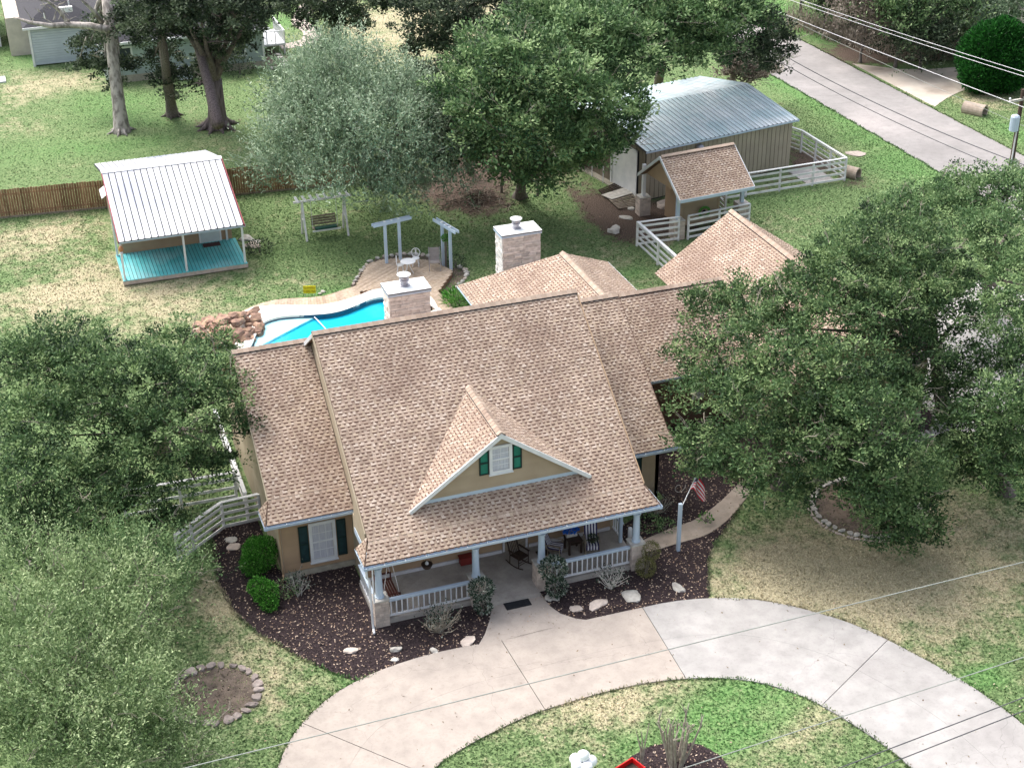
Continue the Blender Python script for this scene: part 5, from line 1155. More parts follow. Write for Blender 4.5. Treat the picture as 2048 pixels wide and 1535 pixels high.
MB().solid([Q(-.25, -.33, EZ-.03), Q(LX+.25, -.33, EZ-.03), Q(LX+.25, -.33, EZ-.12), Q(-.25, -.33, EZ-.12)], -uy*.04).build('eave_trim', bluewhite, WS)
vq = Q(3.9, -.22, 2.7); vt = MB().lathe(vq, [(.16, -.4), (.16, .1), (.24, .12), (.25, .2), (.18, .32), (.05, .36)], 14).build('vent', steel, WS)
for i, (q_, dz) in enumerate((((1184, 353), 1.4), ((1206, 366), 1.2))): p = at(*q_); t = thing('hose_stand', ('white pipe with a bucket by the workshop wall', 'second white pipe beside the workshop slab')[i], 'pipe', tuple(p)); piece('pipe', cream, p, p+Vector((0, 0, dz)), .05, .05, t)
# pallets and boards in front of the workshop
t = thing('wooden_pallet', 'wooden slatted pallets lying on the ground before the roller door', 'pallet', tuple(at(1230, 398)))
pa, pb, pc, pd = at(1197, 384), at(1240, 366), at(1282, 412), at(1236, 420)
for k in range(17):
    f = k/16; p, q = pa.lerp(pd, f), pb.lerp(pc, f)
    if 5 <= k <= 8: continue
    piece('slat', greywood if k > 8 else darkwood, p+Vector((0, 0, .12)), q+Vector((0, 0, .12)), .10, .025, t)
for f in (.05, .5, .95): piece('bearer', darkwood, pa.lerp(pb, f)+Vector((0, 0, .06)), pd.lerp(pc, f)+Vector((0, 0, .06)), .09, .09, t)
piece('board', rockm, pa.lerp(pd, .42)+Vector((0, 0, .15)), pb.lerp(pc, .42)+Vector((0, 0, .15)), 1.0, .03, t)

# ------------------------------------------------------------------ neighbouring houses
def lap_house_wall(root, p, q, z0, z1, m, step=.2):
    w_ = MB().solid([Vector((*p, z0)), Vector((*q, z0)), Vector((*q, z1)), Vector((*p, z1))], (0, .12, 0)).build('wall', m, root)
    z = z0+.02
    while z < z1-.05: piece('siding_board', m, (p[0], p[1]-.02, z+step/2), (q[0], q[1]-.02, z+step/2), .025, step*.86, w_); z += step
    return w_
NH = thing('neighbour_house', 'grey blue clapboard house with dark roof beyond the back lawn', 'house', (3, 76, 0))
lap_house_wall(NH, (-6.6, 79.3), (-1.5, 79.3), .1, 3.15, greysid)
MB().solid([(-6.6, 79.3, 0), (-6.6, 90, 0), (-6.6, 90, 3.15), (-6.6, 79.3, 3.15)], (.12, 0, 0)).build('wall', greysid, NH)
piece('corner_board', white, (-6.62, 79.27, 0), (-6.62, 79.27, 3.15), .16, .12, NH); MB().box(-8.2, -6.6, 83, 90, 0, 3.1).build('wall', mat('pale_garage', (.60, .53, .46), None, 2, .8), NH)
lap_house_wall(NH, (-1.6, 72.4), (10.6, 72.4), .55, 3.2, sagesid)
MB().box(-1.6, 10.6, 72.36, 72.5, 0, .55).build('foundation_strip', found, NH); MB().solid([(10.6, 72.4, 0), (10.6, 84, 0), (10.6, 84, 3.2), (10.6, 72.4, 3.2)], (-.12, 0, 0)).build('wall', sagesid, NH)
MB().box(-1.6, -1.5, 72.4, 79.3, 0, 3.2).build('wall', sagesid, NH)
piece('corner_board', white, (10.6, 72.35, .5), (10.6, 72.35, 3.2), .16, .12, NH); piece('corner_board', white, (-1.6, 72.35, .3), (-1.6, 72.35, 3.2), .16, .12, NH)
for cx in (8.6, -.1): window(NH, (cx, 72.36, 1.95), (1, 0, 0), (0, -1, 0), 1.25, 1.7, white, 1, 2, .14, pane_m=mat('dark_pane_%d' % int(cx), (.05, .06, .08), None, 2, .2))
window(NH, (3.2, 72.36, 2.55), (1, 0, 0), (0, -1, 0), 1.1, .5, white, 1, 2, .12, pane_m=glass)
def hip_roof(root, x0, x1, y0, y1, ze, m, sl=.55, lab='roof'):
    h = min(x1-x0, y1-y0)/2; zt = ze+h*sl
    if (x1-x0) >= (y1-y0): r0, r1 = (x0+h, (y0+y1)/2, zt), (x1-h, (y0+y1)/2, zt)
    else: r0, r1 = ((x0+x1)/2, y0+h, zt), ((x0+x1)/2, y1-h, zt)
    vs = [(x0, y0, ze), (x1, y0, ze), (x1, y1, ze), (x0, y1, ze), r0, r1]
    fs = [(0, 1, 5, 4), (1, 2, 5), (2, 3, 4, 5), (3, 0, 4), (3, 2, 1, 0)] if (x1-x0) >= (y1-y0) else [(0, 1, 4), (1, 2, 5, 4), (2, 3, 5), (3, 0, 4, 5), (3, 2, 1, 0)]
    return MB().add(vs, fs).build(lab, m, root)
hip_roof(NH, -7.1, -1.0, 78.9, 92, 3.2, darkroof); hip_roof(NH, -2.1, 11.1, 71.9, 86, 3.25, darkroof)
MB().box(-7.1, 11.1, 78.82, 78.9, 3.05, 3.22).build('fascia', white, NH); MB().box(-2.1, 11.15, 71.8, 71.9, 3.08, 3.26).build('fascia', white, NH)
for q_ in ((90, 38), (138, 12), (197, 25)): p = at(*q_, 4.3); MB().cyl(p, p+Vector((0, 0, .45)), .06, n=8).build('vent_pipe', white, NH)
p = at(132, 20, 4.4); MB().box(p.x-.5, p.x+.5, p.y, p.y+.4, 4.2, 4.6).build('roof_box', white, NH)
# back deck with railings
dkx = MB().box(10.7, 13.0, 75.5, 80, .75, .9).build('deck', white, NH)
for i in range(9): piece('baluster', cream, (12.95, 75.6+i*.55, .9), (12.95, 75.6+i*.55, 1.9), .07, .07, dkx)
for x in (10.8, 11.5, 12.2, 12.95): piece('baluster', cream, (x, 75.55, .9), (x, 75.55, 1.9), .07, .07, dkx)
piece('railing', white, (12.95, 75.5, 1.92), (12.95, 80.3, 1.92), .1, .06, dkx); piece('railing', white, (10.7, 75.55, 1.92), (12.95, 75.55, 1.92), .1, .06, dkx)
for x, y in ((10.9, 75.7), (12.9, 75.7), (12.9, 79.8)): piece('post', cream, (x, y, 0), (x, y, .8), .12, .12, dkx)
t = thing('air_conditioner', 'grey air conditioner unit against the sage clapboard wall', 'air conditioner', (4.1, 71.5, 0)); MB().box(3.6, 4.7, 71.1, 71.9, .1, .95).build('case', greysid, t); MB().lathe((4.15, 71.5, .95), [(.36, 0), (.36, .03)], 16).build('fan_grille', blackm, t)
NG = thing('neighbour_garage', 'small grey blue building at the top left corner', 'building', (-11, 88, 0)); lap_house_wall(NG, (-14, 86.3), (-8.9, 86.3), .3, 3.2, greysid, .28); hip_roof(NG, -14.5, -8.4, 85.9, 96, 3.25, greyroof); MB().box(-14, -8.95, 86.3, 95, 0, 3.2).build('wall', greysid, NG)
piece('corner_board', white, (-8.88, 86.25, 0), (-8.88, 86.25, 3.2), .14, .14, NG)
p = at(2, 161); t = thing('white_slab', 'small white slab lying on the grass at the left edge', 'slab', (p.x, p.y, 0)); MB().box(p.x-.5, p.x+.35, p.y-.7, p.y+.7, .0, .12).build('slab', white, t)
se = thing('stone_edging', 'pale stones edging the triangular bed beside the grey blue house', 'edging', tuple(at(560, 125)))
for k, (u, v, r_) in enumerate(((566, 132, .3), (569, 126, .3), (560, 118, .3), (556, 112, .28), (573, 136, .3), (566, 137, .28), (558, 138, .25), (550, 138, .25), (542, 138, .25))):
    c_ = at(u, v); rock('stone', (c_.x, c_.y, .08), r_, rockm, 900+k, parent=se)

# ------------------------------------------------------------------ roadside: gate pier, culverts, utility pole and wires
p = at(1938, 118); GPi = thing('gate_pier', 'red brick gate pier topped by a round concrete ball', 'gate pier', (p.x, p.y, 0))
stone_block('pier_shaft', GPi, GPi, p.x-.45, p.x+.45, p.y-.45, p.y+.45, 0, 2.5, brick, brick, .16, .25, .45, 'fl', seed=91)
MB().box(p.x-.6, p.x+.6, p.y-.6, p.y+.6, 2.5, 2.68).build('cap', rockm, GPi); MB().lathe((p.x, p.y, 2.68), [(.3, 0), (.18, .1), (.16, .2)], 12).build('neck', rockm, GPi); MB().ball((p.x, p.y, 3.15), .38).build('ball', rockm, GPi, smooth=True)
def culvert(label, q, ang, L_=2.0, r_=.42):
    p = at(*q); t = thing('culvert_pipe', label, 'culvert', (p.x, p.y, 0)); d = Vector((math.cos(ang), math.sin(ang), 0)); c0 = p+Vector((0, 0, .28)); c1 = c0+d*L_
    n = 20; b = MB(); k = []
    for c_, rr in ((c0, r_), (c0, r_*.78), (c1, r_*.78), (c1, r_)):
        s_ = Vector((-d.y, d.x, 0)); k.append([c_+s_*rr*math.cos(2*math.pi*i/n)+Vector((0, 0, rr*math.sin(2*math.pi*i/n))) for i in range(n)])
    vs = [v for r in k for v in r]; b.add(vs, [(a*n+i, a*n+(i+1) % n, ((a+1) % 4)*n+(i+1) % n, ((a+1) % 4)*n+i) for a in range(4) for i in range(n)])
    b.build('pipe', claym, t, smooth=False); MB().cyl(c0+d*.35, c0+d*.4, r_*.77, n=20).build('dark_inside', blackm, t)
    return t
culvert('open concrete culvert pipe end on the grass beside the far driveway', (1969, 232), math.radians(118), 1.6, .5); culvert('dark open culvert pipe by the corner of the white fence', (1716, 357), math.radians(120), .9, .42)
pb_ = at(1995, 560); ptop = at(2052, 188, 8.2)
PL = thing('utility_pole', 'dark wooden utility pole with a transformer at the right edge', 'utility pole', (pb_.x, pb_.y, 0))
pp0 = Vector((45.9, 24.0, 0)); 
lo_, hi_ = 0, 20
ptop = Vector((46.25, 24.2, 0))
def zfit(x, y, v):
    lo, hi = 0., 25.
    for _ in range(40):
        m_ = (lo+hi)/2; d = np.array([x, y, m_])-CP; t_ = d @ CF; vv = IH/2-FPX*(d @ CU)/t_
        if vv > v: lo = m_
        else: hi = m_
    return lo
def xfit(y, u, z):
    lo, hi = 20., 90.
    for _ in range(40):
        m_ = (lo+hi)/2; d = np.array([m_, y, z])-CP; t_ = d @ CF; uu_ = IW/2+FPX*(d @ CR)/t_
        if uu_ < u: lo = m_
        else: hi = m_
    return lo
py_ = 24.0; px_ = xfit(py_, 2046, 7.5); zt_ = zfit(px_, py_, 178); px_ = xfit(py_, 2047, zt_)
MB().tube([(px_, py_, 0), (px_, py_, zt_)], [.17, .11], 12).build('pole_shaft', polem, PL)
zr_ = zfit(px_, py_, 245); MB().lathe((px_-.32, py_-.1, zr_-.45), [(.18, 0), (.26, .05), (.26, .85), (.2, .93), (.1, .98)], 16).build('transformer', bluewhite, PL)
zc = zfit(px_, py_, 205); piece('crossarm', rockm, (px_-.95, py_-.15, zc+.2), (px_+.95, py_+.05, zc+.2), .12, .12, PL)
for dx in (-.85, 0, .85): MB().lathe((px_+dx, py_-.05, zc+.26), [(.05, 0), (.07, .08), (.03, .14)], 8).build('insulator', white, PL)
MB().cyl((px_-.18, py_-.14, .2), (px_-.13, py_-.14, zr_-.5), .045, n=6).build('conduit', cream, PL)
def wire(label, p, q, sag, m, r_=.02, group='overhead wires'):
    p, q = Vector(p), Vector(q); pts = [p.lerp(q, i/24)-Vector((0, 0, sag*4*(i/24)*(1-i/24))) for i in range(25)]
    return MB().tube(pts, r_, 5, caps=True).build('overhead_wire', m, None, label=label, cat='wire', group=group)
def wpt(q, z): p = at(q[0], q[1], z); return (p.x, p.y, z)
wire('single pale overhead wire crossing the grass verge to the utility pole', wpt((1470, -12), 8.0), wpt((2110, 238), zc+.3), .1, cream, .019)
wire('upper pale overhead wire over the woods', wpt((1560, -14), 8.4), wpt((2110, 163), zc+.9), .1, cream, .017); wire('lower pale overhead wire over the woods', wpt((1545, -12), 8.1), wpt((2110, 172), zc+.7), .1, cream, .017)
wire('thin wire passing low beside the far culvert', wpt((1440, -30), 4.5), wpt((2100, 275), 4.5), .2, wirem, .012)
wire('dark sagging cable above the road, upper strand', wpt((1540, 95), 5.0), wpt((2110, 352), 5.4), .5, wired, .03); wire('dark sagging cable above the road, lower strand', wpt((1520, 100), 4.6), wpt((2110, 378), 5.0), .5, wired, .025)
wire('pale wire crossing the front lawn and driveway to the lower left', wpt((300, 1552), 7.0), wpt((2110, 1108), 8.0), .0, wirem, .016)
wire('pale wire over the circle lawn with pruned shrub', wpt((1300, 1557), 7.0), wpt((2110, 1293), 8.0), .0, wirem, .014)
wire('dark wire over the lower right of the driveway', wpt((1560, 1580), 7.0), wpt((2110, 1370), 8.0), .0, wired, .016); wire('second dark wire over the lower right corner of the driveway', wpt((1640, 1580), 7.0), wpt((2110, 1396), 8.0), .0, wired, .016)

# ------------------------------------------------------------------ garden stones
STN = [((1195, 1210), .45, 'broad flat pale stone in the right bed nearest the driveway', .25), ((1263, 1193), .52, 'long grey flat stone in the right bed', .22), ((1356, 1176), .34, 'pale yellowish flat stone at the right end of the mulch bed', .25), ((1152, 1218), .24, 'small pinkish stone in the right bed', .3), ((1098, 1197), .2, 'small white stone beside the flowering bush', .5), ((1112, 1197), .17, 'thin white stone next to the flowering bush base', .7),
       ((701, 1302), .28, 'white painted stone near the lower edge of the left bed', .4), ((791, 1300), .24, 'round white stone in the left mulch bed', .6), ((868, 1302), .2, 'small white stone by the driveway edge of the left bed', .5), ((935, 1283), .3, 'tan flat stone near the entry walk', .3), ((790, 1320), .14, 'tiny pale stone near the left bed edge', .5),
       ((463, 1080), .26, 'upper stepping stone by the angled white fence', .2), ((467, 1094), .28, 'lower stepping stone by the angled white fence', .2), ((1228, 462), .45, 'grey boulder in the dirt left of the well house', .7), ((1262, 418), .22, 'small white rock by the pallets', .6), ((1328, 412), .55, 'large pale boulder behind the stone pier', .6), ((1253, 436), .45, 'long flat tan stone before the stone pier', .2),
       ((493, 478), .42, 'white rock by the right cabin post', .5), ((503, 492), .45, 'flat white rock beside the cabin porch', .3), ((513, 484), .3, 'small pale rock right of the cabin porch', .3), ((1470, 238), .0, '', 0), ((1712, 308), .55, 'flat pale rock on the verge above the fence', .12), ((640, 588), .12, 'small white pebble pair beside the yellow sign', .6), ((646, 584), .13, 'white pebble just right of the yellow sign', .6)]
for k, (q_, r_, lab, fl) in enumerate(STN):
    if r_: c_ = at(*q_); rock('garden_stone', (c_.x, c_.y, .03), r_, rockm if k % 3 else stonem, 700+k, fl, label=lab, cat='stone')
def stone_ring(label, cx, cy, r_, m, n, seed, a0=0, a1=2*math.pi, h=.12, sq=1.0):
    t = thing('stone_ring', label, 'edging', (cx, cy, 0)); rs = random.Random(seed)
    for i in range(n): a = a0+(a1-a0)*(i+rs.uniform(-.15, .15))/n; rock('stone', (cx+r_*math.cos(a), cy+r_*sq*math.sin(a), h*.5), rs.uniform(.85, 1.15)*r_*abs(a1-a0)/n*.52, m, seed*50+i, .45, parent=t)
rc_ = at(428, 1388); stone_ring('ring of flat pinkish stones round bare soil beside the lower left trees', rc_.x, rc_.y, 1.55, mat('flat_pink_stone', (.36, .31, .285), (.24, .20, .185), 4, .9, rand=.2), 26, 3)
flat('mulch_bed', [(rc_.x+1.45*math.cos(a), rc_.y+1.45*math.sin(a)) for a in np.linspace(0, 6.28, 30)[:-1]], dirt, .012)
stone_ring('ring of white rocks round the base of the right front oak', 21.7, 1.0, 2.2, rockm, 44, 4)
stone_ring('lower course of pink stones under the white rock ring', 21.7, .95, 2.42, stonem, 46, 5, math.pi*.9, math.pi*1.9, .05)
flat('mulch_bed', [(21.7+2.1*math.cos(a), 1.0+2.1*math.sin(a)) for a in np.linspace(0, 6.28, 30)[:-1]], dirt, .013)
flat('mulch_bed', [(27.0+1.7*math.cos(a), 7.0+1.7*math.sin(a)) for a in np.linspace(0, 6.28, 30)[:-1]], mulch, .05)
stone_ring('curved pale kerb round the dark mulch circle under the right oaks', 27.0, 7.0, 1.8, rockm, 34, 6, h=.2)
# brush heap
p = at(948, 402); bh = MB(); rs = random.Random(9)
for k in range(420):
    a = rs.uniform(0, 6.28); r_ = abs(rs.gauss(0, 1.1)); c_ = p+Vector((r_*math.cos(a)*1.2, r_*math.sin(a), max(.03, .38-.2*r_+rs.uniform(-.1, .1)))); th = rs.uniform(0, 6.28); l = rs.uniform(.15, .5)
    d = Vector((math.cos(th), math.sin(th), rs.uniform(-.3, .5)))*l; bh.tube([c_-d, c_+Vector((0, 0, rs.uniform(-.03, .06))), c_+d], rs.uniform(.008, .022), 3, mi=rs.randrange(3), caps=False)
bh.build('brush_heap', [twigm, darkwood, greywood], None, fix=False, label='heap of cut twigs and sticks on bare ground by the back trees', cat='brush heap')
# lamp post with white globes and red wagon at the bottom edge
lx, ly = at(1166, 1520, 2.3).x, at(1166, 1520, 2.3).y; t = thing('globe_lamp', 'lamp post with a cluster of five white globes on the circle lawn', 'lamp', (lx, ly, 0))
MB().lathe((lx, ly, 0), [(.16, 0), (.16, .1), (.06, .3), (.045, 2.0), (.07, 2.05)], 12).build('post', trim, t)
for a, rr, zz in ((60, .26, 2.25), (132, .26, 2.25), (204, .26, 2.25), (276, .26, 2.25), (348, .26, 2.25), (0, 0, 2.5)):
    gx_, gy_ = lx+rr*math.cos(math.radians(a)), ly+rr*math.sin(math.radians(a)); MB().tube([(lx, ly, 2.0), (gx_, gy_, zz-.15)], .02, 6).build('arm', trim, t); MB().ball((gx_, gy_, zz), .19, seg=20, ring=14).build('globe', globem, t, smooth=True)
p = at(1250, 1551); t = thing('red_cart', 'bright red metal garden cart at the edge of the small mulch circle', 'cart', (p.x, p.y, 0))
cX = Matrix.Translation(Vector((p.x, p.y-.25, .32))) @ Matrix.Rotation(.35, 4, 'Z'); C_ = lambda *a: cX @ Vector(a)
for a_, b_ in (((-.45, -.3), (.45, -.3)), ((.45, -.3), (.45, .3)), ((.45, .3), (-.45, .3)), ((-.45, .3), (-.45, -.3))): piece('side', red, C_(*a_, .12), C_(*b_, .12), .04, .2, t)
piece('bed', darkwood, C_(-.44, 0, .02), C_(.44, 0, .02), .58, .03, t)
for a_ in (-.3, .3):
    for b_ in (-.33, .33): MB().cyl(C_(a_, b_-.02, -.18), C_(a_, b_+.02, -.18), .13, n=14).build('wheel', blackm, t)
MB().tube([C_(-.45, 0, .0), C_(-.8, 0, .25), C_(-1.0, 0, .5)], .015, 6).build('handle', red, t)

# ------------------------------------------------------------------ plants
def arr(*x): return np.array(x, float)
def shrub(name, label, balls, leafm, n, L, W_, seed, cat='shrub', stems=6, group=None, dens=1.0):
    c0 = balls[0]; t = thing(name, label, cat, (c0[0], c0[1], 0), 0, group)
    leaves_obj('foliage', [leaf_quads(arr(b[0], b[1], b[2]), arr(b[3], b[3], b[4]), int(n*b[3]**2*dens), L, W_, seed+i, .5) for i, b in enumerate(balls)], LF[leafm], t)
    b_ = MB(); rs = random.Random(seed)
    for k in range(stems): q_ = balls[k % len(balls)]; b_.tube([(c0[0]+rs.uniform(-.06, .06), c0[1]+rs.uniform(-.06, .06), 0), (q_[0]+rs.uniform(-.15, .15), q_[1]+rs.uniform(-.15, .15), q_[2])], [.025, .01], 5)
    b_.build('stem', bark, t); return t
p = at(520, 1150); shrub('boxwood', 'round bright green shrub at the left corner of the house', [(p.x+.1, p.y+.3, .75, .70, .72), (p.x-.25, p.y+.1, .55, .48, .5), (p.x+.4, p.y+.45, .95, .45, .48), (p.x+.0, p.y+.75, .8, .42, .5)], 'box', 5200, .085, .05, 11)
p = at(532, 1215); shrub('boxwood', 'smaller bright green shrub in front of the round one', [(p.x+.1, p.y+.25, .5, .5, .5), (p.x+.12, p.y-.15, .3, .36, .3), (p.x-.1, p.y+.6, .6, .45, .4)], 'box', 5200, .085, .05, 12)
p = at(575, 1190); shrub('low_shrub', 'loose low green shrub between the round shrubs and window', [(p.x, p.y, .35, .5, .3)], 'mid', 900, .12, .05, 13)
p = at(965, 1232); shrub('camellia', 'dark two-tiered camellia bush left of the entry walk', [(p.x, p.y+.05, 1.25, .48, .42), (p.x+.02, p.y, .55, .34, .4)], 'came', 3800, .10, .06, 14)
p = at(1108, 1200); shrub('camellia', 'dark flowering camellia bush right of the entry walk', [(p.x+.0, p.y+.1, 1.42, .55, .48), (p.x+.1, p.y, .62, .42, .42)], 'came', 3800, .10, .06, 15)
p = at(1293, 1152); shrub('topiary', 'olive green clipped double-ball shrub beside the right porch pier', [(p.x-.05, p.y, .45, .42, .42), (p.x+.3, p.y+.3, .95, .38, .42)], 'tan', 9000, .05, .03, 16)
p = at(918, 612); shrub('lily_clump', 'grassy green clump between pool deck and back wing gutter', [(p.x, p.y, .35, .75, .5)], 'box', 1500, .5, .035, 17, 'plant')
p = at(880, 478, .9); shrub('hanging_fern', 'small green fern hanging between the right pergola posts', [(12.45, 30.1, 1.95, .2, .18)], 'box', 7000, .1, .04, 18, 'plant')
p = at(520, 505); shrub('bare_bush', 'dark low bush beside the right end of the cabin porch', [(p.x, p.y, .35, .8, .4)], 'dark', 700, .14, .06, 19)
p = at(900, 545); shrub('low_shrub', 'dark green shrub right of the pergola', [(p.x+.5, p.y+.6, .3, .6, .4)], 'dark', 900, .14, .05, 20)
p = at(1330, 1058); shrub('low_shrub', 'small green perennial in leaf litter right of the porch', [(p.x, p.y, .2, .4, .25), (p.x-.6, p.y+.3, .25, .6, .3)], 'mid', 800, .14, .06, 21)
p = at(1415, 1050); shrub('low_shrub', 'small green plant under the flag', [(p.x, p.y+.2, .2, .3, .25)], 'box', 1200, .12, .05, 22)
p = at(480, 150); shrub('bare_bush', 'dark twiggy bush against the sage clapboard wall', [(p.x, p.y, .7, 1.3, .8)], 'dark', 260, .2, .1, 23)
p = at(1400, 940); shrub('low_shrub', 'dark shrub in the mulch beside the right wing', [(p.x, p.y, .5, .7, .5), (p.x+1, p.y-.8, .4, .6, .4)], 'dark', 700, .14, .06, 24)
p = at(1980, 185); t = shrub('arborvitae', 'huge rounded dark green evergreen shrub beside the gate pier', [(p.x+.6, p.y+1.0, 2.3, 2.7, 2.6), (p.x+2.0, p.y+.9, 2.5, 2.0, 2.3), (p.x-.4, p.y+.6, 3.3, 1.6, 1.9), (p.x+1.0, p.y+.6, 3.9, 1.5, 1.5), (p.x-.9, p.y+.2, 1.5, 1.6, 1.4), (p.x+.8, p.y-.3, 1.4, 1.7, 1.3)], 'yew', 2600, .26, .085, 25)
def bare_shrub(label, q, r_, h_, n, seed, m=twigm, leafy=0, name='bare_shrub', thick=.018):
    c_ = at(*q); t = thing(name, label, 'shrub', (c_.x, c_.y, 0)); b = MB(); rs = random.Random(seed); L = []
    for k in range(n):
        a = rs.uniform(0, 6.28); f = rs.uniform(.3, 1); e = c_+Vector((r_*f*math.cos(a), r_*f*math.sin(a), h_*rs.uniform(.6, 1))); s_ = c_+Vector((rs.uniform(-.1, .1), rs.uniform(-.1, .1), 0)); mid = s_.lerp(e, .5)+Vector((rs.uniform(-.1, .1), rs.uniform(-.1, .1), -.05))*r_
        b.tube([s_, mid, e], [thick, thick*.75, thick*.35], 5, caps=False)
        for j in range(3): s2 = s_.lerp(e, rs.uniform(.5, .95)); e2 = s2+Vector((rs.uniform(-1, 1), rs.uniform(-1, 1), rs.uniform(.1, .9)))*h_*.28; b.tube([s2, e2], [thick*.45, thick*.22], 4, caps=False); L.append(e2)
    b.build('branch', m, t, fix=False)
    if leafy: leaves_obj('foliage', [leaf_quads(arr(*v), arr(.14, .14, .12), leafy, .08, .05, seed+i) for i, v in enumerate(L)], LF['came'], t)
    return t
bare_shrub('bare white-stemmed rose bush under the left wing window', (600, 1190), .55, .95, 12, 31, rockm, 6)
bare_shrub('sprawling twiggy bush before the left porch railing', (880, 1262), .95, .95, 46, 32, twigm, 3); bare_shrub('pale leafless bush before the right porch railing', (1222, 1176), .75, .85, 26, 33, rockm, 3)
bare_shrub('tan dry bush behind the right porch corner', (1310, 1030), .9, .8, 40, 34, twigm, 3)
# hard-pruned crape myrtle in the mulch circle
c_ = at(1352, 1530); t = thing('pruned_crape_myrtle', 'hard-pruned leafless shrub with knobbly pale stems in the mulch circle', 'shrub', (c_.x, c_.y, 0)); rs = random.Random(4)
for k in range(15):
    a = k*2.4; f = .25+.75*rs.random(); e = c_+Vector((.95*f*math.cos(a), .7*f*math.sin(a), rs.uniform(1.3, 1.9))); s_ = c_+Vector((.2*math.cos(a), .2*math.sin(a), 0)); b = MB(); m1 = s_.lerp(e, .45)+Vector((0, 0, -.12)); b.tube([s_, m1, e], [.05, .038, .028], 7); b.ball(e, .042, seg=6, ring=4)
    for j in range(3): e2 = e+Vector((rs.uniform(-.22, .22), rs.uniform(-.22, .22), rs.uniform(.15, .45))); b.tube([e, e2], [.022, .012], 5)
    b.build('stem', twigm, t)
c_ = at(1283, 1532); b = MB()
for a, l in ((.25, 1.5), (-.2, 1.2), (0, 1.0)): b.tube([c_, c_+Vector((a*.3, 0, .8)), c_+Vector((a, .1, .8+l*.6))], [.04, .03, .012], 6)
b.build('sapling', twigm, None, label='slender bare sapling rising beside the red cart', cat='sapling')

# ------------------------------------------------------------------ trees: tapered trunk, limbs, crowns of leaf clumps
def crown_leaves(blobs, style, seed):
    """blobs: (x, y, z, r, rz); style: dict(L leaf length, W width, cl clump radius, per leaves per clump, dens clumps per r^2, spray 0..1)"""
    rs = np.random.RandomState(seed); Vs = []; Ts = []
    for (x, y, z, r, rz) in blobs:
        m = max(4, int(style['dens']*r*r)); d = rs.normal(size=(m, 3)); d[:, 2] = np.where(d[:, 2] < -.35, -d[:, 2], d[:, 2]); d /= np.linalg.norm(d, axis=1)[:, None]
        rad = rs.uniform(.50, 1.06, m)[:, None]; C = arr(x, y, z)+d*rad*arr(r, r, rz)
        k = style['per']; cr = style['cl']*rs.uniform(.6, 1.35, m)
        ct = np.clip(rs.normal(.46, .27, m), 0, 1)
        if style.get('sprig'):
            sg = style['sprig']; kk = k//sg; ax = d[:, None, :]*style['spray']+rs.normal(size=(m, sg, 3))*.55+arr(0, 0, style['up']); ax /= np.linalg.norm(ax, axis=2)[:, :, None]
            st0 = C[:, None, :]+rs.normal(size=(m, sg, 3))*(cr[:, None, None]*.45); tpar = np.linspace(0, 1, kk)[None, None, :, None]
            P = st0[:, :, None, :]+ax[:, :, None, :]*tpar*(cr[:, None, None, None]*rs.uniform(.9, 1.8, (m, sg, 1, 1)))+rs.normal(size=(m, sg, kk, 3))*.035
            P = P.reshape(-1, 3); n = len(P); axr = np.repeat(ax.reshape(-1, 3), kk, 0); a = axr*1.0+rs.normal(size=(n, 3))*.75; a /= np.linalg.norm(a, axis=1)[:, None]
            q = np.cross(a, rs.normal(size=(n, 3))*.7+arr(0, 0, 1)); q /= (np.linalg.norm(q, axis=1)[:, None]+1e-6); l = (style['L']*rs.uniform(.6, 1.35, n))[:, None]; w_ = (style['W']*rs.uniform(.7, 1.3, n))[:, None]
            Vs.append(np.stack([P, P+a*l*.5-q*w_*.5, P+a*l, P+a*l*.5+q*w_*.5], 1)); Ts.append(np.clip(np.repeat(ct, sg*kk)*.75+np.tile(np.linspace(0, .35, kk), m*sg)+rs.normal(0, .14, n), 0, 1)); continue
        off = rs.normal(size=(m, k, 3)); off /= np.linalg.norm(off, axis=2)[:, :, None]; off *= (rs.uniform(0, 1, (m, k))**.45)[:, :, None]*cr[:, None, None]; off[:, :, 2] *= .62
        P = (C[:, None, :]+off).reshape(-1, 3); n = len(P)
        out = (off/(np.linalg.norm(off, axis=2)[:, :, None]+1e-6)).reshape(-1, 3)
        a = out*.8+np.repeat(d, k, 0)*style['spray']+rs.normal(size=(n, 3))*.55+arr(0, 0, style.get('up', .25)); a /= np.linalg.norm(a, axis=1)[:, None]
        q = np.cross(a, rs.normal(size=(n, 3))*.8+arr(0, 0, 1.0)); q /= (np.linalg.norm(q, axis=1)[:, None]+1e-6)
        l = (style['L']*rs.uniform(.6, 1.35, n))[:, None]; w_ = (style['W']*rs.uniform(.7, 1.3, n))[:, None]
        Vs.append(np.stack([P-a*l*.5, P-q*w_*.5, P+a*l*.5, P+q*w_*.5], 1)); Ts.append(np.clip(np.repeat(ct, k)+rs.normal(0, .16, n), 0, 1))
    V = np.concatenate(Vs).reshape(-1, 3); T_ = np.concatenate(Ts); return V, T_
STY = dict(
    oak=dict(L=.16, W=.075, cl=.50, per=54, dens=19, spray=.3),
    feather=dict(L=.13, W=.045, cl=.50, per=72, sprig=8, dens=20, spray=.9, up=.75),
    silver=dict(L=.22, W=.075, cl=.75, per=64, sprig=8, dens=14, spray=.8, up=.9),
    far=dict(L=.27, W=.13, cl=.80, per=56, dens=9, spray=.4),
    fard=dict(L=.25, W=.13, cl=.60, per=46, dens=12, spray=.2),
    bush=dict(L=.30, W=.11, cl=1.0, per=64, sprig=8, dens=7, spray=.5, up=.7))
NT = [0]
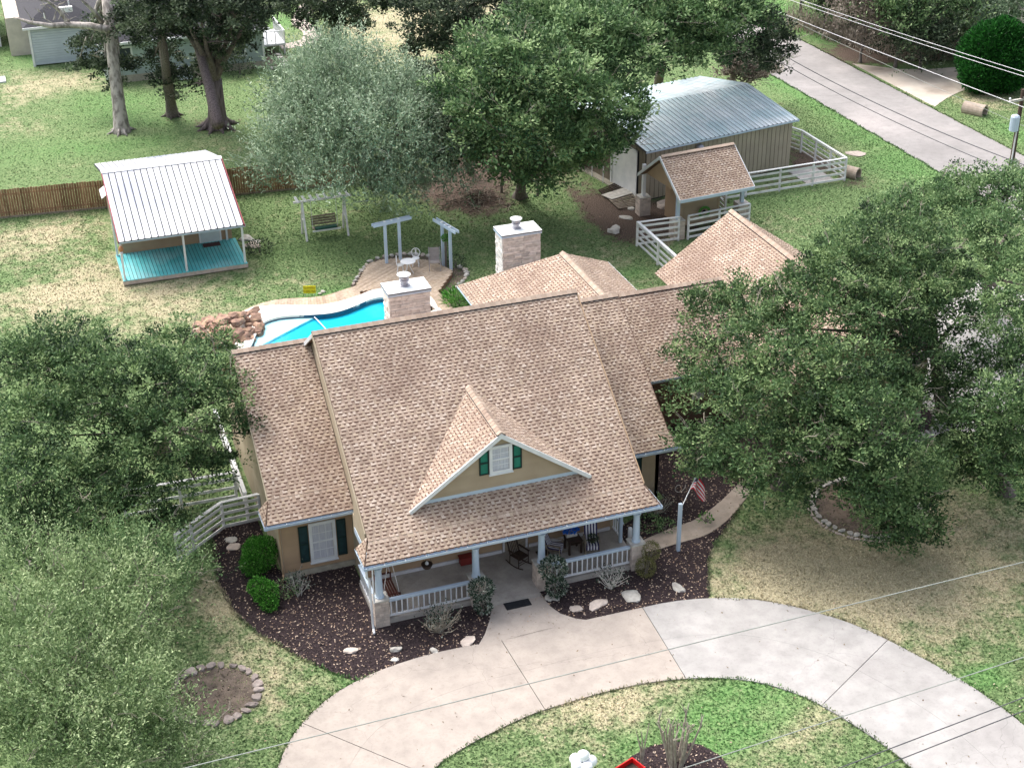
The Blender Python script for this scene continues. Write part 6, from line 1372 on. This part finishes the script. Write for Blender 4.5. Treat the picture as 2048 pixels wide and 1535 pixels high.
def tree(name, label, base, blobs, leafm, style, trunk_r=.3, barkm=None, seed=1, group=None, fork=None, limbs=10, twigs=16, roots=0, twig_len=.9, px=True, twigmat=None, cat='tree', tr_top=None):
    base = Vector(base) if not isinstance(base[0], str) else base
    t = thing(name, label, cat, (base.x, base.y, 0), 0, group); rs = random.Random(seed)
    B = []
    for b in blobs:
        if px: c = at(b[0], b[1], b[2]); B.append((c.x, c.y, b[2], b[3], b[4] if len(b) > 4 else b[3]*.8))
        else: B.append(tuple(b) if len(b) > 4 else (*b, b[3]*.8))
    V, T_ = crown_leaves(B, STY[style], seed); NT[0] += len(T_)
    npmesh('crown', V, np.arange(len(V)).reshape(-1, 4), LF[leafm], t, dict(tone=('FACE', T_)))
    zm = min(b[2] for b in B); cx = sum(b[0] for b in B)/len(B); cy = sum(b[1] for b in B)/len(B)
    fz = fork if fork else max(1.2, zm*.55); ft = Vector((base.x+(cx-base.x)*.25, base.y+(cy-base.y)*.25, fz)) if tr_top is None else Vector(tr_top)
    tb = MB(); mid = base.lerp(ft, .5)+Vector((rs.uniform(-.08, .08), rs.uniform(-.08, .08), 0))
    tb.tube([base-Vector((0, 0, .1)), base+Vector((0, 0, .12)), base.lerp(ft, .18), mid, ft], [trunk_r*1.75, trunk_r*1.4, trunk_r*1.08, trunk_r*.95, trunk_r*.82], 14)
    for k in range(roots):
        a = k*6.283/roots+rs.uniform(-.3, .3); tb.tube([base+Vector((math.cos(a)*trunk_r*.5, math.sin(a)*trunk_r*.5, trunk_r*1.3)), base+Vector((math.cos(a)*trunk_r*1.5, math.sin(a)*trunk_r*1.5, trunk_r*.3)), base+Vector((math.cos(a)*trunk_r*2.7, math.sin(a)*trunk_r*2.7, -.05))], [trunk_r*.35, trunk_r*.28, trunk_r*.08], 7)
    tb.build('trunk', barkm or bark, t, smooth=True)
    lb = MB(); order = sorted(B, key=lambda b: -b[3])
    for k in range(max(limbs, len(B))):
        b = order[k % len(order)]; e = Vector((b[0]+rs.uniform(-.5, .5)*b[3], b[1]+rs.uniform(-.5, .5)*b[3], b[2]+rs.uniform(-.2, .55)*b[4]))
        m_ = ft.lerp(e, .5)+Vector((rs.uniform(-.3, .3), rs.uniform(-.3, .3), rs.uniform(-.2, .5))); r0 = trunk_r*rs.uniform(.35, .55)
        lb.tube([ft-Vector((0, 0, .1)), ft.lerp(m_, .5)+Vector((0, 0, .1)), m_, e], [r0, r0*.75, r0*.5, r0*.18], 7, caps=False)
        for j in range(3):
            s_ = m_.lerp(e, rs.uniform(.0, .9)); e2 = s_+Vector((rs.uniform(-1, 1), rs.uniform(-1, 1), rs.uniform(-.2, 1)))*b[3]*.75; lb.tube([s_, s_.lerp(e2, .5)+Vector((0, 0, .12)), e2], [r0*.22, r0*.15, r0*.05], 5, caps=False)
    lb.build('limb', barkm or bark, t, smooth=True)
    if twigs:
        tw = MB()
        for k in range(twigs):
            b = rs.choice(B); d = Vector((rs.gauss(0, 1), rs.gauss(0, 1)-.5, abs(rs.gauss(0, 1))+.2)).normalized(); s_ = Vector((b[0]+d.x*b[3]*.8, b[1]+d.y*b[3]*.8, b[2]+d.z*b[4]*.8)); dd_ = (d+Vector((rs.uniform(-.8, .8), rs.uniform(-.8, .8), rs.uniform(-.3, .3)))).normalized()
            L_ = twig_len*rs.uniform(.5, 1.2); e = s_+dd_*L_; tw.tube([s_, s_.lerp(e, .5)+Vector((rs.uniform(-.08, .08), rs.uniform(-.08, .08), .04)), e], [.017, .012, .006], 4, caps=False)
            for j in range(4): a_ = s_.lerp(e, rs.uniform(.25, .95)); tw.tube([a_, a_+(dd_+Vector((rs.uniform(-1.2, 1.2), rs.uniform(-1.2, 1.2), rs.uniform(-.6, .8)))).normalized()*L_*.32], [.010, .005], 3, caps=False)
        tw.build('bare_twig', twigmat or twigm, t, fix=False, kind='stuff')
    return t
G = 'trees of the house garden'
# front right oaks
tree('oak_tree', 'broad live oak beside the right wing, its crown touching the roof edge', at(1560, 975),
     [(1430, 640, 6.0, 1.9), (1390, 720, 5.2, 1.5), (1430, 800, 4.8, 1.9), (1400, 900, 3.6, 1.4), (1440, 950, 3.0, 1.5, 1.0), (1520, 690, 7.0, 2.2), (1530, 800, 6.0, 2.2), (1520, 900, 4.6, 2.2), (1560, 975, 3.2, 1.7, 1.0), (1600, 760, 7.0, 2.3), (1620, 880, 5.2, 2.2), (1500, 600, 7.5, 1.5)], 'oak', 'oak', .28, seed=41, twigs=60, group=G)
tree('oak_tree', 'live oak standing in the white rock ring, right of the front walk', Vector((21.9, 1.2, 0)),
     [(1720, 960, 4.4, 1.7), (1770, 1020, 3.2, 1.7), (1800, 940, 4.2, 1.8), (1680, 900, 5.2, 1.7), (1740, 860, 6.4, 1.9), (1830, 1000, 2.9, 1.3), (1775, 1060, 1.9, 1.0, .8), (1800, 1040, 2.0, 1.4), (1740, 960, 3.4, 1.5), (1850, 1060, 1.4, 1.0), (1820, 1080, 1.2, .8), (1690, 960, 3.4, 1.2)], 'oak', 'oak', .24, seed=42, twigs=14, group=G)
tree('oak_tree', 'live oak by the dark mulch circle, its crown over the garage roof', Vector((29.3, 6.6, 0)),
     [(1700, 560, 9.0, 2.4), (1640, 640, 8.0, 2.2), (1690, 740, 7.2, 2.1), (1780, 500, 9.5, 2.5), (1820, 590, 8.6, 2.2), (1600, 590, 8.2, 1.8), (1870, 560, 8.6, 2.0), (1890, 640, 7.4, 1.6), (1570, 650, 7.4, 1.4), (1750, 640, 8.2, 1.7), (1850, 800, 4.2, 1.3), (1820, 710, 6.4, 2.0), (1770, 800, 5.4, 1.9), (1900, 760, 5.0, 1.6), (1680, 820, 6, 1.6)], 'oak', 'oak', .34, barkm=mat('grey_bark', (.13, .115, .10), (.07, .06, .055), 5, .95, bump=.8, bscale=14), seed=43, fork=4.2, twigs=60, group=G)
tree('oak_tree', 'live oak at the right edge of the photo near the front lawn', at(2010, 985),
     [(1960, 880, 3.8, 1.8), (1990, 790, 5.2, 1.7), (2040, 900, 4.5, 2.2), (2030, 820, 6.4, 1.9), (1930, 940, 2.8, 1.4, 1.0), (2080, 960, 4.0, 2.2), (2060, 740, 6.0, 1.6), (1950, 965, 2.0, 1.1, .8), (1930, 850, 4.6, 1.4), (2010, 700, 6.6, 1.6)], 'oak', 'oak', .3, seed=44, twigs=20, group=G)
tree('oak_tree', 'bushy oak beyond the garage, reaching the utility pole', Vector((37.5, 14.5, 0)),
     [(1880, 430, 6.6, 2.4), (1950, 400, 6.8, 2.3), (2030, 430, 6.6, 2.6), (1980, 500, 6.2, 2.5), (2040, 570, 5.6, 2.6), (1800, 440, 6.2, 2.0), (2010, 650, 4.6, 2.0), (1720, 470, 6.0, 1.7), (1655, 510, 5.6, 1.3), (2060, 380, 6.2, 1.8)], 'mid', 'oak', .3, seed=45, twigs=50, group=G)
# left front trees
tree('oak_tree', 'big dark oak left of the house with its crown reaching the roof corner', at(322, 905),
     [(300, 790, 6.6, 2.4), (380, 760, 6.4, 1.9), (440, 800, 6.0, 1.6), (470, 860, 5.2, 1.1), (330, 880, 5.4, 2.2), (210, 760, 6.6, 2.2), (130, 720, 6.6, 2.2), (60, 740, 6.4, 2.0), (250, 930, 4.2, 1.9), (390, 950, 3.8, 1.4), (150, 850, 5.4, 2.3), (60, 860, 5.2, 2.2), (455, 930, 3.8, .8), (430, 700, 6.2, 1.0), (350, 690, 6.6, 1.3), (490, 800, 5.4, .9), (500, 870, 4.8, .7)], 'oak', 'oak', .3, seed=46, twigs=60, group=G)
tree('oak_tree', 'dark oak at the left edge below the big one', at(70, 1130),
     [(60, 980, 4.6, 2.4), (170, 990, 4.2, 2.0), (260, 1020, 3.4, 1.7), (340, 1060, 2.6, 1.2), (-20, 1060, 4.0, 2.3), (120, 1080, 3.4, 1.8), (300, 1110, 1.8, 1.1)], 'oak', 'oak', .26, seed=47, twigs=34, group=G)
tree('willow_tree', 'feathery pale green tree at the lower left corner of the photo', at(120, 1480),
     [(60, 1180, 4.8, 2.0), (150, 1210, 4.8, 1.9), (240, 1180, 4.0, 1.6), (90, 1300, 5.0, 2.2), (200, 1300, 4.4, 1.8), (10, 1400, 5.0, 2.2), (130, 1430, 4.6, 2.2), (240, 1400, 4.0, 1.6), (60, 1520, 4.2, 2.2), (190, 1530, 3.6, 1.9), (290, 1250, 3.0, 1.3)], 'light', 'feather', .22, seed=48, twigs=70, twig_len=.9, group=G)
tree('willow_tree', 'smaller feathery green tree hanging over the stone ring', at(330, 1500),
     [(260, 1330, 3.0, 1.3), (300, 1420, 2.6, 1.3), (370, 1500, 2.2, 1.2), (270, 1500, 2.8, 1.5), (350, 1545, 2.0, 1.3), (230, 1480, 2.8, 1.2), (430, 1550, 1.4, .9), (340, 1440, 1.8, .8)], 'light', 'feather', .16, seed=49, twigs=36, twig_len=.9, group=G)
tree('willow_tree', 'dark green feathery tree between the left oaks and stone ring', at(290, 1260),
     [(300, 1150, 2.8, 1.5), (330, 1220, 2.4, 1.3), (240, 1120, 3.2, 1.3), (370, 1160, 2.0, .9)], 'mid', 'feather', .14, seed=50, twigs=24, group=G)
# silver tree beside the swing
tree('silver_tree', 'large silvery green willowy tree behind the garden swing', Vector((12.0, 44.0, 0)),
     [(700, 200, 7.6, 3.6), (640, 260, 6.4, 3.0), (590, 320, 4.6, 2.4), (760, 280, 6.6, 3.2), (830, 330, 4.6, 2.5), (700, 360, 4.4, 3.0), (620, 190, 7.4, 2.4), (790, 210, 7.2, 2.3), (590, 240, 6.2, 1.8), (890, 372, 2.9, 1.7), (870, 310, 4.8, 2.2), (850, 250, 6.0, 2.2), (780, 390, 3.2, 2.0), (560, 360, 3.2, 1.6), (680, 130, 8.0, 2.0)], 'silver', 'silver', .34, seed=51, twigs=220, twig_len=1.7, twigmat=mat('silver_twig', (.42, .46, .38), (.30, .34, .27), 6, .9))
tree('dark_tree', 'dark thin tree in the gap between silver tree and back oaks', at(940, 345), [(890, 230, 6.5, 2.4), (900, 300, 4.5, 1.7), (860, 170, 7, 2.0)], 'dark', 'far', .2, seed=52, twigs=20)
# back oak group
BG = 'big oaks before the workshop'
tree('oak_tree', 'huge bright green oak in the middle background, left part of the group', at(1040, 395),
     [(960, 200, 8.4, 3.2), (1040, 150, 9.6, 3.4), (1010, 260, 7.2, 3.0), (1090, 280, 6.6, 2.9), (960, 280, 5.6, 2.2), (1060, 340, 4.0, 2.2), (980, 120, 9.0, 2.6), (1140, 200, 8.6, 3.0), (1130, 335, 3.6, 2.0), (1000, 320, 3.6, 2.0), (1170, 320, 4.0, 1.8), (1080, 350, 2.6, 1.6)], 'mid', 'far', .34, seed=53, twigs=70, twig_len=1.3, group=BG)
tree('oak_tree', 'huge bright green oak in the middle background whose crown hangs over the workshop roof', at(1150, 330),
     [(1170, 90, 9.8, 3.6), (1240, 130, 8.6, 3.2), (1200, 210, 7.4, 2.7), (1180, 280, 5.6, 2.3), (1270, 60, 9.6, 3.4), (1240, 240, 5.8, 1.5), (1250, 290, 4.6, 1.2), (1100, 60, 10, 3.2)], 'mid', 'far', .34, seed=54, twigs=60, twig_len=1.3, group=BG)
tree('oak_tree', 'tall grey green oak behind the workshop, left of the road', Vector((36.5, 54.5, 0)),
     [(1350, 60, 9.0, 3.4), (1430, 60, 8.6, 3.2), (1390, 110, 7.4, 2.6), (1330, 120, 7.6, 2.4), (1300, 10, 10, 3.2), (1400, 0, 10, 3.4), (1470, 30, 9.0, 2.8)], 'mid', 'far', .34, seed=55, twigs=40, twig_len=1.3, group=BG)
tree('cedar_tree', 'dark ragged cedar overhanging the road behind the workshop', Vector((42.2, 54.0, 0)),
     [(1510, 60, 7.6, 2.4), (1550, 90, 6.4, 1.7), (1500, 120, 5.6, 2.0), (1540, 130, 4.4, 1.3), (1460, 110, 5.6, 1.6)], 'dark', 'fard', .22, seed=56, twigs=50, twig_len=1.2)
tree('scrub_tree', 'bare scrubby brush tree behind the right end of the workshop roof', Vector((40.5, 50.5, 0)),
     [(1500, 160, 2.4, 1.6), (1470, 140, 3.0, 1.6), (1530, 150, 2.4, 1.2)], 'brown', 'fard', .12, seed=57, twigs=50, twig_len=1.0)
tree('oak_tree', 'dark oak at the top of the photo left of the oak group', Vector((26.5, 72.0, 0)),
     [(880, 40, 7.6, 3.2), (940, 80, 6.6, 2.6), (860, 100, 5.4, 2.0), (980, 30, 8, 3.0), (840, 10, 7.6, 2.4)], 'dark', 'fard', .3, seed=58, twigs=50, twig_len=1.4)
# three old trunks by the neighbour house
tree('pecan_tree', 'old tree with bare white trunk left of the two dark trunks', at(244, 264),
     [(190, 95, 4.8, 1.8), (235, 60, 6.6, 2.2), (172, 135, 3.6, 1.2), (255, 135, 3.9, 1.1), (215, 130, 4.2, 1.2), (235, 170, 2.6, .8)], 'dark', 'fard', .42, barkm=palebark, seed=59, fork=7.0, limbs=6, twigs=10, roots=6, tr_top=tuple(at(211, -25, 9.6)))
pt = thing('dead_limb', 'bare pale dead branch reaching left in front of the grey garage roof', 'branch', tuple(at(200, 50, 8)))
lb = MB()
lb.tube([at(217, 60, 7.4), at(180, 52, 7.6), at(140, 50, 7.6), at(100, 52, 7.8), at(60, 45, 8.0), at(28, 35, 8.2)], [.26, .24, .22, .18, .12, .06], 9); lb.tube([at(140, 50, 7.6), at(118, 20, 8.6), at(95, 2, 9.4), at(62, -4, 9.8)], [.16, .13, .09, .05], 8); lb.tube([at(205, 45, 7.8), at(185, 20, 8.8), at(160, -4, 9.8)], [.18, .14, .1], 8)
rs = random.Random(3)
for k in range(26): a_ = at(rs.uniform(60, 140), rs.uniform(0, 45), 8.8); lb.tube([a_, a_+Vector((rs.uniform(-1, 1), 0, rs.uniform(-.6, .9)))], [.035, .012], 4, caps=False)
lb.build('branch', palebark, pt, smooth=True, fix=False)
tree('ivy_tree', 'middle of three trunks, its stem wrapped in dark ivy', at(345, 232),
     [(310, 70, 7.5, 2.2), (325, 120, 4.8, 1.5), (335, 160, 3.4, 1.2), (320, 20, 9.5, 2.8), (345, 195, 2.0, .8, 1.0), (270, 40, 7.6, 1.7)], 'dark', 'fard', .34, seed=60, fork=6, limbs=6, twigs=10, roots=6, tr_top=tuple(at(322, 60, 8.0)))
tree('pecan_tree', 'thick-trunked old tree with flared roots, right of three trunks', at(436, 254),
     [(400, 60, 7.6, 2.4), (450, 90, 6.2, 2.3), (440, 30, 9.2, 2.8), (490, 50, 7.6, 2.2), (370, 10, 10.0, 2.6), (430, 125, 4.6, 1.5), (500, 10, 9.4, 2.6), (405, 175, 2.9, .9), (395, 150, 3.4, 1.2)], 'dark', 'fard', .62, seed=61, fork=3.6, limbs=12, twigs=14, roots=9, barkm=mat('purple_grey_bark', (.22, .18, .175), (.10, .08, .08), 4, .95, bump=1, bscale=9, stretch=(3, 3, .35), detail=6))
MB().tube([at(436, 250, 3.0), at(418, 170, 4.6), at(398, 100, 6.2), at(392, 60, 7.2)], [.42, .34, .30, .2], 12).build('leaning_stem', MATS['purple_grey_bark'], bpy.data.objects['pecan_tree.001'], smooth=True)
tree('oak_tree', 'dark-trunked oak beside the winding garden path at the top', at(676, 108),
     [(640, 40, 5.4, 2.0), (700, 50, 5.0, 1.9), (720, 10, 7, 2.6), (650, 0, 7.5, 2.6), (600, 20, 5.6, 1.8), (560, 10, 6.4, 1.8)], 'dark', 'fard', .42, seed=62, fork=4.5, twigs=24, roots=5, barkm=bark)
# trees along the far edge of the road
WG = 'woodland edge across the road'
rs = random.Random(77); spots_ = [(1600, -30, 'brown'), (1650, 10, 'dark'), (1700, 10, 'mid'), (1755, 30, 'dark'), (1800, 20, 'mid'), (1850, 40, 'silver'), (1660, -50, 'mid'), (1740, -40, 'dark'), (1820, -40, 'mid'), (1900, 10, 'mid'), (1960, -20, 'silver'), (2020, 10, 'mid'), (1720, 70, 'brown'), (1790, 80, 'mid'), (1840, 85, 'dark'), (1880, 60, 'mid'), (1930, 50, 'silver'), (2050, 50, 'silver')]
desc = ['brown leafless brush', 'dark tangled tree', 'young green tree', 'shadowed tree', 'leafy green tree', 'pale silvery tree', 'green tree', 'dark tree', 'tall green tree', 'light green tree', 'pale feathery tree', 'green tree', 'brown brush', 'low green tree', 'dark undergrowth tree', 'green tree', 'pale bushy tree', 'pale willowy tree']
where = ['by the verge at the top left of the wood', 'second from the left in the wood across the road', 'third along the verge across the road', 'in the middle of the wood edge, behind the brush', 'above the middle of the gravel apron', 'left of the brick gate pier, upper row', 'at the top edge of the photo, left part of the wood', 'at the top edge of the photo, middle of the wood', 'at the top edge of the photo, right of middle', 'just behind the brick gate pier', 'at the top right, above the round evergreen', 'at the right edge above the evergreen', 'low at the verge across the road', 'low above the gravel apron', 'beside the driveway apron, lower row', 'left of the brick gate pier, lower row', 'between the gate pier and the evergreen', 'at the far right behind the evergreen']
for k, (u, v, lm) in enumerate(spots_):
    b_ = at(u, v+55); h_ = rs.uniform(3.2, 5.0)
    tree('brush_tree', desc[k]+' '+where[k], b_, [(b_.x+rs.uniform(-1, 1), b_.y+rs.uniform(-1, 1), h_*rs.uniform(.45, 1.1), rs.uniform(1.6, 2.6)) for _ in range(5)], lm, 'bush', .12, seed=200+k, twigs=26, twig_len=1.6, limbs=6, group=WG, px=False, twigmat=greywood if k % 2 else twigm)
# dry undergrowth at the foot of the wood
ub = MB()
for k in range(1500):
    u = rs.uniform(1570, 1925); vlo = 40+(u-1570)*.28; c_ = at(u, rs.uniform(vlo-14, min(vlo+18, 122))); d = Vector((rs.uniform(-.5, .5), rs.uniform(-.5, .5), rs.uniform(.4, 1.5))); ub.tube([c_, c_+d*.6+Vector((rs.uniform(-.2, .2), 0, 0)), c_+d], [.03, .02, .01], 3, mi=rs.randrange(2), caps=False)
ub.build('undergrowth', [twigm, greywood], None, fix=False, kind='stuff')
# silver bare tree hanging in at the right edge
t = thing('bare_tree', 'pale leafless tree reaching in from the right edge before the round evergreen', 'tree', tuple(at(2075, 190)))
lb = MB(); b0 = at(2090, 175, 0); rs = random.Random(13); top_ = b0+Vector((0, 0, 3.2)); lb.tube([b0, top_], [.14, .10], 8)
for k in range(16):
    e = top_+Vector((rs.uniform(-4.2, .5), rs.uniform(-1.5, 1.5), rs.uniform(-.5, 3.2))); m_ = top_.lerp(e, .5)+Vector((0, 0, .4)); lb.tube([top_, m_, e], [.07, .05, .015], 5, caps=False)
    for j in range(8): s_ = m_.lerp(e, rs.uniform(-.4, 1)); lb.tube([s_, s_+Vector((rs.uniform(-.8, .5), rs.uniform(-.6, .6), rs.uniform(-.3, .8)))], [.025, .008], 4, caps=False)
lb.build('trunk', palebark, t, fix=False)
# slim trunks under the back oaks
for k, (u, v) in enumerate(((1003, 385), (1030, 360), (870, 345), (1075, 392))):
    p = at(u, v); MB().tube([p, p+Vector((.1, .1, 1.6)), p+Vector((.05, .3, 3.4))], [.09, .07, .05], 7).build('slim_trunk', bark, None, label=('slim dark trunk at the left of the shaded bare ground', 'slim dark trunk in the middle of the shade', 'slim trunk beside the silver tree', 'slim trunk nearest the lawn below the oaks')[k], cat='trunk', group='slim trunks in the shade of the oaks')

# ------------------------------------------------------------------ grass tufts on the near lawns
def tufts(n, seed, region, size, z=0):
    rs = np.random.RandomState(seed); (xa, xb), (ya, yb2) = region; P = np.stack([rs.uniform(xa, xb, n), rs.uniform(ya, yb2, n)], 1)
    holes = [[tuple(p)[:2] for p in ap], drive_poly, walk_poly, [tuple(p)[:2] for p in entry], [tuple(p)[:2] for p in bedL], [tuple(p)[:2] for p in bedR], [tuple(p)[:2] for p in park], [tuple(p)[:2] for p in isle], basin, dpoly, [tuple(p)[:2] for p in cop_edge]+[(9, 20), (0, 17)], [tuple(p)[:2] for p in outer]+[tuple(p)[:2] for p in reversed(inner)],
             [(-2.3, 4.4), (14, 4.4), (14, 16), (-2.3, 16)], [(.3, 0), (11.3, 0), (11.3, 5), (.3, 5)], [(10, 12), (28.5, 12), (28.5, 21), (10, 21)], [(20, 6), (28, 6), (28, 13), (20, 13)], [(-4.9, 34.2), (2.1, 34.2), (2.1, 46), (-4.9, 46)], [(26, 35), (39, 36), (38, 48), (25, 47)],
             [(-2.2, 72), (11, 72), (11, 90), (-2.2, 90)], [(-8.2, 79), (-1, 79), (-1, 90), (-8.2, 90)], [(46.9, -60), (54, -60), (54, 200), (46.9, 200)]]
    keep = np.ones(len(P), bool)
    for h in holes: keep &= ~inside(P, h)
    P = P[keep]; P3 = np.concatenate([P, np.zeros((len(P), 1))], 1)
    D = P3-CP; tt = D @ CF; uu = IW/2+FPX*(D @ CR)/tt; vv = IH/2-FPX*(D @ CU)/tt; P3 = P3[(uu > -60) & (uu < IW+60) & (vv > -60) & (vv < IH+60)]
    st_, lu_, di_ = cover(P3); kk = rs.uniform(0, 1, len(P3)) > di_*.8; P3, st_, lu_, di_ = P3[kk], st_[kk], lu_[kk], di_[kk]; n = len(P3)
    th = rs.uniform(0, 6.28, n); s = (size*rs.uniform(.6, 1.4, n))[:, None]; d = np.stack([np.cos(th), np.sin(th), np.zeros(n)], 1); e = np.stack([-np.sin(th), np.cos(th), np.zeros(n)], 1)
    lean = np.stack([rs.uniform(-.8, .8, n), rs.uniform(-.8, .8, n), rs.uniform(.25, .8, n)], 1)*s
    V = np.stack([P3-d*s*.35, P3+d*s*.35, P3+lean], 1).reshape(-1, 3); F = np.arange(3*n).reshape(-1, 3); tn = rs.uniform(0, 1, n)
    f = lambda a: np.repeat(a, 3)
    return npmesh('grass', V, F, GB, attrs=dict(straw=('POINT', f(st_)), lush=('POINT', f(lu_)), dirt=('POINT', f(di_)), tone=('FACE', tn)), kind='stuff')
GB = ground_mat('lawn_blades', True)
tufts(380000, 1, ((-16, 45), (-17, 14)), .095); tufts(260000, 2, ((-16, 62), (14, 50)), .10); tufts(160000, 3, ((-16, 80), (50, 105)), .10)
pv = [[tuple(p)[:2] for p in entry], walk_poly]
V, F = scatter_quads(.9, [drive_poly], .055, .018, .05, 21); npmesh('fallen_leaves', V, F, mat('dark_fallen_leaf', (.14, .09, .06), (.26, .19, .12), 5, .9), kind='stuff')
V, F = scatter_quads(5, pv, .05, .018, .045, 22); npmesh('fallen_leaves', V, F, MATS['dark_fallen_leaf'], kind='stuff')
V, F = scatter_quads(1.6, [[(-14, -14), (30, -14), (45, 12), (45, 33), (-14, 46)]], .06, .02, .05, 23, [[(-2.9, 3.5), (14.5, 3.5), (14.5, 17), (-2.9, 17)], [(-.1, -.1), (12, -.1), (12, 5), (-.1, 5)], [(10, 12), (28.5, 12), (28.5, 21.5), (10, 21.5)], basin, drive_poly]); npmesh('fallen_leaves', V, F, dryleaf, kind='stuff')
def edge_grass(lines, seed):
    rs = np.random.RandomState(seed); P = []
    for l in lines:
        for p, q in zip(l, l[1:]):
            k = int((q-p).length*60); f = rs.uniform(0, 1, (k, 1)); P.append(np.array(p)[None, :]*(1-f)+np.array(q)[None, :]*f)
    P3 = np.concatenate(P); n = len(P3); P3[:, 2] = 0; w1 = .05*np.sin(P3[:, 0]*3.1)*np.cos(P3[:, 1]*2.3); P3[:, 0] += rs.normal(0, .035, n)+w1; P3[:, 1] += rs.normal(0, .035, n)+w1
    a1, a2, a3 = cover(P3); th = rs.uniform(0, 6.28, n); s_ = (.11*rs.uniform(.6, 1.4, n))[:, None]; d = np.stack([np.cos(th), np.sin(th), np.zeros(n)], 1)
    V = np.stack([P3-d*s_*.3, P3+d*s_*.3, P3+np.stack([rs.uniform(-.7, .7, n), rs.uniform(-.7, .7, n), rs.uniform(.7, 1.1, n)], 1)*s_], 1).reshape(-1, 3)
    f = lambda a: np.repeat(a, 3)
    npmesh('grass', V, np.arange(3*n).reshape(-1, 3), GB, attrs=dict(straw=('POINT', f(a1)), lush=('POINT', f(a2)+.2), dirt=('POINT', f(a3)), tone=('FACE', rs.uniform(0, 1, n))), kind='stuff')
edge_grass([drive_out[60:], drive_out[:28], drive_in, gp((1418, 1190), (1418, 1120), (1432, 1085), (1462, 1045), (1482, 1012)), gp((424, 1058), (430, 1135), (444, 1185), (470, 1225), (510, 1262), (560, 1292), (620, 1325), (680, 1350), (722, 1362)), side_lo[24:], [Vector((46.95, y, 0)) for y in range(20, 100, 4)], [Vector((53.9, y, 0)) for y in range(20, 120, 4)]], 31)
print('leaves', NT[0])
